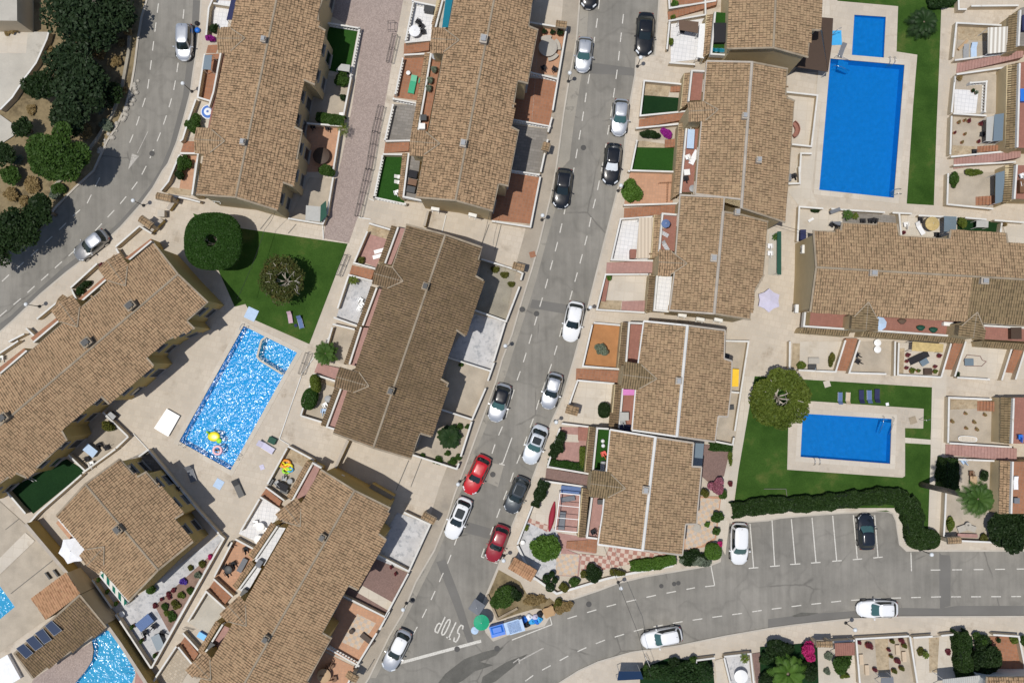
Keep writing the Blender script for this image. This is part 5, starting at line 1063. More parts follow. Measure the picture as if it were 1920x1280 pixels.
# ================================================================ TERRACES, STEPS AND GARDEN FLOORS
for s in '''00|tile_white|1590 0 1740 10 1705 210 1600 215
00|terracotta|1560 340 1645 335 1620 400 1545 400
00|terracotta|1530 410 1680 400 1590 760 1480 735
00|paving_light|1470 740 1590 770 1560 960 1390 1050 1400 900
00|terracotta|1380 1060 1470 1060 1455 1145 1355 1140
01|terracotta_pale|1380 -120 1500 -120 1435 150 1345 140
01|crazy_stone|1250 120 1440 145 1430 190 1240 170
10|turf|535 190 765 215 700 560 500 520
10|gravel_beige|500 560 705 590 650 900 380 910
10|terracotta_pale|380 930 640 950 580 1290 380 1290
11|gravel_beige|400 50 575 60 500 400 250 360
10|paving_cobble|560 0 480 0 470 180 560 180
10|tile_white|1180 15 1370 50 1330 300 1115 310
10|terracotta|1095 430 1290 420 1250 760 1035 730
10|grey_paving|1030 780 1210 790 1165 1050 970 1050
10|turf|955 1165 1150 1165 1110 1540 885 1480
20|terracotta_pale|140 205 400 215 335 570 120 540
20|terracotta|100 585 340 600 280 940 -40 900
20|grey_paving|-40 930 275 970 205 1300 -60 1300
21|terracotta|-130 0 210 50 135 400 -150 370
11|terrace_pink|840 440 1000 480 905 725 760 670
11|crazy_stone|850 400 1010 440 985 515 830 470
11|marble_grey|690 795 875 835 765 1150 605 1095
11|gravel_beige|575 1150 770 1180 690 1460 500 1400
12|gravel_beige|420 260 600 310 500 600 330 545
12|crazy_stone|455 270 600 320 580 340 450 300
11|gravel|1690 660 1950 750 1870 1130 1640 1040
11|marble_grey|1620 1070 1870 1130 1760 1500 1440 1390
12|gravel_beige|1440 125 1745 225 1640 590 1380 510
12|gravel_beige|1380 520 1615 590 1510 950 1165 850
13|marble_grey|1060 0 1305 90 1150 440 850 340
13|terrace_mauve|860 330 1140 455 970 790 640 630
13|paving_light|800 550 1030 678 1000 740 760 600
13|terracotta_pale|640 640 965 790 760 1140 480 1020
13|checker_pale|760 760 900 830 770 1030 640 970
13|terracotta_pale|500 1040 755 1165 680 1330 380 1330
12|gravel_beige|240 800 430 890 230 1180 80 1085
12|crazy_stone|245 800 430 890 380 960 230 870
12|tile_white|30 1170 195 1255 45 1520 -130 1440
03|terracotta_pale|1760 210 1930 290 1750 620 1610 490
03|concrete|1545 600 1685 720 1560 920 1410 825
03|paving_cobble|1320 1010 1445 1140 1330 1330 1130 1330
02|turf_dark|60 1110 500 880 640 970 250 1290
02|terrace_pink|10 1080 150 1060 85 1115
02|gravel_beige|510 850 790 540 955 710 640 970
02|grey_paving|940 890 1110 815 1320 1060 1200 1000
03|marble_grey|700 500 760 470 960 680 1640 170 1675 200 1135 1165
03|flower_soil|1160 700 1600 300 1660 210 1270 900
03|gravel_beige|-300 -500 0 -80 190 90 605 610 240 650 340 805 -100 1120 -300 1200
03|walk_mauve|380 1160 690 970 700 1030 690 1110 640 1190 560 1282 500 1420 180 1420 250 1250
03|terrace_pink|900 870 1000 980 1160 1280 1180 1440 990 1440 1020 1200 960 1070
20|tile_white|1190 165 1450 110 1450 440 1190 470
20|terracotta|1200 0 1450 -40 1450 20 1200 40
20|crazy_stone|1000 620 1190 650 1170 725 990 715
20|turf_dark|990 715 1260 735 1250 840 968 862
20|crazy_stone|940 1050 1145 1080 1145 1115 935 1105
20|turf|930 1105 1235 1110 1215 1285 895 1270
20|gravel_beige|950 965 1250 935 1240 1040 945 1060
21|terracotta_pale|885 10 1215 30 1205 245 840 255
21|tile_white|810 365 1065 350 1035 665 750 665
21|paving_light|700 780 1025 780 1000 1060 640 970
21|crazy_stone|665 970 825 975 810 1055 640 1040
21|soil_orange|600 1150 815 1160 790 1480 545 1460
22|paving_light|490 300 765 320 735 640 425 600
22|terrace_pink|370 640 575 645 545 980 270 935
22|paving_light|360 690 500 700 500 755 350 750
22|paving_light|235 1050 590 1090 520 1480 130 1480 150 1250
23|marble_grey|120 40 310 120 420 260 330 480 160 510 40 330 70 200
23|terrace_pink|340 150 630 200 625 310 410 280 520 320 500 480 330 475 370 290
23|checker|120 40 310 110 270 150 110 70
23|checker_pale|335 310 505 315 490 475 325 470
23|checker|510 310 700 330 730 260 1000 290 1180 310 1000 360 700 430 520 440
22|gravel_beige|1590 0 1780 0 1670 770 1520 750 1560 560 1640 370
22|terrace_mauve|1440 770 1640 790 1590 1010 1480 1060 1410 1000
23|terracotta_pale|1300 90 1390 -120 1570 -120 1530 200 1440 260 1290 290
23|checker_pale|1305 100 1390 -110 1560 -100 1520 190 1420 250 1300 280
30|paving_light|140 690 370 715 325 1095 180 1085
31|paving_light|225 280 560 290 550 460 340 450 235 520
31|grey_paving|560 300 970 340 970 400 560 390
31|paving_light|1000 320 1320 340 1360 500 1000 480
31|turf_dark|1420 350 1750 390 1745 465 1420 445
31|paving_light|1755 390 2000 400 2000 560 1800 540
31|concrete|10 470 100 460 90 790 0 780
32|paving_light|240 0 560 0 500 220 230 215
32|crazy_stone|185 15 240 15 235 205 175 200
32|gravel_beige|690 0 950 0 945 250 615 235
32|paving_light|985 10 1370 20 1300 262 980 250
32|crazy_stone|985 50 1025 50 1015 245 980 245
32|paving_light|1480 10 1830 30 1755 285 1405 262
32|paving_light|1925 60 2200 60 2200 300 1860 280
30|crazy_stone|1425 200 1650 210 1640 310 1420 300
30|gravel_beige|1420 300 1640 310 1900 370 1900 400 1400 450
30|gravel_beige|1415 560 1620 540 1740 570 1730 850 1390 850
30|tile_white|1400 670 1580 680 1560 850 1395 850
30|gravel_beige|1390 865 1640 880 1770 860 1750 1130 1380 1170
30|crazy_stone|1385 1090 1560 1100 1540 1165 1370 1165
31|gravel_beige|1350 20 1700 10 1690 280 1345 255
32|crazy_stone|1370 435 1570 440 1570 520 1370 510
32|gravel_beige|1360 510 1680 500 1680 770 1360 760
32|gravel_beige|1340 880 1740 900 1740 1480 1320 1480
33|gravel_beige|660 960 1065 935 1110 1290 690 1290
33|crazy_stone|800 950 900 945 910 1200 820 1200
33|paving_light|1090 940 1450 915 1480 1290 1120 1290
33|crazy_stone|1205 940 1285 935 1270 1200 1210 1200
33|terracotta|1660 930 1890 930 1920 1200 1740 1180
33|paving_light|370 980 650 970 660 1290 380 1290
33|turf_dark|1420 930 1530 930 1570 1290 1480 1290
23|marble_grey|1590 1090 1780 1060 1810 1290 1650 1290
23|terrace_mauve|1800 1060 1920 1040 1950 1290 1830 1290
23|paving_light|1520 1110 1590 1090 1640 1290 1540 1290
33|turf_dark|-60 1010 370 975 380 1290 -60 1290
03|paving_light|-100 440 190 150 262 215 -100 560
23|turf_dark|960 1170 1180 1090 1380 1110 1500 1100 1520 1300 960 1300
00|concrete|-200 240 365 240 350 290 270 470 180 590 90 730 0 820 -200 900
00|paving_light|-200 250 210 240 195 400 -200 400
00|concrete|-200 830 0 860 125 950 100 1020 0 1085 -200 1100
30|teal_floor|0 0 0 0 0 0'''.split('\n')[:-1]:
    t_, mt, a = s.split('|'); nm = 'lawn' if 'turf' in mt else 'flower_bed' if mt in ('flower_soil', 'soil_orange') else 'terrace'; floor(nm, T(t_, a), mt, holes=[POOLD] if a.startswith('-300 -500') else ())
floor('path', A('1532 -60 1556 0 1555 110 1536 210 1522 355 1532 385 1505 395 1478 360 1530 180 1536 110'), 'paving_light')
floor('parking_lot', T('30', '395 130 490 138 478 345 450 540 320 540 180 545 300 430 330 230'), 'grey_paving', .20)
for s, n_, r_, mt in (('10|1112 330 1108 410 1300 392 1306 310', 6, .5, 'terracotta'), ('10|972 1065 960 1150 1148 1142 1155 1062', 6, .5, 'terracotta'), ('11|722 710 700 780 868 822 892 752', 5, .5, 'terracotta'), ('12|465 162 438 232 608 285 635 202', 5, .5, 'terrace_pink'),
    ('12|78 1100 36 1160 175 1250 200 1190', 5, .5, 'terracotta'), ('03|1610 510 1562 578 1690 690 1745 625', 5, .5, 'terracotta'), ('03|1390 930 1332 1010 1458 1108 1500 1050', 5, .5, 'terracotta'), ('20|1165 92 1170 152 1520 60 1530 12', 9, .8, 'terracotta'), ('20|955 898 948 962 1290 912 1328 842', 9, .8, 'terracotta'),
    ('21|842 282 838 355 1240 330 1242 265', 9, .8, 'terracotta'), ('21|710 690 706 770 1095 772 1105 682', 9, .8, 'terrace_pink'), ('22|482 202 478 290 828 310 836 222', 8, .7, 'terracotta'), ('22|258 950 248 1040 588 1092 596 1002', 8, .7, 'terrace_mauve'), ('23|640 200 632 305 405 265 410 215', 3, .3, 'terracotta'),
    ('30|1418 478 1410 550 1870 458 1872 398', 22, 1.2, 'terrace_pink'), ('30|1392 1185 1390 1270 1850 1200 1852 1135', 22, 1.2, 'terrace_pink'), ('32|1330 770 1330 850 1820 890 1822 795', 22, 1.2, 'terrace_pink'), ('32|515 218 600 222 652 -20 565 -20', 11, .8, 'terracotta'), ('32|1308 210 1378 212 1452 -20 1378 -20', 11, .8, 'terracotta'), ('32|1772 230 1842 238 1912 10 1835 10', 11, .8, 'terracotta'),
    ('20|1190 655 1185 695 1272 695 1275 650', 4, .5, 'terracotta'), ('20|1145 1050 1145 1110 1228 1110 1230 1050', 4, .5, 'terracotta'), ('21|825 978 818 1060 1000 1060 1005 978', 6, .6, 'terrace_pink'), ('30|1565 1100 1562 1145 1700 1145 1705 1100', 7, .7, 'terracotta'), ('31|1552 198 1552 262 1685 262 1688 195', 6, .7, 'terracotta'), ('32|1565 445 1563 520 1678 522 1680 450', 6, .7, 'terracotta'),
    ('33|1340 1330 1340 1340 1341 1340 1341 1330', 1, .1, 'terracotta')):
    t_, a = s.split('|'); steps(T(t_, a), n_, r_, mt)
# low divider walls and plot walls: label | tile | lines separated by / ; 'b' starts a balustrade
for s in '''garden wall around the white patio beside the silver van|00|1545 265 1565 60 1600 -20/1600 25 1730 45
pinkish wall of the narrow terrace with the glass tables on the curved road|00|1535 405 1482 730 1582 760
curved wall around the terrace with the blue ringed parasol|00|1468 745 1420 880 1368 1045 1350 1060
wall of the corner garden under the first tiled gate canopy|00|1350 1150 1505 1150/1345 1160 1262 1360 1205 1430
low white wall along the south end of the top left terrace|01|1280 185 1400 210 1500 236
balustrade around the artificial lawn on the mauve walkway|10|b 532 172 775 212/b 775 218 708 572
plain cream wall between the walkway and the gravel court with the round bush|10|712 580 640 945 380 925
white wall of the terracotta court with the dark round table|10|628 965 575 1300
white wall of the lowest court with the green awning on the mauve walkway|11|578 50 532 330/522 345 500 400 240 358
balustrade round the white tiled patio at the top of the mauve walkway|10|b 1175 10 1365 48/b 1178 20 1122 300/1120 318 1310 300
balustrade and cream wall around the terrace with the green lounger|10|1110 412 1296 402/b 1100 440 1046 700
balustrade around the flat grey terrace|10|b 1032 742 1208 776/b 1026 790 968 1045/972 1058 1158 1054
balustrade around the narrow lawn with the white deck chairs|10|950 1156 1145 1160/b 948 1172 885 1478/b 885 1480 1118 1530
white wall of the octagon tiled patio on the steep street|20|135 168 408 212 305 828/b 145 545 338 592
white wall of the brown terrace south of the octagon tiled patio|20|b 0 895 285 948/300 880 270 990
white wall of the grey block terrace with a gate canopy|20|268 1045 215 1290/b -60 1270 200 1310
white wall of the lowest red terrace on the steep street|21|212 45 138 422 -150 378
wall around the pink terrace with two white loungers|11|848 395 1008 442/835 455 738 682/728 690 895 735
wall of the grey marble terrace west of the dark roofed terrace|11|692 790 612 1032/690 780 876 828/582 1100 758 1162
white wall of the small terrace beside the fan palm|11|572 1175 500 1420 /575 1150 740 1190
wall of the court with the tall clipped bush by the sparkling pool|12|430 245 605 300/426 262 390 380 335 555/335 556 492 604
white wall of the gravel garden with yellow weeds|11|1690 662 1955 745/1960 750 2000 770 1985 820/1975 870 1875 1130 1640 1045
white wall of the grey marble terrace on the street|11|1868 1140 1780 1430/b 1440 1400 1755 1500
white wall of the bare beige terrace east of the dark roof|12|1785 160 1738 295/1722 350 1620 585 1382 508
white wall of the gravel garden with the sago palm|12|1618 600 1535 862/1168 848 1505 955 1522 912
white wall of the marble court beside the white hatchback|13|1110 0 1305 92 1145 442 915 322
wall of the brown court with a beige strip|13|1142 458 968 785 645 622
wall of the court with faded chequered tiles|13|998 745 925 880/905 905 745 1165/b 540 1020 768 1150
white wall of the court with tea tables at the bottom edge|13|735 1190 680 1300
white wall round the patio with inflatable toys|12|240 785 435 890/232 800 85 1068/72 1090 212 1192
wall round the white paved patio with a sail shade|12|30 1165 180 1260/25 1180 -115 1420
white wall of the pale patio with black chairs|03|1765 202 1935 292/1740 225 1606 482/1600 498 1745 632
white wall of the empty concrete court on the diagonal walkway|03|1548 590 1408 820/1540 588 1688 722
wall of the court with the blue cooler|03|1370 905 1505 1055
wall of the cobbled court at the bottom edge|03|1322 1004 1165 1240 1120 1330/1335 1010 1445 1145
white wall at the upper end of the diagonal terrace beside a silver grey car|01|865 572 1045 415 1135 470/870 585 942 705
white wall of the planted strip with purple flowers by the curved road|01|528 878 728 695/535 890 588 1000
white wall of the empty strip next to the lowest road lamp|01|275 1112 455 962 480 990
white corner wall at the left edge of the curved road pavement|01|65 1282 180 1222/195 1180 272 1255
white wall at the left edge by the white chair|02|-60 130 0 85 135 -5
white wall between the dark lawn and the patio with the blue grey table|02|512 850 640 972/772 532 958 712
white wall of the patio corner nearest to the sparkling pool|02|962 712 870 800/865 806 618 985
white wall along the dark lawn below the long diagonal terrace|02|610 1000 285 1285 200 1380
wall on the left of the dark lawn|02|-80 1000 10 1080 190 1290
capped wall of the detached house facing the sparkling pool|02|1040 862 1110 812 1480 1260 1640 1440
long white wall of the triangular garden on the diagonal walkway|03|1640 165 1678 198 1135 1168
white wall of the triangular garden on the villa side|03|690 505 838 718/866 765 1132 1168
white wall with steps at the top edge beside the brick stair|20|1175 -40 1182 62 1532 5/1175 158 1452 110 1450 -20
white wall around the blue white tiled terrace|20|1182 165 1162 370/1180 470 1372 484
white wall around the upper small lawn on the east pavement|20|1278 632 992 605 962 868 1330 832
white wall around the lower small lawn beside the purple flowers|20|930 962 1250 930/938 1050 892 1278 1212 1288
white wall of the terrace with the round green bush|21|838 258 1245 246/870 0 885 5
white wall around the terrace with the ribbed cream awning|21|1062 345 815 362 745 668 1100 676
white wall around the cream terrace above the white hatchback|21|1022 776 702 778 636 1042 1005 1064
white wall round the orange soil garden|21|612 1140 812 1158/602 1155 530 1465 835 1490
white wall of the cream terrace with the low round bush|22|768 316 492 292 425 482
white wall of the pink tiled terrace by the pale saloon|22|372 615 578 640/358 650 268 930/262 938 595 995
wall round the corner garden with the boat and the round orange tree|22|232 1045 592 1095/225 1050 130 1290 40 1520
white wall on the east side of the pair of houses with the yellow locker|22|1585 -5 1775 0 1672 670/1640 378 1705 384/1665 720 1655 775 1530 750
white wall of the bare terrace west of the large blue pool|30|140 690 372 715 326 1098 180 1082/240 1290 248 1150 330 1152
white wall of the terrace with grey blinds at the end of the large pool|31|90 100 240 95 235 -30
white wall of the corner terrace below the large pool|31|222 530 236 270 415 284/475 285 550 292/552 380 548 455
white wall of the grey strip with black chairs below the large pool|31|550 292 878 312
white wall of the terrace with the glass canopy|31|935 315 1080 322/1130 336 1420 350/985 320 1000 482
white wall round the small dark lawn behind the terrace|31|1480 352 1640 366/1700 372 1925 388/1755 392 1745 462
white wall of the terrace with the barbecue bench below the horizontal terrace|32|165 0 162 205/230 215 508 228 582 -10
white wall of the gravel terrace with two white stools|32|690 -10 610 235 888 244
white wall of the terrace with the black sun bed|32|955 0 950 258/982 10 975 250 1300 268/1375 15 1300 268
white wall of the terrace with the tiled floor pattern|32|1485 0 1402 262/1420 270 1665 285/1755 290 1835 35
white wall of the last terrace at the right edge|32|1930 60 1858 285
white wall cut by the top edge at the right|30|1430 -40 1432 70 1492 70/1525 45 1880 42
white wall of the terrace with the ribbed white awning|30|1752 190 1415 172 1388 430/1402 452 1895 388
white wall and small balustrade of the bare white terrace|30|1415 558 1785 505/1405 570 1378 845/b 1520 622 1640 612 1628 838/1390 852 1640 868
white wall of the sandy terrace with scattered pots|30|1378 870 1368 1160/1372 1176 1860 1128
white wall of the terrace with the climbing plant and the brick steps|31|1352 20 1345 252 1690 286/1392 -40 1860 -65
white wall of the terrace with the long white planter|32|1352 760 1358 420 1680 434/1362 762 1830 792
white wall along the cypress garden|32|1348 880 1820 900/1345 900 1330 1290 1320 1460
white wall below the cactus garden at the pavement|33|1440 214 1700 226
white wall of the dried potted garden on the bottom road|33|690 1290 662 950 1060 928/1065 930 1122 1290
white wall of the terrace with the round palm bowl|33|1090 940 1235 930/1300 925 1452 910
white wall beside the terracotta roofed shed|33|480 972 652 960
white wall of the red terrace at the bottom right|33|1690 918 1882 930 1925 1140
white wall of the dark garden on the bottom road|23|1385 1150 1380 1110 1522 1092
white wall of the courtyard with a round stone table|23|1592 1092 1640 1290/1592 1082 1790 1060 1815 1290
stone wall round the concrete yard in the top left corner|00|365 238 350 292 270 470 180 592 90 730 0 822'''.split('\n'):
    lb, t_, ls = s.split('|'); out = []
    for l in ls.split('/'):
        l = l.strip(); b = l.startswith('b'); p = T(t_, l[1:] if b else l); out.append((['b'] if b else [])+p)
    hh = 1.0
    wall(lb, out, hh, .155)
wall('high ochre retaining wall between the villa and the triangular garden', [T('03', '190 88 500 456 612 608 812 862 900 985 1080 1260 1150 1380')], 2.4, .3, ('render_yellow', 'mortar_white'))
wall('low ochre wall with a square pillar by the round clipped tree', [T('01', '1318 205 1258 290'), T('01', '1215 365 1130 450')], .9, .35, ('render_yellow', 'mortar_white'))
wall('kerb wall of the corner garden along the bottom road', [T('23', '40 250 150 480 335 610 700 500 880 460 1210 400')], .6, .2)
wall('narrow wall with an iron gate between two forecourts', [T('12', '690 740 590 955')], 1.2, .25, ('render_yellow', 'mortar_white'))
wall('short ochre wall by an iron gate below the top centre terrace', [T('11', '1290 300 1262 415')], 1.0, .22, ('render_yellow', 'mortar_white'))
wall('brick edge of the bed between the stop line and the bottom road', [T('13', '1735 620 1810 800 1960 720')], .35, .2, ('wall_beige', 'mortar'))
def gatecanopy(x, y, lx, ly, ang, label, mat='tile_sandy', h=2.3):
    q = P(x, y, h); e = thing('gate_canopy', (q.x, q.y, .12), label, 'gate canopy', 'small tiled gate canopies', R(ang)); a, b = lx/2, ly/2; k = MB(); r = Vector((0, 0, h)); t = .3
    k.prism([(-a, -b), (a, -b), (a, b), (-a, b)], h-.5, h-.25); k.add([(-a, -b, h-.25), (a, -b, h-.25), (a, 0, h-.02), (-a, 0, h-.02), (a, b, h-.25), (-a, b, h-.25)], [(0, 1, 2, 3), (3, 2, 4, 5), (1, 4, 2), (0, 3, 5)]); ro = k.obj('canopy', M['mortar'], e)
    for sg in (1, -1): tilepatch('canopy_tiles', [Vector((-a, 0, h)), Vector((a, 0, h)), Vector((a, sg*b, h-.24)), Vector((-a, sg*b, h-.24))], Vector((-a, 0, h)), Vector((1, 0, 0)), Vector((0, sg*b, -.24)), mat, ro)
    for sg in (1, -1): k = MB(); k.box((sg*(a-.14), 0, (h-.4)/2), (.26, min(ly-.2, .35), h-.4)); k.obj('pillar', M['wall_beige'], e)
    return e
for t_, x, y, lx, ly, an, l in (('01', 1228, 198, 1.6, .75, -12, 'tiled gate canopy at the south west corner of the top left terrace'), ('01', 1090, 385, 1.45, .8, -35, 'tiled gate canopy at the north end of the diagonal terrace'), ('01', 860, 690, 1.2, 1.0, -35, 'tiled gate canopy beside the purple flowers on the curved road') , ('01', 470, 985, 1.1, .9, -35, 'tiled gate canopy by the empty strip on the curved road'), ('20', 370, 180, 1.1, .75, -8, 'tiled gate canopy of the octagon tiled patio'), ('20', 255, 1100, .8, .85, 75, 'tiled gate canopy on the wall of the grey block terrace'),
    ('21', 50, 718, 1.2, .75, -15, 'tiled gate canopy of the weedy gravel garden'), ('13', 1295, 45, 1.4, .8, -30, 'tiled gate canopy of the marble court by the white hatchback'), ('22', 452, 515, .9, 1.0, 75, 'tiled gate canopy of the cream terrace opposite the silver hatchback'), ('23', 80, 430, 2.6, 1.3, -30, 'large striped tile canopy at the corner garden gate'), ('33', 1400, 212, 1.3, .7, 3, 'tiled gate canopy of the cactus garden'), ('33', 425, 990, 1.6, .6, 0, 'tiled gate canopy on the south pavement by the pink flowering bush'), ('13', 720, 1235, .7, 1.0, 60, 'tiled gate canopy cut by the bottom edge left of the silver car')):
    q = T(t_, '%g %g' % (x, y))[0]; gatecanopy(*q, lx, ly, an, l, 'tile_new' if 'striped' in l else 'tile_sandy')

def strips(name, mat, rows, z=.24):
    m = MB()
    for t_, a, wd in rows: pline(m, T(t_, a), wd, z); z += .002
    tag(m.obj(name, M[mat]), kind='structure')
strips('paving_joint', 'asphalt_new', (('11', '1748 400 1690 560', .05), ('11', '1838 405 1790 600', .05), ('12', '1145 890 1050 1115', .06), ('12', '1245 870 1160 1090', .05), ('11', '140 300 30 440', .04), ('11', '300 400 240 470', .04), ('03', '395 360 80 610', .07), ('03', '140 50 40 130', .06), ('11', '560 0 480 80', .01), ('32', '-30 1105 135 1105 145 1180', .05)))
strips('white_edging', 'wall_white', (('11', '1425 335 1395 460', .1), ('12', '560 -50 345 240 175 730', .09), ('12', '175 730 250 775', .08), ('11', '500 400 505 515', .12), ('11', '770 350 860 365', .1), ('02', '1000 690 1110 810', .09), ('31', '-1 -1 0 0', .01), ('11', '850 210 885 225', .08), ('20', '220 0 150 900', .01)))
for y_ in (0, .28, .56):
    m = MB(); c = W(T('03', '960 1230'), .1)[0]; m.prism([(c.x+(.9+y_)*math.cos(t), c.y-.6+(.9+y_)*math.sin(t)) for t in [2*math.pi*k/20 for k in range(20)]], -.6, -.05-y_*.5); tag(m.obj('pool_steps', M['pool_tile_pale']), kind='structure')
# ================================================================ TREES AND PLANTS
def tp(t, x, y): return T(t, '%g %g' % (x, y))[0]
q = tp('01', 1600, 530); tree(*q, 54, 4.3, 'huge round clipped tree with a hole in the top on the left lawn', 'leaf_topiary', 40000, .12, 'clipped_tree', flat=.30, hole=.24, bark='bark_pale', nb=9, shape='top', tr=.13)
tree(533, 524, 50, 3.9, 'thin bronze green tree with bare pale limbs on the left lawn', 'leaf_bronze', 15000, .15, flat=.3, lobes=60, hole=.34, bark='bark_pale', nb=9, tr=.10, top=4.2, shell=.6)
tree(1463, 745, 56, 4.6, 'olive green tree with open centre of bare limbs beside the right hand pool', 'leaf_lime', 30000, .17, flat=.4, lobes=40, hole=.34, bark='bark_pale', nb=9, tr=.16, top=4.4)
HG = 'trees and bushes on the wild slope'
for x, y, r, h, mt, n_, l in ((165, 25, 92, 4.6, 'leaf_pine', 26000, 'largest dark pine on the wild slope, cut by the top edge'), (150, 160, 60, 4.2, 'leaf_pine', 14000, 'spiky dark pine in the middle of the wild slope'), (75, 160, 34, 3.4, 'leaf_dark', 7000, 'mid green pine nearest to the concrete yard'), (125, 215, 46, 4.4, 'leaf_pine', 8000, 'small pine between the sandy patch and the round green tree'),
    (108, 287, 58, 6.2, 'leaf_mid', 26000, 'round bright green tree at the foot of the wild slope'), (42, 238, 22, 2.4, 'leaf_dark', 3000, 'small bush at the left of the round green tree'), (205, 175, 26, 2.2, 'leaf_dark', 3000, 'low dark bush beside the rocks along the curved road'), (8, 290, 26, 2.6, 'leaf_dark', 4000, 'dark bush cut by the left edge above the hedge trees'),
    (28, 425, 50, 5, 'leaf_dark', 16000, 'dark spreading tree on the road edge at the left'), (74, 392, 32, 4.2, 'leaf_dark', 8000, 'smaller dark tree next to the spreading one at the road edge'), (-20, 470, 42, 4.6, 'leaf_dark', 6000, 'dark tree cut by the left edge over the road'), (228, 30, 30, 3.4, 'leaf_pine', 3500, 'small pine leaning over the road at the top edge'), (100, 310, 24, 2.2, 'leaf_dark', 2500, 'bush at the lower rim of the round green tree') , (20, 330, 20, 1.6, 'leaf_mid', 2200, 'ragged bush among the dry grass at the left'), (128, 115, 46, 4.2, 'leaf_pine', 8000, 'pine between the largest pine and the spiky one')):
    tree(x, y, r, h, l, mt, int(n_*(.42 if mt != 'leaf_mid' else .8)), .2 if mt != 'leaf_pine' else .26, 'pine_tree' if mt == 'leaf_pine' else 'tree', flat=.4, lobes=26, group=HG, seed=x, tr=.15)
for x, y, r, h, mt, n_, l in ((30, 52, 14, 1, 'leaf_dry', 900, 'dry straw bush beside the concrete yard'), (185, 100, 18, 1.0, 'leaf_dry', 1400, 'dry brown bush under the largest pine'), (218, 115, 14, .9, 'leaf_dry', 900, 'dry bush at the verge of the curved road'), (198, 232, 16, .7, 'leaf_silver', 1200, 'silvery creeping plant on the rocky verge'), (160, 245, 22, .9, 'leaf_dry', 1600, 'brown dead bush right of the round green tree'), (60, 345, 24, .9, 'leaf_dry', 1600, 'dry golden bush above the road edge trees'), (20, 362, 18, .9, 'leaf_dry', 1200, 'dry bush near the left edge'), (30, 300, 14, .8, 'leaf_silver', 800, 'grey leafless bush left of the round green tree'), (110, 352, 15, 1.0, 'leaf_mid', 1300, 'green bush beside the stone kerb of the curved road'), (185, 15, 14, 4.8, 'twig', 900, 'pale dead twigs rising out of the largest pine'), (240, 60, 9, 1.2, 'leaf_dry', 700, 'dry twigs at the road verge near the top'), (190, 205, 10, .8, 'leaf_silver', 500, 'grey agave like plant on the verge'), (100, 365, 12, .8, 'leaf_silver', 600, 'pale thorn bush by the end of the stone kerb'), (75, 300, 8, .8, 'leaf_dry', 400, 'dry tuft at the left of the lower bush')):
    shrub(x, y, r, h, l, mt, n_, .16, group='dry bushes on the wild slope', z0=.08)
hedge(A('1382 957 1440 948 1530 945 1600 937 1660 930 1697 934'), 1.5, 1.4, 'long dark clipped hedge between the lawn and the car park', 'leaf_hedge')
hedge(A('1706 946 1716 968 1720 1000'), 1.9, 1.5, 'dark hedge turning the corner beside the path at the end of the car park', 'leaf_hedge'); shrub(1730, 1010, 31, 1.6, 'wide round clipped bush by the lamp at the end of the car park', 'leaf_hedge', 7000, .11, ry=19, shape='top')
hedge(A('1188 1062 1230 1058 1262 1050'), 1.0, 1.1, 'bright green clipped hedge on the bottom road corner garden', 'leaf_bright'); shrub(1298, 1050, 34, 1.2, 'loose green shrub with pale flowers hanging over the road kerb', 'leaf_silver', 3000, .15, ry=16); shrub(1298, 1046, 30, 1.3, 'dark leafy shrub under the pale flowers', 'leaf_dark', 2600, .14, ry=17)
shrub(1337, 1033, 15, 1.5, 'round bright bush at the left of the white van', 'leaf_bright', 2600, .11, shape='top')
shrub(*tp('23', 1565, 235), 5.5, 1.1, 'pink flowering shrub beside the white van', 'flower_pink', 500, .1, z0=.6)
shrub(*tp('23', 250, 270), 28, 2.0, 'round green orange tree in the corner garden', 'leaf_bright', 9000, .16, name='orange_tree', cat='tree', lobes=24); shrub(*tp('23', 625, 460), 21, 1.3, 'dark round shrub by the low wall of the bottom road', 'leaf_dark', 4200, .12)
shrub(*tp('23', 468, 520), 12, 1.1, 'grey green shrub left of the dark round shrub', 'leaf_mid', 1500); shrub(*tp('23', 385, 555), 11, .9, 'olive shrub at the corner beside the cactus balls', 'leaf_olive', 1200); shrub(*tp('23', 780, 455), 20, .9, 'flat olive planting between two shrubs on the road wall', 'leaf_olive', 1700, ry=8); shrub(*tp('23', 540, 470), 8, .9, 'small olive plant behind the grey green shrub', 'leaf_olive', 700)
for x, y, r, l in ((300, 462, 5, 'top cactus ball of the dark topiary by the gate canopy'), (258, 495, 7, 'left cactus ball of the dark topiary by the gate canopy'), (322, 508, 5, 'right cactus ball of the dark topiary by the gate canopy'), (285, 560, 8, 'lowest and largest ball of the dark topiary')): shrub(*tp('23', x, y), r, 1.2, l, 'leaf_sago', 900, .08, shape='top', name='topiary_ball')
shrub(*tp('23', 1540, 40), 12, 1.5, 'round green shrub on the pavement edge south of the mauve terrace', 'leaf_mid', 1800); shrub(*tp('23', 1530, 140), 9, 1.2, 'small green shrub above the pink flowering shrub', 'leaf_mid', 1000); shrub(*tp('23', 1465, 88), 5, .8, 'small leafy plant on the pale chequered floor', 'leaf_bright', 300); shrub(*tp('23', 105, 110), 6, .8, 'spiky pale plant near the kerb of the corner garden', 'leaf_lime', 300)
shrub(*tp('22', 690, 515), 11, 1.4, 'round dark bush beside the tiled ledge of the cream terrace', 'leaf_dark', 2400, .1, ry=14, shape='top'); shrub(*tp('21', 905, 150), 19, 1.6, 'round bright bush hanging over the east pavement', 'leaf_bright', 6000, .13, ry=26, lobes=20)
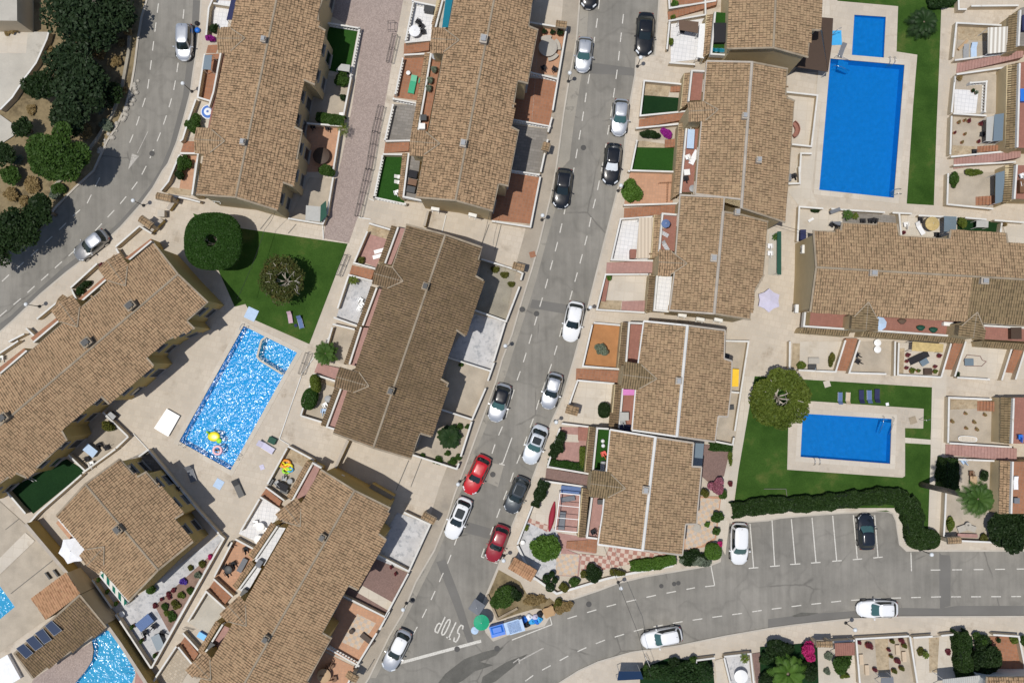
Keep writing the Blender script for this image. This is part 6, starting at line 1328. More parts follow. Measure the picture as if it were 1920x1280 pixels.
shrub(*tp('21', 732, 800), 6, .8, 'small green palm plant in the corner of the cream terrace', 'leaf_bright', 500); shrub(*tp('22', 675, 60), 14, 1.6, 'sparse grey green olive tree in the orange soil garden', 'leaf_silver', 1900, .12, name='olive_tree', cat='tree')
shrub(*tp('20', 1020, 1005), 22, 1.3, 'dark climbing shrub beside the purple bougainvillea', 'leaf_dark', 3000, ry=11); shrub(*tp('20', 1160, 1000), 13, 1.5, 'bright purple bougainvillea by the brick stair', 'flower_purple', 2200, .11, ry=12); shrub(*tp('20', 1205, 130), 5, .9, 'thin green plant on the wall beside the brick stair at the top', 'leaf_lime', 400); shrub(*tp('20', 1195, 310), 6, 1.0, 'yellow green plant on the left of the blue white terrace', 'leaf_lime', 500, ry=8); shrub(*tp('20', 1215, 25), 7, 1.0, 'bright leafy plant at the top edge beside the brick stair', 'leaf_bright', 600)
for x, y, r, l in ((240, 235, 5, 'left planted pot against the north wall of the octagon tiled patio'), (300, 240, 5, 'middle planted pot against the north wall of the octagon tiled patio'), (355, 245, 7, 'largest planted pot by the tiled gate canopy of the octagon tiled patio')): pot(*tp('20', x, y), l, r, .8, 'leaf_dark', n=600)
hedge(T('22', '375 700 340 800 310 850'), .9, 1.3, 'ragged oleander hedge on the left wall of the pink tiled terrace', 'leaf_dark', 260, .16, lump=.3); hedge(T('22', '285 915 400 930 530 950'), .8, .8, 'low dark clipped hedge at the foot of the pink tiled terrace', 'leaf_topiary', 420, .10); hedge(T('22', '530 800 525 940'), .45, .8, 'narrow green hedge along the tiled ledge of the pink terrace', 'leaf_lime', 420, .10)
hedge(T('22', '240 1070 215 1140 180 1220'), .9, 1.4, 'ragged oleander hedge on the street wall of the corner garden', 'leaf_dark', 260, .16, lump=.3)
hedge(T('22', '1500 790 1640 800'), .7, 1.2, 'short dark clipped hedge at the top of the mauve terrace', 'leaf_topiary', 420, .1)
shrub(*tp('22', 1535, 1090), 18, 1.6, 'mauve flowering shrub at the south end of the mauve terrace', 'flower_mauve', 3200, .12); shrub(*tp('22', 1580, 1140), 13, 1.2, 'green shrub beside the mauve flowering shrub', 'leaf_mid', 1600); shrub(*tp('22', 1440, 1130), 10, 1.2, 'olive green shrub against the house by the mauve flowers', 'leaf_olive', 1200); shrub(*tp('22', 1640, 870), 5, .9, 'thin green trailing plant on the wall by the mauve terrace', 'leaf_lime', 500, ry=16); shrub(*tp('22', 1640, 1065), 5, .8, 'small dark red plant on the wall beside the lawn', 'leaf_red', 500)
shrub(*tp('10', 640, 590), 17, 1.6, 'round leafy bush beside the artificial lawn on the mauve walkway', 'leaf_mid', 3600, .13, ry=18); hedge(T('10', '470 870 560 890 640 900'), .95, 1.3, 'dark green hedge between the gravel court and the terracotta court', 'leaf_mid', 420, .12); shrub(*tp('10', 655, 730), 7, .9, 'small dark green plant in the gravel court', 'leaf_dark', 500); palm(*tp('10', 655, 975), 15, 1.5, 'slender yucca leaning over the wall of the mauve walkway', 'leaf_lime', 12, 'yucca', .2, leafw=.04, tr=.06, dens=12)
shrub(*tp('10', 520, 1275), 17, 1.6, 'round dark tree crown beside the lowest court of the mauve walkway', 'leaf_mid', 3000, .13, name='tree', cat='tree')
shrub(*tp('00', 1455, 940), 19, 1.5, 'spreading green bush below the blue ringed parasol', 'leaf_mid', 3200, .13, ry=22); shrub(*tp('00', 1375, 1230), 14, 1.4, 'leafy green bush in the corner garden of the top left terrace', 'leaf_mid', 2600, .13, ry=20); shrub(*tp('00', 1345, 1300), 10, 1.1, 'dark leafy plant under the bush of the corner garden', 'leaf_dark', 1200, ry=14); shrub(*tp('00', 1578, 285), 10, 1.1, 'purple bougainvillea at the first brick entrance of the curved road', 'flower_purple', 1300, .1, ry=8); shrub(*tp('00', 1600, 215), 8, .9, 'dark green plants beside the white patio', 'leaf_dark', 800, ry=14)
shrub(*tp('01', 770, 715), 9, 1.2, 'red purple flowering plant by the parked silver grey car', 'leaf_red', 900, .1); shrub(*tp('01', 640, 850), 12, .9, 'dark green plants in the strip by the diagonal terrace', 'leaf_dark', 1300, ry=8, rz=.6); shrub(*tp('01', 600, 900), 10, .9, 'dark shrub in the lower corner of the planted strip', 'leaf_sago', 900)
shrub(*tp('12', 448, 315), 9, 1.9, 'yellow green upper half of the clipped bush by the sparkling pool', 'leaf_lime', 1800, .1, ry=17, shape='top', rz=.2); shrub(*tp('12', 405, 430), 14, 1.9, 'dark green lower clipped bush by the sparkling pool', 'leaf_topiary', 3200, .1, ry=20, shape='top', rz=-.3)
palm(*tp('12', 520, 90), 25, 1.7, 'bushy fan palm beside the sparkling pool gate', 'leaf_palm', 30, 'fan_palm', .45, leafw=.09, dens=22); palm(*tp('12', 1450, 715), 24, 1.0, 'dark round sago palm in the white gravel garden', 'leaf_sago', 46, 'sago_palm', .35, leafw=.09, dens=30, lift=.3)
palm(*tp('11', 730, 820), 11, .9, 'small palm in the corner of the grey marble terrace', 'leaf_lime', 14, 'small_palm', .3, leafw=.05, tr=.06, dens=14); shrub(*tp('11', 795, 670), 8, .7, 'small olive plant in the lower corner of the pink terrace', 'leaf_olive', 500)
for x, y, r, l in ((1800, 740, 11, 'yellow green weeds at the top left of the gravel garden'), (1870, 780, 11, 'yellow green weeds in the middle of the gravel garden wall'), (1920, 850, 9, 'yellow green weeds at the street side of the gravel garden')): shrub(*tp('11', x, y), r, .45, l, 'leaf_olive', 500, ry=r*.6)
for x, y, r, l in ((1530, 640, 10, 'weeds above the sago palm'), (1590, 640, 7, 'weeds at the street wall beside the sago palm'), (1370, 895, 14, 'low weeds on the south wall of the sago palm garden'), (1480, 900, 12, 'green weeds in the south corner of the sago palm garden'), (1520, 870, 10, 'dark climbing plant in the corner of the sago palm garden'), (1440, 840, 8, 'weeds below the sago palm'), (1540, 175, 6, 'green tuft at the white wall of the bare beige terrace'), (1250, 860, 8, 'weeds near the roof corner in the sago palm garden')): shrub(*tp('12', x, y), r, .45, l, 'leaf_mid', 450, .1, ry=r*.7)
shrub(*tp('13', 1870, 640), 27, 1.9, 'dark green shrub in the bed above the bins', 'leaf_mid', 5200, .15, rz=.3); shrub(*tp('23', -20, 600), 22, 1.7, 'dark right half of the shrub above the bins', 'leaf_dark', 3000, .15); shrub(*tp('23', 165, 660), 22, .7, 'dry straw bed beside the bins', 'leaf_dry', 1800, ry=13); shrub(*tp('23', 385, 705), 19, .8, 'golden dry bush on the corner of the bottom road', 'leaf_dry', 2300, ry=15); shrub(*tp('23', 350, 680), 11, .9, 'green heart of the golden dry bush', 'leaf_olive', 900)
floor('flower_bed', T('13', '1740 625 1820 430 1980 520 2080 700 2200 640 2260 690 2240 740 2100 720 1960 760 1815 810'), 'dirt', .135)
shrub(*tp('02', 810, 640), 17, 1.7, 'leafy olive branch hanging over the wall near the sparkling pool', 'leaf_olive', 1700, ry=12, name='small_tree', cat='tree')
shrub(*tp('03', 1130, 580), 14, 1.2, 'dark green shrub against the detached house', 'leaf_mid', 1600, ry=10, rz=.6); 
for x, y, r, mt, l in ((1575, 330, 6, 'flower_pink', 'red flowers at the top of the triangular flower bed'), (1510, 390, 8, 'leaf_olive', 'olive plant below the red flowers of the flower bed'), (1430, 420, 7, 'leaf_olive', 'olive plant right of the round violet plant'), (1480, 470, 9, 'leaf_silver', 'grey green plant at the wall of the flower bed'), (1370, 517, 9, 'flower_violet', 'round violet plant in the triangular flower bed'), (1420, 590, 8, 'leaf_mid', 'green plant at the wall beside the violet plant'), (1355, 620, 9, 'leaf_lime', 'lime plant under the violet plant'), (1300, 580, 5, 'leaf_red', 'red plant on the left rim of the flower bed'), (1260, 610, 6, 'leaf_red', 'dark red plant on the left rim of the flower bed'), (1270, 640, 4, 'leaf_red', 'small dark red plant of the left rim'), (1160, 695, 6, 'leaf_red', 'red purple plant at the lower left tip of the flower bed'), (1315, 690, 11, 'leaf_olive', 'large olive plant in the lower flower bed'), (1230, 710, 8, 'leaf_mid', 'green plant in the lower flower bed'), (1290, 790, 12, 'leaf_mid', 'leafy plant at the wall in the lower flower bed'), (1250, 760, 7, 'leaf_lime', 'lime coloured plant in the lowest corner of the flower bed'), (1210, 650, 4, 'leaf_red', 'reddish tuft near the tip of the flower bed')): shrub(*tp('03', x, y), r, .5, l, mt, int(60*r), .1, group='plants of the triangular flower bed')
for x, y, l in ((805, 590, 'dark potted plant beside the green striped awning'), (870, 680, 'red purple potted plant at the end of the green striped awning'), (990, 855, 'potted plant on the long white wall above the blue covered table'), (1060, 960, 'potted plant on the long white wall below the blue covered table'), (1160, 1070, 'potted plant near the lowest corner of the triangular garden'), (740, 500, 'bright potted plant at the upper end of the green striped awning')): pot(*tp('03', x, y), l, 5, .7, 'leaf_mid')
# right hand gardens
q = tp('30', 1170, 165); palm(*q, 33, 1.4, 'dark spiky palm on the lawn strip at the top right', 'leaf_sago', 34, 'palm_tree', .5, leafw=.10, dens=20); shrub(*tp('30', 1280, -10), 34, 1.8, 'dark tree crown cut by the top edge at the right', 'leaf_sago', 5000, .16, name='tree', cat='tree', ry=18)
shrub(*tp('31', 1400, 60), 10, 1.2, 'climbing green plant on the wall of the terrace with brick steps', 'leaf_mid', 1500, ry=22); shrub(*tp('31', 1530, 15), 22, 1.0, 'green plants along the upper wall of the terrace with brick steps', 'leaf_lime', 1700, ry=7); shrub(*tp('30', 1440, 580), 7, .7, 'brown dry shrub in the corner of the bare white terrace', 'leaf_dry', 500)
palm(*tp('31', 600, 330), 12, 1.3, 'dark palm on the north wall of the horizontal terrace', 'leaf_palm', 16, 'small_palm', .4, leafw=.05, tr=.07, dens=14); palm(*tp('31', 655, 340), 8, .8, 'yellow green palm right of the dark one on the terrace wall', 'leaf_lime', 14, 'small_palm', .3, leafw=.05, tr=.05, dens=12); shrub(*tp('31', 355, 300), 10, .8, 'dark green planting in the corner terrace below the large pool', 'leaf_dark', 800, ry=5); shrub(*tp('31', 1450, 385), 9, 1.3, 'bright green bush on the small dark lawn', 'leaf_lime', 1200, ry=13); palm(*tp('31', 60, 495), 9, 1.0, 'small palm in the screened strip east of the sandy terrace', 'leaf_palm', 14, 'small_palm', .3, leafw=.05, tr=.05, dens=12)
shrub(*tp('32', 250, 175), 10, 1.0, 'lime green bush in the corner beside the barbecue bench', 'leaf_lime', 1300); shrub(*tp('32', 475, 130), 7, .9, 'olive plants along the right wall of the barbecue terrace', 'leaf_olive', 1100, ry=17, rz=-.2)
hedge(T('32', '1395 910 1390 1010 1390 1090'), 1.4, 2.6, 'dark tall cypress hedge in the garden below the brick stair', 'leaf_hedge'); palm(*tp('32', 1575, 1180), 38, 12.6, 'very tall palm whose trunk leans across the path in the garden below the brick stair', 'leaf_palm', 46, 'tall_palm', .6, leafw=.09, dens=22, tr=.24); shrub(*tp('32', 1620, 1000), 10, 1.2, 'dark green shrub behind the wooden chair', 'leaf_dark', 1000, ry=14)
shrub(*tp('33', 1370, 80), 8, 1.0, 'yellow green hedge like plant on the left wall of the cactus garden', 'leaf_lime', 1300, ry=20); tree(*tp('33', 1840, 130), 48, 3.0, 'large dark leafy tree at the right edge above the bottom road', 'leaf_dark', 15000, .18, flat=.5, lobes=18); shrub(*tp('33', 1620, 190), 9, 1.0, 'olive green bush under the dark leafy tree', 'leaf_olive', 900)
shrub(*tp('33', 110, 1020), 36, 2.2, 'dark shrub left of the pink bougainvillea on the bottom road', 'leaf_dark', 4200, .15, ry=18); shrub(*tp('33', 300, 1040), 18, 2.3, 'bright pink bougainvillea on the bottom road', 'flower_pink', 3400, .12, ry=21); palm(*tp('33', 150, 1210), 40, 2.4, 'large green fan palm at the bottom edge below the pink bougainvillea', 'leaf_bright', 22, 'fan_palm', .5, leafw=.22, dens=12); shrub(*tp('33', 550, 1130), 26, 1.7, 'green bush below the terracotta roofed shed', 'leaf_mid', 3300, ry=24); shrub(*tp('33', 580, 1225), 11, .9, 'yellow flowering plant at the bottom edge', 'float_yellow' if False else 'leaf_lime', 900, ry=5)
palm(*tp('33', 1185, 1070), 8, .9, 'small palm in front of the round stone bowl', 'leaf_lime', 16, 'small_palm', .3, leafw=.05, tr=.05, dens=12); shrub(*tp('33', 1150, 1050), 9, .7, 'thorny brown plant in the round stone bowl', 'leaf_olive', 700); shrub(*tp('33', 1355, 1045), 6, .6, 'dark round plant alone on the pale terrace', 'leaf_red', 500)
hedge(T('33', '1475 930 1490 1100 1510 1290'), 1.3, 2.0, 'tall dark hedge on the bottom road between two terraces', 'leaf_hedge'); tree(*tp('33', 1640, 1090), 32, 2.4, 'dark green tree beside the red terrace at the bottom right', 'leaf_dark', 8000, .16, flat=.6, lobes=14, rx=1.25); shrub(*tp('33', 1600, 960), 15, 1.6, 'mid green bush above the dark tree at the bottom right', 'leaf_mid', 2200); shrub(*tp('33', 1850, 960), 9, 1.0, 'yellow green plant on the red terrace at the bottom right', 'leaf_lime', 700); shrub(*tp('33', 1915, 960), 8, 1.6, 'dark green tree cut by the right edge on the bottom road', 'leaf_mid', 1200, ry=14)
shrub(*tp('23', 1110, 1190), 42, 2.2, 'dark green tree over the courtyard beside the navy solar roof', 'leaf_sago', 6500, .17, name='tree', cat='tree', ry=18); shrub(*tp('23', 1320, 1225), 44, 2.2, 'dark tree left of the courtyard with the stone table', 'leaf_sago', 6000, .17, name='tree', cat='tree'); shrub(*tp('23', 1355, 1110), 9, 1.6, 'narrow green shrub on the wall of the dark garden', 'leaf_mid', 1100, ry=10); palm(*tp('23', 1745, 1095), 11, 1.3, 'small palm on the wall of the stone table courtyard', 'leaf_lime', 16, 'small_palm', .3, leafw=.05, tr=.05, dens=12); shrub(*tp('23', 1910, 1100), 14, 1.6, 'dark shrub at the bottom edge right of the mauve paving', 'leaf_sago', 1800)
shrub(*tp('23', 1010, 1160), 8, 1.5, 'dark green shrub next to the navy solar roof', 'leaf_mid', 900)
k = 0
for x, y, r, l in ((755, 1000, 9, 'largest heap of dry reddish stems in the potted garden'), (930, 968, 5, 'dark pot at the top of the dried potted garden'), (1000, 962, 6, 'thorny pot in the top right corner of the dried potted garden'), (1020, 1000, 6, 'second thorny pot below the top right corner'), (905, 1032, 3.5, 'small pot in the middle of the dried garden'), (922, 1080, 4, 'dry pot below the middle of the dried garden'), (968, 1115, 7, 'wide dry pot right of the crazy paving'), (1000, 1170, 6, 'dry pot near the lower right of the crazy paving'), (800, 1180, 5, 'dry pot at the lower left of the crazy paving'), (945, 1190, 6, 'dark pot at the bottom of the dried garden'), (680, 975, 5, 'grey pot in the top left corner of the dried garden')):
    pot(*tp('33', x, y), l, r, .6, 'leaf_red' if k % 2 == 0 else 'leaf_olive', group='pots of the dried garden', n=330); k += 1
k = 0
for x, y, r, l in ((1510, 905, 5, 'reddish pot at the top of the sandy terrace'), (1435, 915, 4, 'wire plant stand at the top left of the sandy terrace'), (1600, 925, 6, 'brown leafy pot beside the grey awning'), (1480, 900, 2.5, 'tiny pot left of the reddish one'), (1405, 993, 2.5, 'tiny red pot on the left of the sandy terrace'), (1482, 1003, 2.5, 'tiny pot in the middle of the sandy terrace'), (1583, 1060, 4, 'red brown pot at the lower right of the sandy terrace'), (1460, 1065, 3, 'dark square pot at the bottom of the sandy terrace')): pot(*tp('30', x, y), l, r, .5, 'leaf_red' if k % 2 == 0 else 'leaf_dry', group='pots scattered on the sandy terrace', n=150); k += 1
for x, y, r, l in ((1385, 600, 4, 'dark potted plant at the left of the pink sand terrace'), (1485, 540, 3, 'small dry plant near the crazy paving of the pink sand terrace'), (1550, 605, 4, 'dry plant in the middle of the pink sand terrace'), (1630, 550, 3.5, 'orange brown plant at the right of the pink sand terrace'), (1490, 650, 3, 'dry plant at the lower left of the pink sand terrace'), (1570, 660, 4, 'dry plant at the lower right of the pink sand terrace')): pot(*tp('32', x, y), l, r, .4, 'leaf_dry', group='dry plants on the pink sand terrace', n=120)
for x, y, r, l in ((1050, 105, 5, 'round brown pot left of the black sun bed'), (1043, 150, 3, 'small brown pot under the round one by the black sun bed'), (1040, 200, 3.5, 'brown pot at the left wall of the sun bed terrace'), (1082, 222, 7, 'lime green pot plant at the lower wall of the sun bed terrace'), (1130, 222, 3.5, 'dark pot right of the lime green one'), (1255, 190, 3.5, 'olive pot at the right wall of the sun bed terrace'), (1255, 228, 5, 'lime pot in the lower right corner of the sun bed terrace'), (1285, 110, 5, 'dark red tall plant at the right wall of the sun bed terrace')): pot(*tp('32', x, y), l, r, .6, 'leaf_lime' if 'lime' in l else 'leaf_red', group='pots around the black sun bed', n=220)
pot(*tp('32', 1415, 245), 'dark leafy pot in the lower corner of the terrace with the floor pattern', 6, .7, 'leaf_dark', n=400); pot(*tp('33', 1730, 955), 'dark round pot at the top of the red terrace', 5, .6, 'leaf_sago'); pot(*tp('31', 1020, 460), 'dark red pot in the lower left of the glass canopy terrace', 4, .6, 'leaf_red'); pot(*tp('31', 1780, 400), 'pot with brown plant beside the small dark lawn', 4, .6, 'leaf_dry'); pot(*tp('30', 1540, 675), 'black pot by the small balustrade', 4, .4, 'leaf_sago'); pot(*tp('30', 1565, 690), 'pale green pot by the small balustrade', 4, .4, 'leaf_silver')

for x, y, r, h, mt, l in ((10, 1250, 26, 1.6, 'leaf_dark', 'dark shrub at the bottom edge left of the fan palm'), (300, 1180, 26, 1.7, 'leaf_dark', 'dark shrub between the fan palm and the pale path at the bottom'), (1590, 1190, 24, 1.8, 'leaf_dark', 'dark bushy plant below the tall dark hedge'), (1690, 1250, 22, 1.6, 'leaf_sago', 'dark green plant at the bottom edge beside the tiled roof'), (440, 1190, 7, .6, 'leaf_silver', 'grey green small plants beside the bush under the shed'), (450, 1080, 8, .7, 'leaf_silver', 'grey leafy plant at the left of the shed bush')): shrub(*tp('33', x, y), r, h, l, mt, int(r*110), .15)
for x, y, r, h, mt, l in ((1440, 1180, 26, 1.7, 'leaf_sago', 'dark tree top at the bottom edge left of the stone table courtyard'), (1225, 1160, 22, 1.5, 'leaf_dark', 'dark green shrub beneath the pale railing')): shrub(*tp('23', x, y), r, h, l, mt, int(r*110), .15)
for x, y, r, l in ((60, 205, 12, 'dry tuft on the bright sandy patch of the slope'), (92, 95, 12, 'dry grass clump above the bright sandy patch'), (125, 175, 9, 'straw coloured clump between the pines'), (232, 170, 10, 'dry weeds on the verge beside the pale stones'), (228, 80, 9, 'straw tuft along the stone wall near the top'), (140, 330, 10, 'dry weeds at the end of the stone kerb'), (45, 375, 12, 'dry brush between the two dark trees at the left'), (15, 60, 8, 'small dry weed at the corner of the concrete yard')): shrub(x, y, r, .5, l, 'leaf_dry', 500, .16, group='dry bushes on the wild slope', z0=.08)
# ================================================================ FURNITURE AND SMALL THINGS
def L(tile, key, bld, rows, group=None, z=.14, sc=None):
    for r_ in rows: x, y, a, lb = r_[:4]; rep(key, bld, *tp(tile, x, y), a, lb, group, r_[4] if len(r_) > 4 else z, r_[5] if len(r_) > 5 else sc)
# poolside
q = W(A('328 767 336 786 314 817 292 808'), .5); e = MB(off=q[0]); c_ = [v[:2] for v in W(A('313 767 336 780 315 817 290 802'), .45)]
e.prism(ccw(c_), .12, .42); e.prism(offset_poly(ccw(c_), [-.05]*4), .42, .47); o = e.obj('pump_hatch', M['white_plastic']); o.location = q[0]*1.0; tag(o, 'big white rectangular cover standing left of the sparkling pool', 'pump box')
ladder(*tp('02', 1365, 780), 153, 'ladder at the lower left corner of the sparkling pool'); ladder(*tp('02', 1790, 870), -118, 'ladder at the lower right end of the sparkling pool'); ladder(*tp('01', 1835, 1165), -27, 'ladder at the top corner of the sparkling pool'); ladder(*tp('30', 930, 465), 180, 'ladder at the top right of the large blue pool'); ladder(*tp('31', 960, 160), 95, 'ladder at the lower right corner of the large blue pool'); ladder(*tp('32', 365, 885), 3, 'ladder on the lower side of the right hand pool')
def b_steprail():
    e = thing('pool_step_rail', (0, 0, 0), 'x', 'pool rail')
    for s in (-1, 1): m = MB(); m.tube([(s*.5, .5, 0), (s*.5, .45, .7), (s*.5, -.3, .6), (s*.5, -1.3, -.1), (s*.5, -1.35, -.5)], .022, 7); m.obj('handrail', M['steel'], e, True)
    for k in range(4): m = MB(); m.box((0, -.2-.3*k, -.25-.2*k), (1.1, .3, .2)); m.obj('tread', M['pool_tile'], e)
    return e
rep('steprail', b_steprail, *tp('32', 895, 600), -8, 'entry rails with blue steps in the upper right corner of the right hand pool'); rep('steprail', b_steprail, *tp('30', 530, 470), 80, 'entry rails with blue steps in the upper left corner of the large blue pool')
L('30', 'showerlounger', b_lounger('grey_fabric'), [(556, 375, -20, 'grey folding chair left of the small blue pool', .14, .8)])
q = tp('30', 512, 285); towel(*q, 1.1, 1.5, 2, 'pale blue shower tray beside the small blue pool', 'cyan_plastic', .16); q = tp('01', 1885, 1075); towel(*q, 1.15, 1.2, -25, 'pale sky blue mat at the top of the sparkling pool', 'sky_fabric', .16)
m = MB(); m.tube([(0, 0, 0), (0, 0, 2.0), (.15, .05, 2.1), (.35, .1, 2.05)], .03, 8); o = m.obj('pool_shower', M['steel']); o.location = P(*tp('30', 478, 270), .14); tag(o, 'steel shower pole by the pale blue tray', 'shower'); o2 = o.copy(); C.objects.link(o2); o2.location = P(*tp('32', 1130, 585), .14); tag(o2, 'steel shower pole on the paved square right of the right hand pool', 'shower')
# pool toys and bather
def floatie():
    e = thing('inflatable_float', P(*tp('02', 1605, 712), .08), 'yellow and green inflatable float in the sparkling pool', 'pool float'); n = 14
    m = MB(); m.lathe((0, 0, 0), [(.02, -.03), (.45, -.04), (.62, .02), (.62, .10), (.45, .16), (.02, .13)], 22, 0, 1.0, .8); m.obj('raft', M['float_yellow'], e, True)
    m = MB(); m.ball((.55, -.42, .12), .28, 12, 0, .5); m.obj('tail', M['float_green'], e, True); m = MB(); m.tube([(-.45, .35, .1), (-.6, .45, .25), (-.62, .5, .4)], [.14, .11, .1], 10); m.obj('head', M['float_green'], e, True)
floatie()
def bather():
    o = P(*tp('02', 1632, 815), .05); e = thing('person', o, 'person with brown hair floating inside a pale pink swim ring in the sparkling pool', 'person')
    me = bpy.data.meshes.new('body'); V = [(0, 0, -.25), (0, 0, .0), (0, .02, .22), (0, .03, .36), (.17, .02, .20), (.33, -.08, .12), (.42, -.26, .12), (-.17, .02, .20), (-.33, -.08, .12), (-.42, -.26, .12), (.10, -.05, -.3), (.14, -.38, -.32), (.13, -.7, -.4), (-.10, -.05, -.3), (-.14, -.38, -.32), (-.13, -.7, -.4), (0, .03, .46)]
    E = [(0, 1), (1, 2), (2, 3), (3, 16), (2, 4), (4, 5), (5, 6), (2, 7), (7, 8), (8, 9), (0, 10), (10, 11), (11, 12), (0, 13), (13, 14), (14, 15)]; rad = [.13, .13, .12, .055, .06, .04, .03, .06, .04, .03, .085, .06, .04, .085, .06, .04, .09]
    me.from_pydata(V, E, []); b = bpy.data.objects.new('body', me); C.objects.link(b); b.parent = e; me.materials.append(M['skin']); md = b.modifiers.new('skin', 'SKIN')
    for i, r in enumerate(rad): me.skin_vertices[0].data[i].radius = (r, r)
    me.skin_vertices[0].data[0].use_root = True; b.modifiers.new('sub', 'SUBSURF').levels = 2; b.modifiers['sub'].render_levels = 2
    m = MB(); m.ball((0, .06, .53), .115, 12); m.obj('hair', M['hair_brown'], b, True)
    r = thing('swim_ring', o+Vector((0, 0, .06)), 'pale pink swim ring around the bather', 'swim ring'); m = MB(); pr = [(.40+.13*math.cos(t), .0+.13*math.sin(t)) for t in [2*math.pi*i/10 for i in range(11)]]; n = 26; vs = [(math.cos(2*math.pi*k/n)*a, math.sin(2*math.pi*k/n)*a, z) for a, z in pr[:-1] for k in range(n)]
    m.add(vs, [(i*n+k, i*n+(k+1) % n, ((i+1) % 10)*n+(k+1) % n, ((i+1) % 10)*n+k) for i in range(10) for k in range(n)]); m.obj('tube', M['pink_plastic'], r, True)
bather()
# sun loungers, chairs and towels by the pools
L('02', 'cv', b_lounger('dark_plastic', 'black_metal', .3), [(1785, 1100, 25, 'dark sun lounger right of the sky blue towel by the sparkling pool')]); L('02', 'cg', b_lounger('grey_fabric', 'white_metal', .9), [(1430, 985, 20, 'grey folding lounger in the shade of the detached house')]); towel(*tp('02', 1640, 1068), .85, .95, -30, 'sky blue towel left of the dark sun lounger', 'sky_fabric')
L('12', 'cm', b_lounger('lilac_fabric', 'white_metal', .5), [(72, 790, 58, 'mauve sun lounger near the lower tip of the sparkling pool')]); L('12', 'bk', b_box('pool_crate', 'box', (.75, .6, .45), 'dark_green'), [(122, 742, -25, 'dark green box beside the mauve sun lounger')]); towel(*tp('12', 45, 942), .45, .5, 20, 'small bundle of violet cloth on the paving above the diagonal walkway', 'lilac_fabric')
L('11', 'cb', b_lounger('blue_fabric', 'white_metal', .8), [(330, 1130, 15, 'blue and white sun chair on the left lawn', .16, .75)]); L('11', 'cp', b_lounger('pale_pink', 'grey_plastic', .8), [(253, 1095, 10, 'pinkish sun chair left of the blue one on the left lawn', .16, .7)]); towel(*tp('11', 298, 1160), .3, .3, 20, 'navy bag beside the blue sun chair', 'navy_fabric', .2)
rep('cb', None, *tp('32', 543, 430), 178, 'leftmost pale blue sun chair on the lawn above the right hand pool', None, .16, .7); L('32', 'cw', b_lounger('beige_fabric', 'white_metal', .8), [(602, 430, 176, 'beige sun chair beside the leftmost pale blue one', .16, .7)]); L('32', 'cd', b_lounger('navy_fabric', 'black_metal', .8), [(703, 418, 180, 'black sun chair left of the blue one in the row of three', .16, .78), (820, 412, 178, 'black sun chair at the right end of the row of three', .16, .8)]); rep('cb', None, *tp('32', 762, 418), 180, 'blue sun chair in the middle of the row of three', None, .16, .75)
manhole(*tp('32', 443, 318), 'square concrete cover on the lawn by the olive green tree', .32, True, 'paving_light', .19); manhole(*tp('32', 1087, 590), 'square drain tray on the paved square by the right hand pool', .35, True, 'mortar', .19)
towel(*tp('32', 895, 470), .3, .3, 10, 'small white towel at the edge of the lawn above the right hand pool', 'white_fabric', .17)
# parasols
parasol(*tp('00', 1555, 835), 13.5, 'blue and white ringed parasol by the curved road', 'stripe_blue', 16); parasol(*tp('10', 1188, 228), 11, 'pale grey parasol table shade on the white tiled patio', 'white_fabric', 14, h=1.0); parasol(*tp('03', 528, 290), 26, 'large white six pointed parasol on the terrace of the detached house', 'white_fabric', 6, rot=.2, scallop=.08, h=2.6)
parasol(*tp('31', 15, 970), 22, 'lilac parasol on the terrace east of the sandy houses', 'lilac_fabric', 6, rot=.5, scallop=.1, h=2.4); parasol(*tp('31', 845, 1145), 12.5, 'pale blue parasol on the balcony of the horizontal terrace', 'sky_fabric', 8, h=1.9, z0=2.8, mat2=None, rot=.2); parasol(*tp('13', 1690, 830), 14.5, 'round green parasol above the stop line corner', 'green_plastic', 14, h=2.2, z0=.02, rot=.1)
parasol(*tp('13', 1655, 715), 16, 'dark grey square parasol beside the round green one', 'grey_fabric', 4, h=2.3, z0=.02, rot=.2); parasol(*tp('13', 1640, 888), 7, 'small pale blue parasol between the green parasol and the stop line', 'sky_fabric', 12, h=1.3, z0=.02); parasol(*tp('21', 1155, 395), 8, 'closed blue grey parasol on the balcony above the ribbed cream awning', 'blue_fabric', 8, h=1.9, z0=2.75)
parasol(*tp('31', 1240, 395), 13, 'round straw parasol on the glass canopy terrace', 'cane', 16, h=2.1)
# bins at the corner
def b_bin():
    e = thing('waste_container', (0, 0, 0), 'x', 'container'); m = MB(); m.box((0, 0, .65), (1.35, 1.0, 1.0), 0, 0, 1.06); m.obj('body', M['blue_plastic'], e); m = MB(); m.lathe((0, 0, 0), [(.3, 0)], 4) if False else m.prism([(-.72, -.54), (.72, -.54), (.72, .54), (-.72, .54)], 1.15, 1.25); m.box((0, .1, 1.31), (1.2, .7, .12), 0, 0, .7); m.obj('lid', M['blue_plastic'], e)
    for sx in (-1, 1):
        for sy in (-1, 1): m = MB(); m.box((sx*.55, sy*.38, .08), (.1, .16, .16)); m.obj('wheel', M['tyre'], e)
    return e
L('13', 'bin', b_bin, [(1812, 870, 15, 'bright blue waste container right of the green parasol', .01)])
L('13', 'skip', b_box('recycling_container', 'container', (1.5, 1.15, 1.3), 'white_plastic', 'lid', 'sky_fabric'), [(1925, 840, 17, 'first pale grey recycling container beside the bright blue one', .01)]); rep('skip', None, *tp('23', 30, 840), 17, 'second pale grey recycling container in the row of bins', None, .01)
rr = random.Random(4)
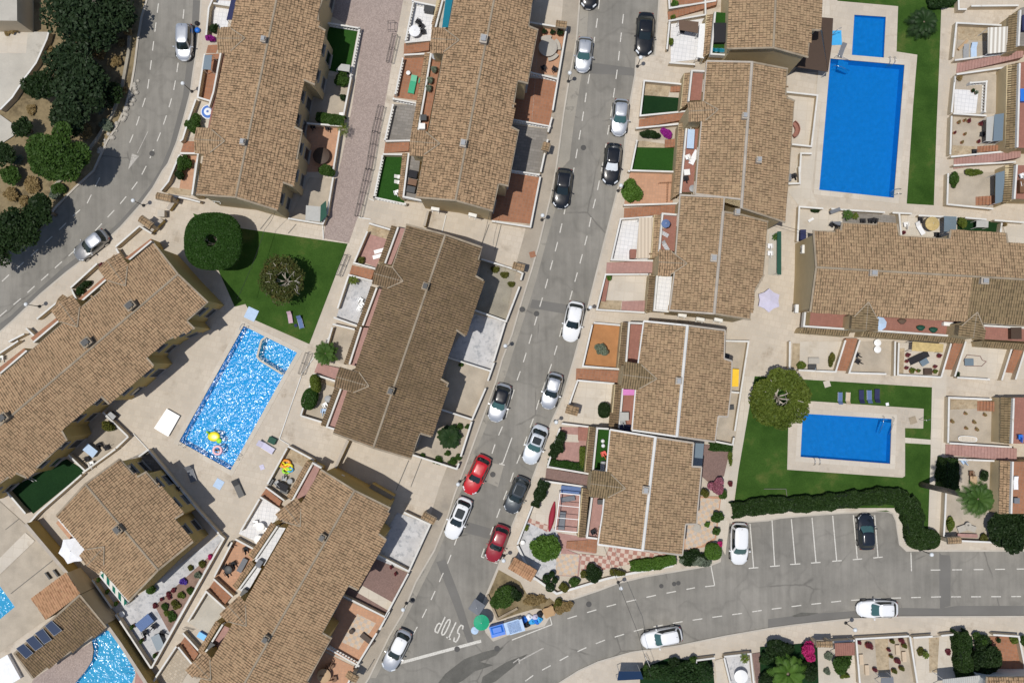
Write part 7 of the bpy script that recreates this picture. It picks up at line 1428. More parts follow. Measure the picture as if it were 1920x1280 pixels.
for i, (x, y, mt, l) in enumerate(((95, 800, 'blue_plastic', 'blue bag at the left of the heap of bags'), (130, 780, 'white_fabric', 'white bag at the top of the heap of bags'), (112, 835, 'black_fabric', 'black bag at the bottom of the heap of bags'), (150, 815, 'cyan_plastic', 'turquoise bag in the heap of bags'), (175, 780, 'lilac_fabric', 'lilac bag in the heap of bags'), (185, 810, 'blue_plastic', 'blue bag at the right of the heap of bags'), (210, 760, 'black_fabric', 'black bag beside the cardboard'), (205, 800, 'cyan_plastic', 'turquoise bag at the right end of the heap'))):
    m = MB(); m.ball((0, 0, .25), .34, 12, 0, .8)
    m.v = [(v[0]*(1+.18*math.sin(v[1]*9+i)), v[1]*(1+.18*math.cos(v[0]*8+i)), v[2]) for v in m.v]; m.tube([(0, 0, .45), (.03, .02, .62)], [.06, .1], 7); o = m.obj('rubbish_bag', M[mt], None, True); o.location = P(*tp('23', x, y), .01); tag(o, l, 'rubbish bag', 'bags heaped beside the containers')
m = MB(); m.box((0, 0, .35), (1.1, .9, .7), .5); m.add([(-.4, -.6, .72), (.6, -.3, .76), (.4, .6, .80), (-.6, .3, .74)], [(0, 1, 2, 3), (3, 2, 1, 0)]); o = m.obj('cardboard_box', M['cardboard']); o.location = P(*tp('23', 275, 735), .01); tag(o, 'open brown cardboard box at the end of the heap of bags', 'box')
m = MB(); m.ball((0, 0, .2), .3, 10, 0, .7); o = m.obj('blue_bag', M['blue_plastic'], None, True); o.location = P(*tp('00', 1485, 232), .12); tag(o, 'blue plastic bag on the pavement beside the silver compact van', 'bag'); m = MB(); m.ball((0, 0, .25), .24, 10, 0, .9); o = m.obj('black_bag', M['black_fabric'], None, True); o.location = P(*tp('00', 1482, 182), .12); tag(o, 'black bag above the blue plastic bag', 'bag')
# air conditioners
for t_, x, y, a, z, l in (('11', 1345, 290, -9, 2.6, 'left one of two units on the south wall of the top centre house'), ('11', 1625, 335, -14, 2.6, 'right one of two units on the south wall of the top centre house'), ('01', 1625, 222, -8, 2.6, 'unit on the south wall of the top left terrace'), ('21', 1275, 1085, -10, 2.6, 'pale unit on the south wall of the lower sandy terrace'), ('21', 1410, 1115, -10, 2.4, 'second pale unit on the south wall of the lower sandy terrace'), ('21', 1545, 1120, -12, 3.3, 'dark fronted unit at the east end of the sandy terrace wall'), ('20', 1640, 448, -5, 2.4, 'unit on the yellow wall above the sandy terrace'), ('30', 135, 485, -5, 2.4, 'unit on the yellow wall near the dark paved yard'), ('31', 263, 590, 86, 3.0, 'upper unit on the west wall of the horizontal terrace'), ('31', 212, 1035, 86, 2.8, 'lower unit on the west wall of the horizontal terrace'), ('02', 500, 680, -142, 3.6, 'unit under the eave of the diagonal terrace'), ('12', 640, 1030, 63, 2.6, 'unit on the north wall of the bottom centre terrace')):
    ac(*tp(t_, x, y), a, 'air conditioner: '+l, z)
# gates, rails, cables
rail(T('10', '1050 280 1005 480'), 'black ramp rail opposite the white tiled patio'); rail(T('10', '945 810 900 1000 855 1280'), 'long black ramp rail beside the flat grey terrace'); rail(T('11', '850 0 770 350'), 'black ramp rail beside the narrow lawn'); rail(T('11', '685 640 625 790'), 'black ramp rail by the brick stair next to the left lawn', wd=.4); rail(T('12', '400 90 345 245'), 'black ramp rail by the fan palm', wd=.45)
m = MB(); m.tube([(-.35, -.45, .0), (-.35, -.45, .75), (.35, -.45, .75), (.35, -.45, 0)], .02, 6); m.tube([(-.35, .45, .0), (-.35, .45, .75), (.35, .45, .75), (.35, .45, 0)], .02, 6); m.tube([(-.35, -.45, .75), (-.35, .45, .75)], .02, 6); m.tube([(.35, -.45, .75), (.35, .45, .75)], .02, 6); o = m.obj('barrier_frame', M['black_metal']); o.location = P(*tp('10', 1022, 210), .12); tag(o, 'square black barrier frame on the mauve walkway near the parasol patio', 'barrier')
gate(tp('33', 1300, 205), tp('33', 1360, 225), 'iron gate left of the cactus garden canopy'); gate(tp('23', 990, 1060), tp('23', 1060, 1215), 'pale railing beside the dark tree on the bottom road', 1.2, 'white_metal', cat='railing', name='railing'); gate(tp('30', 1372, 590), tp('30', 1366, 640), 'iron gate of the bare white terrace')
q = [P(*tp('23', 690, 255), 6.0), P(*tp('23', 800, 560), 5.0), P(*tp('23', 945, 905), 6.2)]
def cable(pts, label, r=.018):
    m = MB(); p = []
    for a, b in zip(pts[:-1], pts[1:]):
        for i in range(11): t = i/11; p.append(a.lerp(b, t)-Vector((0, 0, .5*math.sin(math.pi*t))))
    p.append(pts[-1]); m.tube(p, r, 5, cap=False); o = m.obj('overhead_cable', M['black_metal']); return tag(o, label, 'cable')
cable([P(*tp('23', 690, 255), 4.6), P(*tp('23', 945, 905), 4.6), P(*tp('23', 1040, 1230), 4.2)], 'long black cable over the bottom road from the corner house to the dark trees'); cable([P(*tp('31', -150, 320), 5), P(*tp('31', 225, 445), 5), P(*tp('31', 320, 470), 5)], 'thin cable between the sandy terrace and the horizontal terrace'); cable([P(*tp('11', 1752, 320), 4.5), P(*tp('11', 1690, 560), 4.8)], 'short cable hanging between the top centre house and the dark roof'); cable([P(*tp('11', 150, 290), 4.4), P(*tp('01', 1985, 440), 2.6), P(*tp('01', 1780, 960), 4.2)], 'cable from the top left terrace over the left lawn')
# awnings and small roofs
awning(T('00', '1738 -20 1790 -20 1750 150 1698 150'), 2.7, 2.5, 'navy_fabric', 'dark blue awning against the wall above the white patio'); awning(T('00', '1535 415 1590 412 1580 525 1520 520'), 2.0, 1.9, 'glass_roof', 'dark glass canopy over the narrow terrace by the curved road'); awning(T('10', '1425 -30 1480 -30 1440 205 1395 205'), 4.2, 3.9, 'teal_fabric', 'long teal awning on the balcony at the top centre')
awning(T('21', '955 352 1062 350 1035 655 930 658'), 2.5, 2.2, 'stripe_brown', 'ribbed cream awning over half of the white tiled terrace', corr=False); awning(T('30', '1650 208 1800 200 1790 390 1648 405'), 2.6, 2.3, 'stripe_white', 'ribbed white awning at the top right'); awning(T('30', '1640 880 1700 870 1690 1060 1635 1060'), 2.3, 2.0, 'awning_grey', 'grey awning above the sandy terrace'); awning(T('30', '1700 860 1770 850 1760 1055 1690 1060'), 2.4, 2.4, 'glass_roof', 'glass roof with white edges beside the grey awning')
awning(T('31', '1708 20 1775 0 1770 230 1704 250'), 2.5, 2.2, 'glass_roof', 'framed glass roof beside the tiled canopy at the right'); awning(T('31', '1322 340 1415 345 1412 440 1320 470'), 2.6, 2.2, 'glass_roof', 'blue grey glass canopy behind the horizontal terrace'); awning(T('31', '1565 372 1655 375 1652 425 1562 425'), 1.6, 1.5, 'awning_grey', 'grey topped table canopy on the small dark lawn'); awning(T('33', '500 980 650 975 652 1070 505 1075'), 2.3, 2.1, 'balcony_red', 'terracotta roofed shed on the bottom road', name='shed_roof', cat='shed', corr=True)
awning(T('32', '1085 0 1318 20 1312 82 1078 70'), 2.3, 2.2, 'cane', 'straw mat awning on the terrace with the black sun bed'); awning(T('20', '1250 150 1400 165 1395 250 1255 225'), 2.2, 2.0, 'brown_cover', 'dark brown awning at the top of the blue white terrace'); awning(T('20', '1408 180 1448 178 1440 440 1385 430'), 2.3, 2.2, 'white_metal', 'narrow white slatted roof at the right of the blue white terrace'); awning(T('30', '395 130 488 138 478 345 450 540'), 2.6, 2.6, 'wood_dark', 'dark wooden pergola roof between the top house and the small blue pool'); awning(T('30', '330 240 395 235 450 540 190 500'), 2.55, 2.5, 'wood_dark', 'lower part of the dark wooden pergola beside the yellow wall')
awning(T('22', '1655 205 1703 208 1698 338 1650 338'), 1.0, .95, 'yellow_plastic', 'bright yellow locker on the east terrace of the pair of houses', name='storage_locker', cat='locker', legs=True); awning(T('22', '833 358 922 360 918 402 832 402'), 3.9, 3.8, 'pink_fabric', 'bright pink cloth on the balcony above the cream terrace', legs=False, name='cloth', cat='cloth'); awning(T('22', '1362 760 1440 765 1425 938 1355 930'), 2.3, 2.2, 'glass_roof', 'translucent panel roof left of the mauve terrace')
awning(T('23', '800 1190 965 1190 985 1250 790 1260'), 2.4, 2.0, 'solar', 'navy solar roof in the small yard on the bottom road', name='solar_roof', cat='solar panel'); awning(T('33', '850 1240 940 1235 945 1290 845 1290'), 2.2, 2.1, 'grey_fabric', 'grey canopy at the bottom edge below the dried garden'); awning(T('33', '1310 1250 1590 1220 1600 1320 1310 1340'), 3.0, 2.8, 'awning_grey', 'ribbed grey roof at the bottom edge', corr=True); awning(T('31', '560 430 475 383 545 380 545 425'), 1.4, 1.4, 'grey_fabric', 'grey covered table in the corner terrace below the large pool')
awning(T('03', '752 470 778 452 955 680 930 700'), 1.75, 1.6, 'stripe_green', 'long awning with dark green stripes on the detached house')
awning(T('10', '640 480 705 488 700 540 600 525'), 1.9, 1.8, 'awning_grey', 'pale glass topped canopy on the artificial lawn'); awning(T('11', '375 260 490 270 495 385 370 370'), 1.6, 1.5, 'awning_grey', 'pale green grey canopy over the lowest court', legs=True); awning(T('11', '485 260 525 225 530 340 480 390'), 1.8, 1.6, 'dark_green', 'dark green cloth on the corner of the lowest court wall', legs=False, name='cloth', cat='cloth')
awning(T('31', '70 455 100 455 100 780 68 775'), 1.9, 1.85, 'dark_green', 'dark green screen along the strip east of the sandy terrace', name='screen', cat='screen')
# solar panels
for i, (a, l) in enumerate((('335 850 385 808 465 885 405 928', 'highest of the four solar panels on the villa roof'), ('260 905 320 868 388 955 330 990', 'second solar panel from the top of the villa roof'), ('190 960 250 920 325 1000 265 1040', 'third solar panel from the top of the villa roof'), ('118 1020 175 982 250 1055 195 1098', 'lowest of the four solar panels on the villa roof'))):
    z = 4.35; p = W(T('03', a), z); c = sum(p, Vector())/4; e = thing('solar_panel', (c.x, c.y, 3.6), l, 'solar panel', 'solar panels on the villa roof'); m = MB(off=(c.x, c.y, 3.6)); m.prism(ccw([v[:2] for v in p]), z-.05, z); m.obj('frame', M['grey_plastic'], e); pp = offset_poly(ccw([v[:2] for v in p]), [.03]*4); m = MB(off=(c.x, c.y, 3.6)); m.prism(pp, None, z+.006, bottom=False); m.obj('panel', M['solar'], e)
    for q in p: m = MB(off=(c.x, c.y, 3.6)); q = q.lerp(c, .1); m.tube([(q.x, q.y, 3.7), (q.x, q.y, z-.03)], .02, 5); m.obj('leg', M['steel'], e)
# tables, chairs, loungers
gl = b_lounger('green_plastic', 'green_plastic', .15)
L('10', 'lg', gl, [(1175, 635, -12, 'bright green plastic sun lounger on the terracotta terrace')]); L('10', 'cgreen', b_chair('green_plastic'), [(1236, 612, 80, 'green plastic chair right of the green sun lounger')]); L('10', 'tw', b_table('white_plastic', True, .22, .22, h=.45), [(1143, 550, 0, 'small white stool above the green sun lounger')])
L('10', 'cbk', b_chair('black_fabric', 'black_metal'), [(1215, 165, 60, 'black chair above the parasol table'), (1255, 240, -80, 'black chair right of the parasol table'), (1240, 195, -40, 'black chair upper right of the parasol table'), (540, 960, 10, 'dark chair at the top of the terracotta court'), (430, 950, 0, 'dark chair in the corner of the terracotta court')]); L('10', 'bbq', b_box('barbecue', 'barbecue', (.95, .6, .8), 'dark_plastic', 'hood', 'dark_plastic'), [(1300, 80, -10, 'black barbecue at the top of the white tiled patio')]); L('10', 'trd', b_table('wood_dark', True, .85, .8), [(495, 1175, 0, 'large dark round table in the terracotta court')])
L('10', 'bxs', b_box('storage_box', 'box', (.55, .55, .5), 'white_plastic'), [(1248, 950, 0, 'white box on the balcony of the top centre terrace', 2.75), (640, 860, 5, 'cyan box at the end of the dark green hedge', .6, .7)]); L('10', 'bxd', b_box('balcony_cabinet', 'cabinet', (.6, .55, .7), 'dark_plastic'), [(1258, 890, 0, 'black cabinet above the white box on the balcony', 2.75)])
for x, y, l in ((1340, 520, 'upper green plant on the balcony of the top centre terrace'), (1310, 600, 'middle green plant on the balcony of the top centre terrace'), (1300, 660, 'lower green plant on the balcony of the top centre terrace')): shrub(*tp('10', x, y), 7, 1.0, l, 'leaf_silver', 500, z0=2.7, pot='terracotta_pot')
L('10', 'twb', b_table('grey_plastic', True, .35), [(1345, 432, 0, 'round grey table on the balcony of the top centre terrace', 2.75)])
L('11', 'ddk', b_lounger('white_metal', 'white_metal', .6), [(1075, 45, 85, 'upper white deck chair on the narrow lawn', .16, .6), (1075, 85, 85, 'lower white deck chair on the narrow lawn', .16, .6)]); L('11', 'cwp', b_chair('white_plastic'), [(1055, 165, 20, 'white plastic chair at the south end of the narrow lawn'), (785, 970, -30, 'upper white chair on the grey marble terrace'), (795, 1005, 40, 'middle white chair on the grey marble terrace'), (775, 1035, 60, 'lower white chair on the grey marble terrace')]); L('11', 'lwh', b_lounger('white_plastic', 'white_plastic', .3), [(925, 600, -75, 'upper white lounger on the pink terrace', .14, .6), (915, 640, -75, 'lower white lounger on the pink terrace', .14, .6)])
for i, (x, y, mt, l) in enumerate(((1180, 30, 'black_fabric', 'dark chair at the north end of the balcony above the narrow lawn'), (1175, 95, 'wood_brown', 'brown table on the balcony above the narrow lawn'), (1165, 140, 'dark_plastic', 'dark cabinet on the balcony above the narrow lawn'))): L('11', 'bb%d' % i, b_box('balcony_furniture', 'furniture', (.8, .7, .6), mt, 'top'), [(x, y, -12, l, 2.75)])
L('20', 'tst', b_table('stone_pot', True, .95, lm='stone_pot'), [(268, 365, 0, 'large round stone table on the octagon tiled patio')]); 
def b_bench(cm='stone_pot'):
    def f():
        e = thing('curved_bench', (0, 0, 0), 'x', 'bench'); m = MB(); pts = [(1.15*math.cos(t), 1.15*math.sin(t)) for t in [R(-28+8*i) for i in range(8)]]; strip(m, pts, .36, .38, .46); m.obj('seat', M[cm], e); m = MB(); strip(m, [pts[1], pts[2]], .25, 0, .38); m.obj('leg', M[cm], e); m = MB(); strip(m, [pts[5], pts[6]], .25, 0, .38); m.obj('leg', M[cm], e); return e
    return f
L('20', 'bench', b_bench(), [(268, 365, 20, 'right curved stone bench at the round stone table'), (268, 365, -60, 'lower curved stone bench at the round stone table'), (268, 365, 100, 'upper curved stone bench at the round stone table')])
L('20', 'cbk', None, [(235, 510, 20, 'black chair in the shaded corner of the octagon tiled patio'), (320, 520, -30, 'black chair by the balustrade of the octagon tiled patio'), (1275, 235, 170, 'left dark chair under the brown awning'), (1350, 225, 170, 'right dark chair under the brown awning')]); L('20', 'crt', b_box('covered_sofa', 'sofa', (1.3, 1.9, .6), 'black_fabric'), [(1560, 255, 0, 'dark covered sofa on the green balcony at the top', 2.75)]); L('20', 'tql', b_lounger('teal_fabric', 'white_metal', .7), [(1540, 375, 90, 'left teal folding chair at the end of the green balcony', 2.75, .6), (1575, 378, 90, 'right teal folding chair at the end of the green balcony', 2.75, .6)])
L('20', 'tbl', b_table('sky_fabric', False, .35, .95), [(1335, 1050, -4, 'long pale blue table on the red balcony', 2.75)]); L('20', 'cwp', None, [(1335, 990, 180, 'white chair at the head of the pale blue balcony table', 2.75), (1315, 1180, 20, 'white chair below the pale blue balcony table', 2.75)]); L('20', 'bwt', b_lounger('white_fabric', 'white_metal', .4), [(1365, 1180, -25, 'white lounge chair on the red balcony', 2.75, .8)])
L('21', 'bxs', None, [(1310, 15, 5, 'white box on the south end of the red balcony', 2.75)]); L('21', 'cbk', None, [(1300, 60, 10, 'black chair below the white box on the red balcony', 2.75)]); L('21', 'twb', None, [(1350, 140, 0, 'round pale table at the south end of the red balcony', 2.75)]); L('21', 'clw', b_lounger('stripe_grey', 'white_metal', .8), [(1140, 470, 60, 'upper striped chair on the balcony beside the cream awning', 2.75, .55), (1150, 560, 30, 'lower striped chair on the balcony beside the cream awning', 2.75, .6)])
L('21', 'rsh', b_box('garden_cupboard', 'cupboard', (.6, .9, 1.0), 'red_plastic' if False else 'balcony_red'), [(903, 630, 0, 'terracotta cupboard beside the ribbed cream awning')]); L('21', 'bench2', b_box('planter_bench', 'planter', (.4, 2.4, .4), 'balcony_red'), [(700, 890, -10, 'long red planter on the street wall of the cream terrace')])
gate(tp('21', 1160, 95), tp('21', 1155, 240), 'brown stair rail on the terracotta terrace', .9, 'rust', 'railing', 8, 'railing'); gate(tp('21', 1095, 100), tp('21', 1210, 95), 'brown rail across the stair of the terracotta terrace', .9, 'rust', 'railing', 8, 'railing')
L('22', 'tgl', b_table('awning_grey', False, .45, .4), [(838, 560, 0, 'pale glass table on the balcony above the cream terrace', 2.75)]); L('22', 'cgr', b_chair('grey_plastic'), [(828, 605, 10, 'grey chair below the glass table on the balcony', 2.75)]); L('22', 'navy', b_box('covered_bench', 'bench', (1.1, .5, .6), 'navy_fabric'), [(850, 645, -6, 'navy covered bench at the south end of the balcony', 2.75)])
for i, (x, y, l) in enumerate(((680, 745, 'white ball on the green balcony'), (683, 780, 'pale green ball on the green balcony'))): m = MB(); m.ball((0, 0, .2), .2, 12); o = m.obj('ball', M['white_plastic' if i == 0 else 'leaf_silver' if False else 'white_fabric'], None, True); o.location = P(*tp('22', x, y), 2.8); tag(o, l, 'ball')
L('22', 'redt', b_chair('red_plastic'), [(685, 840, 20, 'red toy chair on the green balcony', 2.75)]); L('22', 'clw', None, [(682, 940, 0, 'blue striped chair at the south end of the green balcony', 2.75, .7)]); L('22', 'navysofa', b_box('garden_sofa', 'sofa', (1.95, .75, .55), 'navy_fabric', 'cushions', 'blue_fabric'), [(442, 1112, -5, 'navy blue sofa with white frame at the top of the corner garden')])
L('22', 'bike', b_box('red_brown_planter', 'planter', (.4, .7, .4), 'wood_brown'), [(480, 1020, -15, 'dark red planter standing on the brick path of the corner house')]); L('22', 'gbx', b_box('small_cabinet', 'cabinet', (.5, .45, .6), 'dark_plastic'), [(1640, 493, 5, 'small dark cabinet on the east strip of the pair of houses'), (1605, 110, -10, 'dark box below the north east corner of the pair of houses'), (660, 1200, 0, 'dark cabinet on the pink balcony of the corner house', 2.75)])
L('22', 'rbx', b_box('red_bench', 'bench', (1.05, 1.3, .7), 'balcony_red'), [(535, 690, 0, 'terracotta red store box in the pink tiled terrace')])
def boat():
    e = thing('covered_boat', P(*tp('23', 300, 30), .15), 'dark red covered boat hull leaning by the glazed pergola', 'boat', None, R(80)); m = MB(); vs = []
    for i in range(9):
        t = i/8; w_ = .32*math.sin(math.pi*min(1, t*.85+.08)); x = -1.5+3*t
        for a in range(7): th = math.pi*a/6; vs.append((x, math.cos(th)*w_, .05+math.sin(th)*.45*(.5+.5*math.sin(math.pi*t))))
    m.add(vs, [(i*7+a, i*7+a+1, (i+1)*7+a+1, (i+1)*7+a) for i in range(8) for a in range(6)]+[tuple(range(7)), tuple(range(62, 55, -1))]); m.obj('cover', M['red_fabric'], e, True); m = MB(); strip(m, [(-1.5, 0), (1.5, 0)], .08, 0, .12); m.obj('keel', M['wood_brown'], e)
boat()
q = W(T('22', '360 1135 510 1150') + T('23', '495 150 325 135'), 2.2); e = thing('glazed_pergola', q[0], 'glazed pergola frame with pink floor in the corner garden', 'pergola')
for a, b in zip(q, q[1:]+q[:1]): m = MB(off=q[0]); m.obox(a, b, .08, .08); m.obj('beam', M['white_metal'], e)
for k in (.33, .66): m = MB(off=q[0]); m.obox(q[0].lerp(q[3], k), q[1].lerp(q[2], k), .06, .06); m.obj('beam', M['white_metal'], e)
for a in q: m = MB(off=q[0]); m.obox(a, (a.x, a.y, .13), .07, .07); m.obj('post', M['white_metal'], e)
floor('terrace', T('22', '355 1130 515 1145')+T('23', '495 155 320 135'), 'terrace_pink')
L('22', 'hamm', b_lounger('grey_fabric', 'black_metal', .5), [(420, 1180, -80, 'grey hammock chair under the glazed pergola', .16, .8)]); L('23', 'hamm', None, [(375, 60, -5, 'long grey lounger under the glazed pergola', .16, 1.0)]); L('23', 'cbk', None, [(610, 145, 30, 'dark folded chair on the pink balcony of the corner house', 2.75)])
L('23', 'pad', b_table('stone_pot', True, .4, h=.25), [(1390, 118, 0, 'round grey stone tray on the pale chequered terrace', .14, 1.0)]); L('23', 'twr', b_table('white_plastic', True, .45), [(80, 225, 0, 'small round pale table in the marble corner of the corner garden', .14, .5), (1705, 1215, 0, 'round pale stone table in the bottom courtyard', .14, 1.5)])
# bottom left
def cov(key, mt): return b_box(key, 'covered table', (1.5, .85, .7), mt)
L('03', 'bcv', b_box('covered_table', 'table', (1.6, .95, .7), 'blue_fabric', 'cover', 'blue_fabric'), [(1095, 820, 40, 'blue grey covered table in the triangular garden')]); L('02', 'bcv2', b_box('covered_table', 'table', (1.25, .8, .7), 'grey_fabric', 'cover', 'sky_fabric'), [(690, 815, -38, 'blue grey table on the patio left of the white cover', .16)])
L('02', 'cbk', None, [(745, 775, 30, 'dark chair above the blue grey patio table'), (655, 880, -60, 'dark chair below the blue grey patio table'), (800, 795, 120, 'dark chair right of the blue grey patio table')]); L('02', 'cwp', None, [(690, 915, 20, 'white chair in the lower corner of the patio'), (12, 122, 0, 'white chair at the left edge by the terracotta balcony', .14)])
L('02', 'bgd', b_box('outdoor_cabinet', 'cabinet', (.8, .7, .8), 'dark_plastic', 'top', 'grey_plastic'), [(845, 560, -40, 'dark cabinet against the wall near the sparkling pool')]); L('02', 'hor', b_chair('dark_plastic'), [(1330, 1110, 130, 'dark seat on the ledge of the detached house', .9)])
L('03', 'tgl2', b_table('glass_roof', False, .45, .75), [(1195, 965, 25, 'glass table at the right wall of the triangular garden')]); L('03', 'cbk', None, [(1090, 900, 20, 'left dark chair below the blue grey covered table'), (1160, 852, -40, 'right dark chair below the blue grey covered table'), (1215, 905, 60, 'dark chair at the head of the glass table'), (1750, 385, 30, 'upper black chair of the pale patio'), (1705, 450, 30, 'lower black chair of the pale patio'), (1690, 415, 150, 'left black chair of the pale patio'), (1845, 275, 10, 'black chair at the top of the pale patio'), (1730, 240, 60, 'dark chair at the upper left of the pale patio')])
L('03', 'trg', b_table('dark_plastic', True, .4), [(1720, 425, 0, 'dark round table between the chairs of the pale patio')]); L('03', 'nvb', b_box('garden_bench', 'bench', (1.4, .5, .45), 'grey_fabric'), [(1820, 395, 62, 'dark bench along the tiled ledge of the pale patio')]); L('03', 'cool', b_box('blue_cooler', 'cooler', (.9, .55, .5), 'blue_plastic', 'lid', 'cyan_plastic'), [(1520, 925, -30, 'blue cooler in the narrow court of the diagonal walkway')]); L('03', 'cwh', b_table('white_plastic', True, .3, h=.5), [(918, 760, 0, 'small round white table on the long garden wall side')])
gate(tp('03', 1385, 860), tp('03', 1455, 880), 'thin wire chair frame in the concrete court', .8, 'black_metal', 'chair_frame', 6, 'frame')
for i, (x, y, mt, l) in enumerate(((1835, 600, 'dark_plastic', 'black machine on the white balcony of the bottom centre terrace'), (1590, 1000, 'dark_plastic', 'dark store box on the pink balcony of the bottom centre terrace'))): L('03', 'bm%d' % i, b_box('balcony_box', 'box', (.7, .5, .6), mt), [(x, y, 60, l, 2.75)])
L('13', 'bm2', b_box('balcony_box', 'box', (.7, .5, .6), 'grey_fabric'), [(30, 380, 60, 'grey box at the end of the white balcony', 2.75)])
L('13', 'trw', b_table('white_plastic', True, .45), [(38, 105, 0, 'round white table on the white paved patio'), (25, 200, 0, 'second round white table on the white paved patio')]); L('13', 'cwp', None, [(75, 130, 70, 'white chair right of the upper round table on the white patio'), (0, 80, -80, 'white chair left of the upper round table on the white patio')])
# inflatable toys patio
for i, (x, y, s, mt, l) in enumerate(((225, 915, .35, 'float_orange', 'orange inflatable toy'), (195, 920, .22, 'float_yellow', 'yellow inflatable toy'), (245, 940, .3, 'float_yellow', 'second yellow toy beside the orange one'), (230, 965, .28, 'float_green', 'green inflatable toy'), (260, 960, .2, 'cyan_plastic', 'turquoise toy'))):
    m = MB(); m.tube([(s*1.3*math.cos(t), s*math.sin(t), .15+.05*math.sin(2*t)) for t in [2*math.pi*k/12 for k in range(12)]]+[(s*1.3, 0.01, .15)], s*.4, 8); o = m.obj('inflatable_toy', M[mt], None, True); o.location = P(*tp('12', x, y), .3); tag(o, l+' heaped on the patio near the diagonal walkway', 'toy', 'inflatable toys on the patio')
L('12', 'lbl', b_table('black_fabric', False, .55, .35), [(205, 1085, -25, 'black table on the toy patio')]); L('12', 'cgr', None, [(160, 1060, 40, 'grey chair left of the black table on the toy patio', .14), (215, 1025, 170, 'grey chair above the black table on the toy patio', .14)]); L('12', 'twb', None, [(258, 1045, 0, 'round grey bucket table on the toy patio', .14, .8)]); L('12', 'bbq', None, [(112, 1050, 60, 'dark barbecue in the corner of the toy patio', .14, .7), (215, 1115, -25, 'dark grill below the black table on the toy patio', .14, .8)])
L('12', 'cwp', None, [(520, 475, 30, 'white chair with blue cushion on the court by the clipped bush')]); L('12', 'twb', None, [(545, 430, 0, 'round glass table on the court by the clipped bush', .14)]); L('12', 'cbl', b_chair('sky_fabric', 'white_metal'), [(510, 520, -10, 'blue chair at the tiled ledge by the clipped bush')])
L('13', 'tea', b_table('wood_pale', True, .7), [(515, 1215, 0, 'larger cream table with chairs at the bottom edge')]); L('13', 'cwd', b_chair('wood_brown'), [(565, 1150, 160, 'brown chair above the cream table'), (590, 1245, -80, 'brown chair right of the cream table'), (478, 1215, 90, 'brown chair left of the cream table'), (540, 1170, 200, 'second brown chair above the cream table')]); L('13', 'cov', b_box('dark_canoe', 'canoe', (.5, 1.5, .35), 'wood_dark'), [(835, 950, 52, 'dark brown pointed cover leaning on the white wall of the faded chequered court')]); L('13', 'trt', b_table('wood_dark', True, .25, h=.5), [(718, 890, 0, 'small dark round table on the faded chequered court')]); L('13', 'blk', b_box('grill_trolley', 'barbecue', (.9, .7, .9), 'dark_plastic', 'hood', 'black_metal'), [(555, 855, -30, 'large black glossy grill against the wall of the chequered court', .14, 1.2)])
for x, y, l in ((1012, 415, 'dry plant in a pot near the top of the brown court'), (1045, 465, 'small pot on the brown court')): pot(*tp('13', x, y), l, 3.5, .4, 'leaf_red', n=120)
# right side furniture
L('30', 'grl', b_lounger('grey_plastic', 'grey_plastic', .3), [(1485, 395, 0, 'grey lounger left of the blue one under the ribbed awning', .14, .9)]); L('30', 'bll', b_lounger('sky_fabric', 'white_metal', .5), [(1543, 385, 0, 'pale blue lounger beside the ribbed white awning', .14, .95)]); L('30', 'cbk', None, [(1605, 1010, 80, 'dark chair under the grey awning of the sandy terrace'), (1545, 1138, 0, 'black seat by the brick steps of the sandy terrace')]); L('30', 'ben', b_box('wooden_bench', 'bench', (.25, 1.3, .4), 'wood_pale'), [(1460, 340, -45, 'narrow wooden board leaning in the corner of the top right terrace')])
def b_arcs():
    e = thing('curved_sofa', (0, 0, 0), 'x', 'sofa'); m = MB(); strip(m, [(.75*math.cos(t), .75*math.sin(t)) for t in [R(-60+15*i) for i in range(9)]], .35, .05, .5); m.obj('seat', M['balcony_red'], e); m = MB(); strip(m, [(.95*math.cos(t), .95*math.sin(t)) for t in [R(-60+15*i) for i in range(9)]], .08, .05, .8); m.obj('backrest', M['balcony_red'], e); return e
rep('arcs', b_arcs, *tp('30', 160, 975), 0, 'curved red seat on the bare terrace west of the large pool')
L('31', 'blk2', b_box('grey_blind', 'blind', (1.0, .7, .6), 'grey_fabric'), [(130, 55, 0, 'grey slatted blind box at the end of the large pool')]); L('31', 'cbk', None, [(190, 40, 20, 'dark chair beside the grey blind box'), (705, 378, 0, 'left black chair behind the horizontal terrace'), (765, 375, 10, 'middle black chair behind the horizontal terrace'), (800, 372, -10, 'right black chair behind the horizontal terrace'), (1140, 362, 5, 'dark seat at the top of the glass canopy terrace'), (475, 405, 60, 'dark chair beside the grey covered table'), (1262, 480, 0, 'dark chair near the house in the glass canopy terrace')])
L('31', 'umbf', b_box('folded_parasol', 'parasol', (1.0, .35, .3), 'grey_fabric'), [(505, 300, 20, 'grey folded parasol over the white wall of the corner terrace', 1.1)]); L('31', 'cwp', None, [(1030, 405, 10, 'white chair at the left of the glass canopy terrace')]); L('31', 'lwt', b_lounger('white_fabric', 'black_metal', .6), [(1140, 430, 30, 'white cushioned chair left of the straw parasol', .14, .8)]); L('31', 'stp', b_table('white_metal', False, .3, .12, h=.4), [(320, 370, 30, 'small white trolley in the corner terrace')])
L('31', 'cwb', b_chair('white_fabric', 'black_metal'), [(12, 565, 0, 'upper pale chair in the screened strip'), (12, 620, 0, 'lower pale chair in the screened strip')]); L('31', 'brs', b_box('black_locker', 'locker', (.55, 1.0, 1.2), 'navy_fabric'), [(245, 490, 0, 'dark locker in the corner terrace against the gable')])
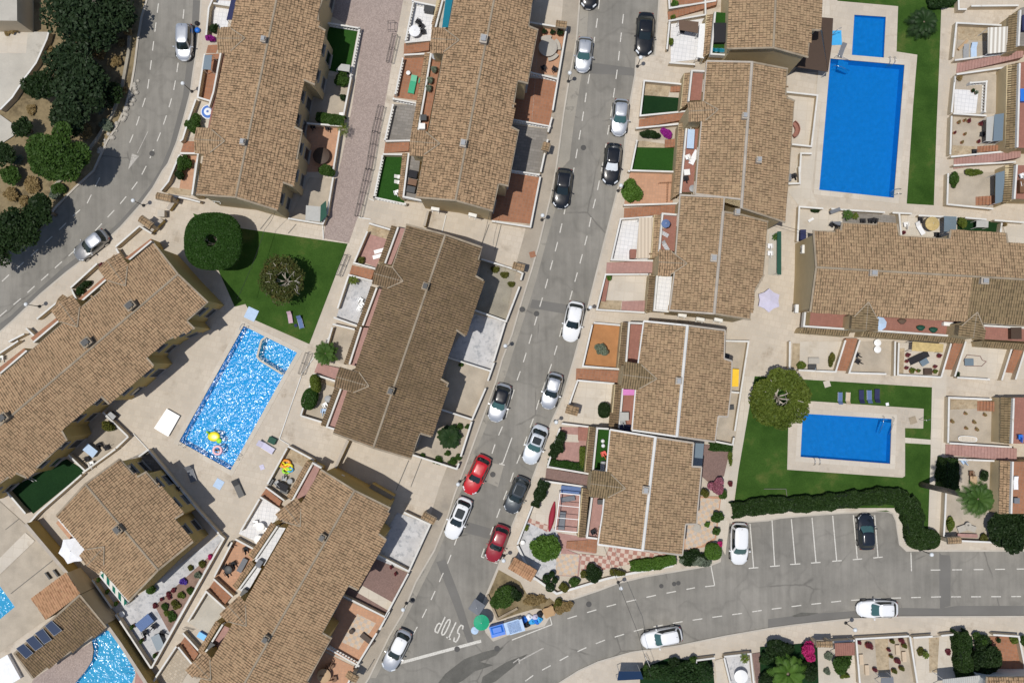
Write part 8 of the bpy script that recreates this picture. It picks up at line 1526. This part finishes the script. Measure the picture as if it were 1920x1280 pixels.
for x, y, mt, l in ((1140, 1180, 'dark_green', 'dark green heap of cloth on the horizontal balcony'), (1235, 1195, 'dark_green', 'second dark green cloth on the horizontal balcony'), (1000, 1130, 'brown_cover', 'brown laundry on the horizontal balcony')): m = MB(); m.ball((0, 0, .2), .42, 10, 0, .5); m.v = [(v[0]*(1+.25*math.sin(v[1]*7)), v[1]*.7, v[2]) for v in m.v]; o = m.obj('cloth_heap', M[mt], None, True); o.location = P(*tp('31', x, y), 2.75); tag(o, l, 'cloth')
L('31', 'bxb', b_box('balcony_chest', 'chest', (1.0, .35, .5), 'white_plastic'), [(1350, 1150, -3, 'white chest under the eave of the horizontal terrace', 2.75)]); L('31', 'grs', b_box('grey_sofa', 'sofa', (.55, 1.1, .5), 'grey_fabric'), [(1390, 1195, 0, 'grey sofa at the right end of the first horizontal balcony', 2.75)]); L('31', 'bks', b_box('black_planter', 'planter', (1.0, 1.1, .6), 'wood_dark'), [(1850, 1220, 0, 'dark brown box on the second horizontal balcony', 2.75)])
L('32', 'bqb', b_table('stone_pot', False, .55, .3), [(335, 145, 0, 'white barbecue table in the terrace under the red balcony')]); L('32', 'blc', b_box('dark_crate', 'crate', (.8, .5, .4), 'dark_plastic'), [(330, 190, 0, 'dark crate below the white barbecue table')]); L('32', 'cbl', None, [(350, 195, 0, 'blue chair beside the dark crate', .14, .6)]); L('32', 'twr', None, [(815, 10, 0, 'upper white stool on the gravel terrace', .14, .8), (815, 60, 0, 'lower white stool on the gravel terrace', .14, .8)]); L('32', 'cbk', None, [(660, 100, 60, 'upper black chair on the gravel terrace'), (670, 150, 60, 'lower black chair on the gravel terrace')])
L('32', 'bsb', b_lounger('black_fabric', 'black_metal', .1), [(1128, 122, -65, 'long black sun bed on the terrace with the straw awning', .14, 1.1)]); L('32', 'wir', b_table('glass_roof', False, .4, .3), [(1160, 155, 30, 'glass table beside the long black sun bed')]); L('32', 'rdb', b_box('rattan_box', 'box', (.75, .6, .5), 'wood_dark'), [(1195, 225, 0, 'dark brown rattan box at the lower wall of the sun bed terrace')]); L('32', 'gsb', b_table('glass_roof', False, .45, .35, h=.4), [(1505, 155, 0, 'low glass table on the patterned floor')])
m = MB(); pp = W(T('32', '1490 100 1590 110 1605 140 1635 150 1600 185 1480 182 1465 140 1490 100'), .2)
strip(m, [p for p in pp[:-1]], .07, .1, .275, closed=True); tag(m.obj('floor_pattern', M['terrace_mauve']), 'reddish outlined shape set in the floor of the terrace at the right', 'floor pattern')
def b_tub():
    e = thing('long_planter', (0, 0, 0), 'x', 'planter'); m = MB(); g = superring(24, .95, -.95, .3, .4, 3, 3); g0 = [Vector((p.x*.8, p.y*.93, 0)) for p in g]; g1 = [Vector((p.x*.85, p.y*.93, .4)) for p in g]; g2 = [Vector((p.x*.8, p.y*.9, .25)) for p in g]; m.add(g0+g+g1+g2, [(i*24+k, i*24+(k+1) % 24, (i+1)*24+(k+1) % 24, (i+1)*24+k) for i in range(3) for k in range(24)]+[tuple(range(72, 96))]); m.obj('tub', M['white_plastic'], e, 'auto'); m = MB(); m.prism([tuple(p[:2]) for p in g2], .2, .27); m.obj('filling', M['paving_light'], e); return e
rep('tub', b_tub, *tp('32', 1495, 730), 86, 'long white oval planter on the pink sand terrace'); 
L('32', 'wch', b_chair('wood_brown'), [(1520, 985, 0, 'brown wooden chair in the cypress garden')]); L('32', 'cmt', b_table('wood_pale', False, .35, .45), [(1528, 1040, 0, 'cream table in front of the brown wooden chair')]); L('32', 'cbl', None, [(1460, 895, 40, 'blue white chair beside the cypress hedge', .14)]); L('32', 'mchn', b_box('dark_niche_box', 'cabinet', (.35, 1.2, .9), 'grey_plastic'), [(1700, 600, 0, 'grey ladder like cabinet in the dark porch of the pink sand terrace')])
L('32', 'bbl', b_chair('blue_plastic'), [(1888, 715, 0, 'blue chair on the balcony at the right edge', 2.85)]); L('32', 'wtl', b_lounger('white_fabric', 'white_metal', .3), [(1862, 1060, 0, 'white blue lounger on the lowest right hand balcony', 2.85, .7)]); L('32', 'gbt', b_box('balcony_table', 'table', (.5, .5, .6), 'grey_fabric'), [(1855, 1190, 0, 'grey table on the lowest right hand balcony', 2.85)])
L('31', 'rdt', b_box('dark_red_table', 'table', (.6, 1.3, .6), 'wood_brown'), [(1900, 120, 0, 'dark brown table on the balcony at the right edge', 2.85)]); L('31', 'cwp', None, [(1900, 40, 20, 'white chair above the dark brown balcony table', 2.85), (1905, 100, 10, 'white chair beside the dark brown balcony table', 2.85)])
L('30', 'bst', b_box('blue_cover', 'cover', (.6, 1.2, .6), 'blue_plastic'), [(1905, 720, 0, 'blue cover on the balcony beside the tiled canopy', 2.85)]); L('30', 'dkb', b_box('dark_sofa', 'sofa', (.5, 1.5, .6), 'navy_fabric'), [(1915, 180, 0, 'dark sofa at the right edge beside the ribbed awning', 2.85)])
for i, (x, y, l) in enumerate(((970, 1030, 'upper pale tray bench in the dried garden'), (1018, 1080, 'long pale bench on the right wall of the dried garden'), (697, 1100, 'long pale bench on the left wall of the dried garden'), (740, 1180, 'small pale bench at the lower left of the dried garden'))): L('33', 'pb', b_box('stone_bench', 'bench', (.38, .95, .4), 'terracotta_pale' if False else 'beige_fabric'), [(x, y, 3, l)])
L('33', 'sts', b_table('stone_pot', False, .45, .3, h=.5), [(1450, 120, 20, 'left tan stone seat in the cactus garden'), (1520, 118, -20, 'right tan stone seat in the cactus garden')]); 
def b_statue():
    e = thing('garden_fountain', (0, 0, 0), 'x', 'fountain'); m = MB(); m.lathe((0, 0, 0), [(.25, 0), (.2, .1), (.1, .2), (.1, .5), (.3, .62), (.32, .66), (.26, .64), (.05, .6)], 16); m.obj('bowl', M['stone_pot'], e, 'auto'); m = MB(); m.lathe((0, 0, .6), [(.06, 0), (.09, .2), (.03, .35)], 10); m.obj('finial', M['stone_pot'], e, True); return e
rep('statue', b_statue, *tp('33', 1490, 95), 0, 'small pale stone fountain in the cactus garden'); rep('statue', b_statue, *tp('33', 1385, 40), 0, 'stone bird bath on the left of the cactus garden') if False else None
L('33', 'wbn', b_box('red_wall_bench', 'bench', (1.9, .35, .5), 'terrace_pink'), [(1490, 172, -2, 'long reddish bench at the bottom of the cactus garden')])
# palm trunk leaning over the lawn: a tall palm's trunk seen from above
gate(tp('02', 220, 1010), tp('02', 280, 1045), 'white folding clothes rack on the dark lawn', .9, 'white_metal', 'clothes_rack', 5, 'clothes rack'); gate(tp('13', 885, 1100), tp('13', 830, 1190), 'thin bent bike rack on the pavement near the bottom', .6, 'black_metal', 'bicycle_rack', 3, 'bicycle rack')
cover = MB(); cover.box((0, 0, .45), (.6, .6, .9)); cover.box((0, 0, .93), (.7, .7, .07)); o = cover.obj('meter_cabinet', M['paving_light']); o.location = P(*tp('01', 1232, 332), .12); tag(o, 'square pale meter pillar in the gap of the low ochre wall', 'pillar')
for x, y, l in ((340, 460, 'upper dark slot bench in the villa yard'), (400, 440, 'lower dark slot bench in the villa yard')): L('03', 'slot', b_box('slat_bench', 'bench', (.15, .8, .4), 'dark_plastic'), [(x+20, y+15, 38, l)])
L('03', 'wtable', b_box('white_sunbed_base', 'daybed', (2.0, 2.6, .5), 'white_fabric', 'mattress', 'white_fabric'), [(45, 1190, 30, 'large cream daybed cut by the left edge near the villa')])
rr = random.Random(3)
def rocks(line, n, label, mat='stone_pot'):
    p = W(line, .1)
    m = MB()
    for i in range(n):
        t = i/(n-1)*(len(p)-1); k = min(int(t), len(p)-2); q = p[k].lerp(p[k+1], t-k); r = rr.uniform(.14, .3); m.lathe((q.x+rr.uniform(-.3, .3), q.y+rr.uniform(-.3, .3), .02), [(r*.8, 0), (r, r*.35), (r*.6, r*.8), (.02, r*.9)], 6, 0, rr.uniform(.8, 1.3), 1)
    return tag(m.obj('boulders', M[mat]), label, None, None, 'stuff')
rocks(A('258 150 250 180 238 205 222 235 205 258 185 285'), 26, 'row of pale stones along the curved road verge'); 
m = MB(); strip(m, W(A('245 20 240 100 228 165 210 215 180 262 150 300 120 330 95 355'), .4), .3, .0, .42); tag(m.obj('retaining_wall', M['gravel']), 'low stone retaining wall along the wild slope', 'wall')
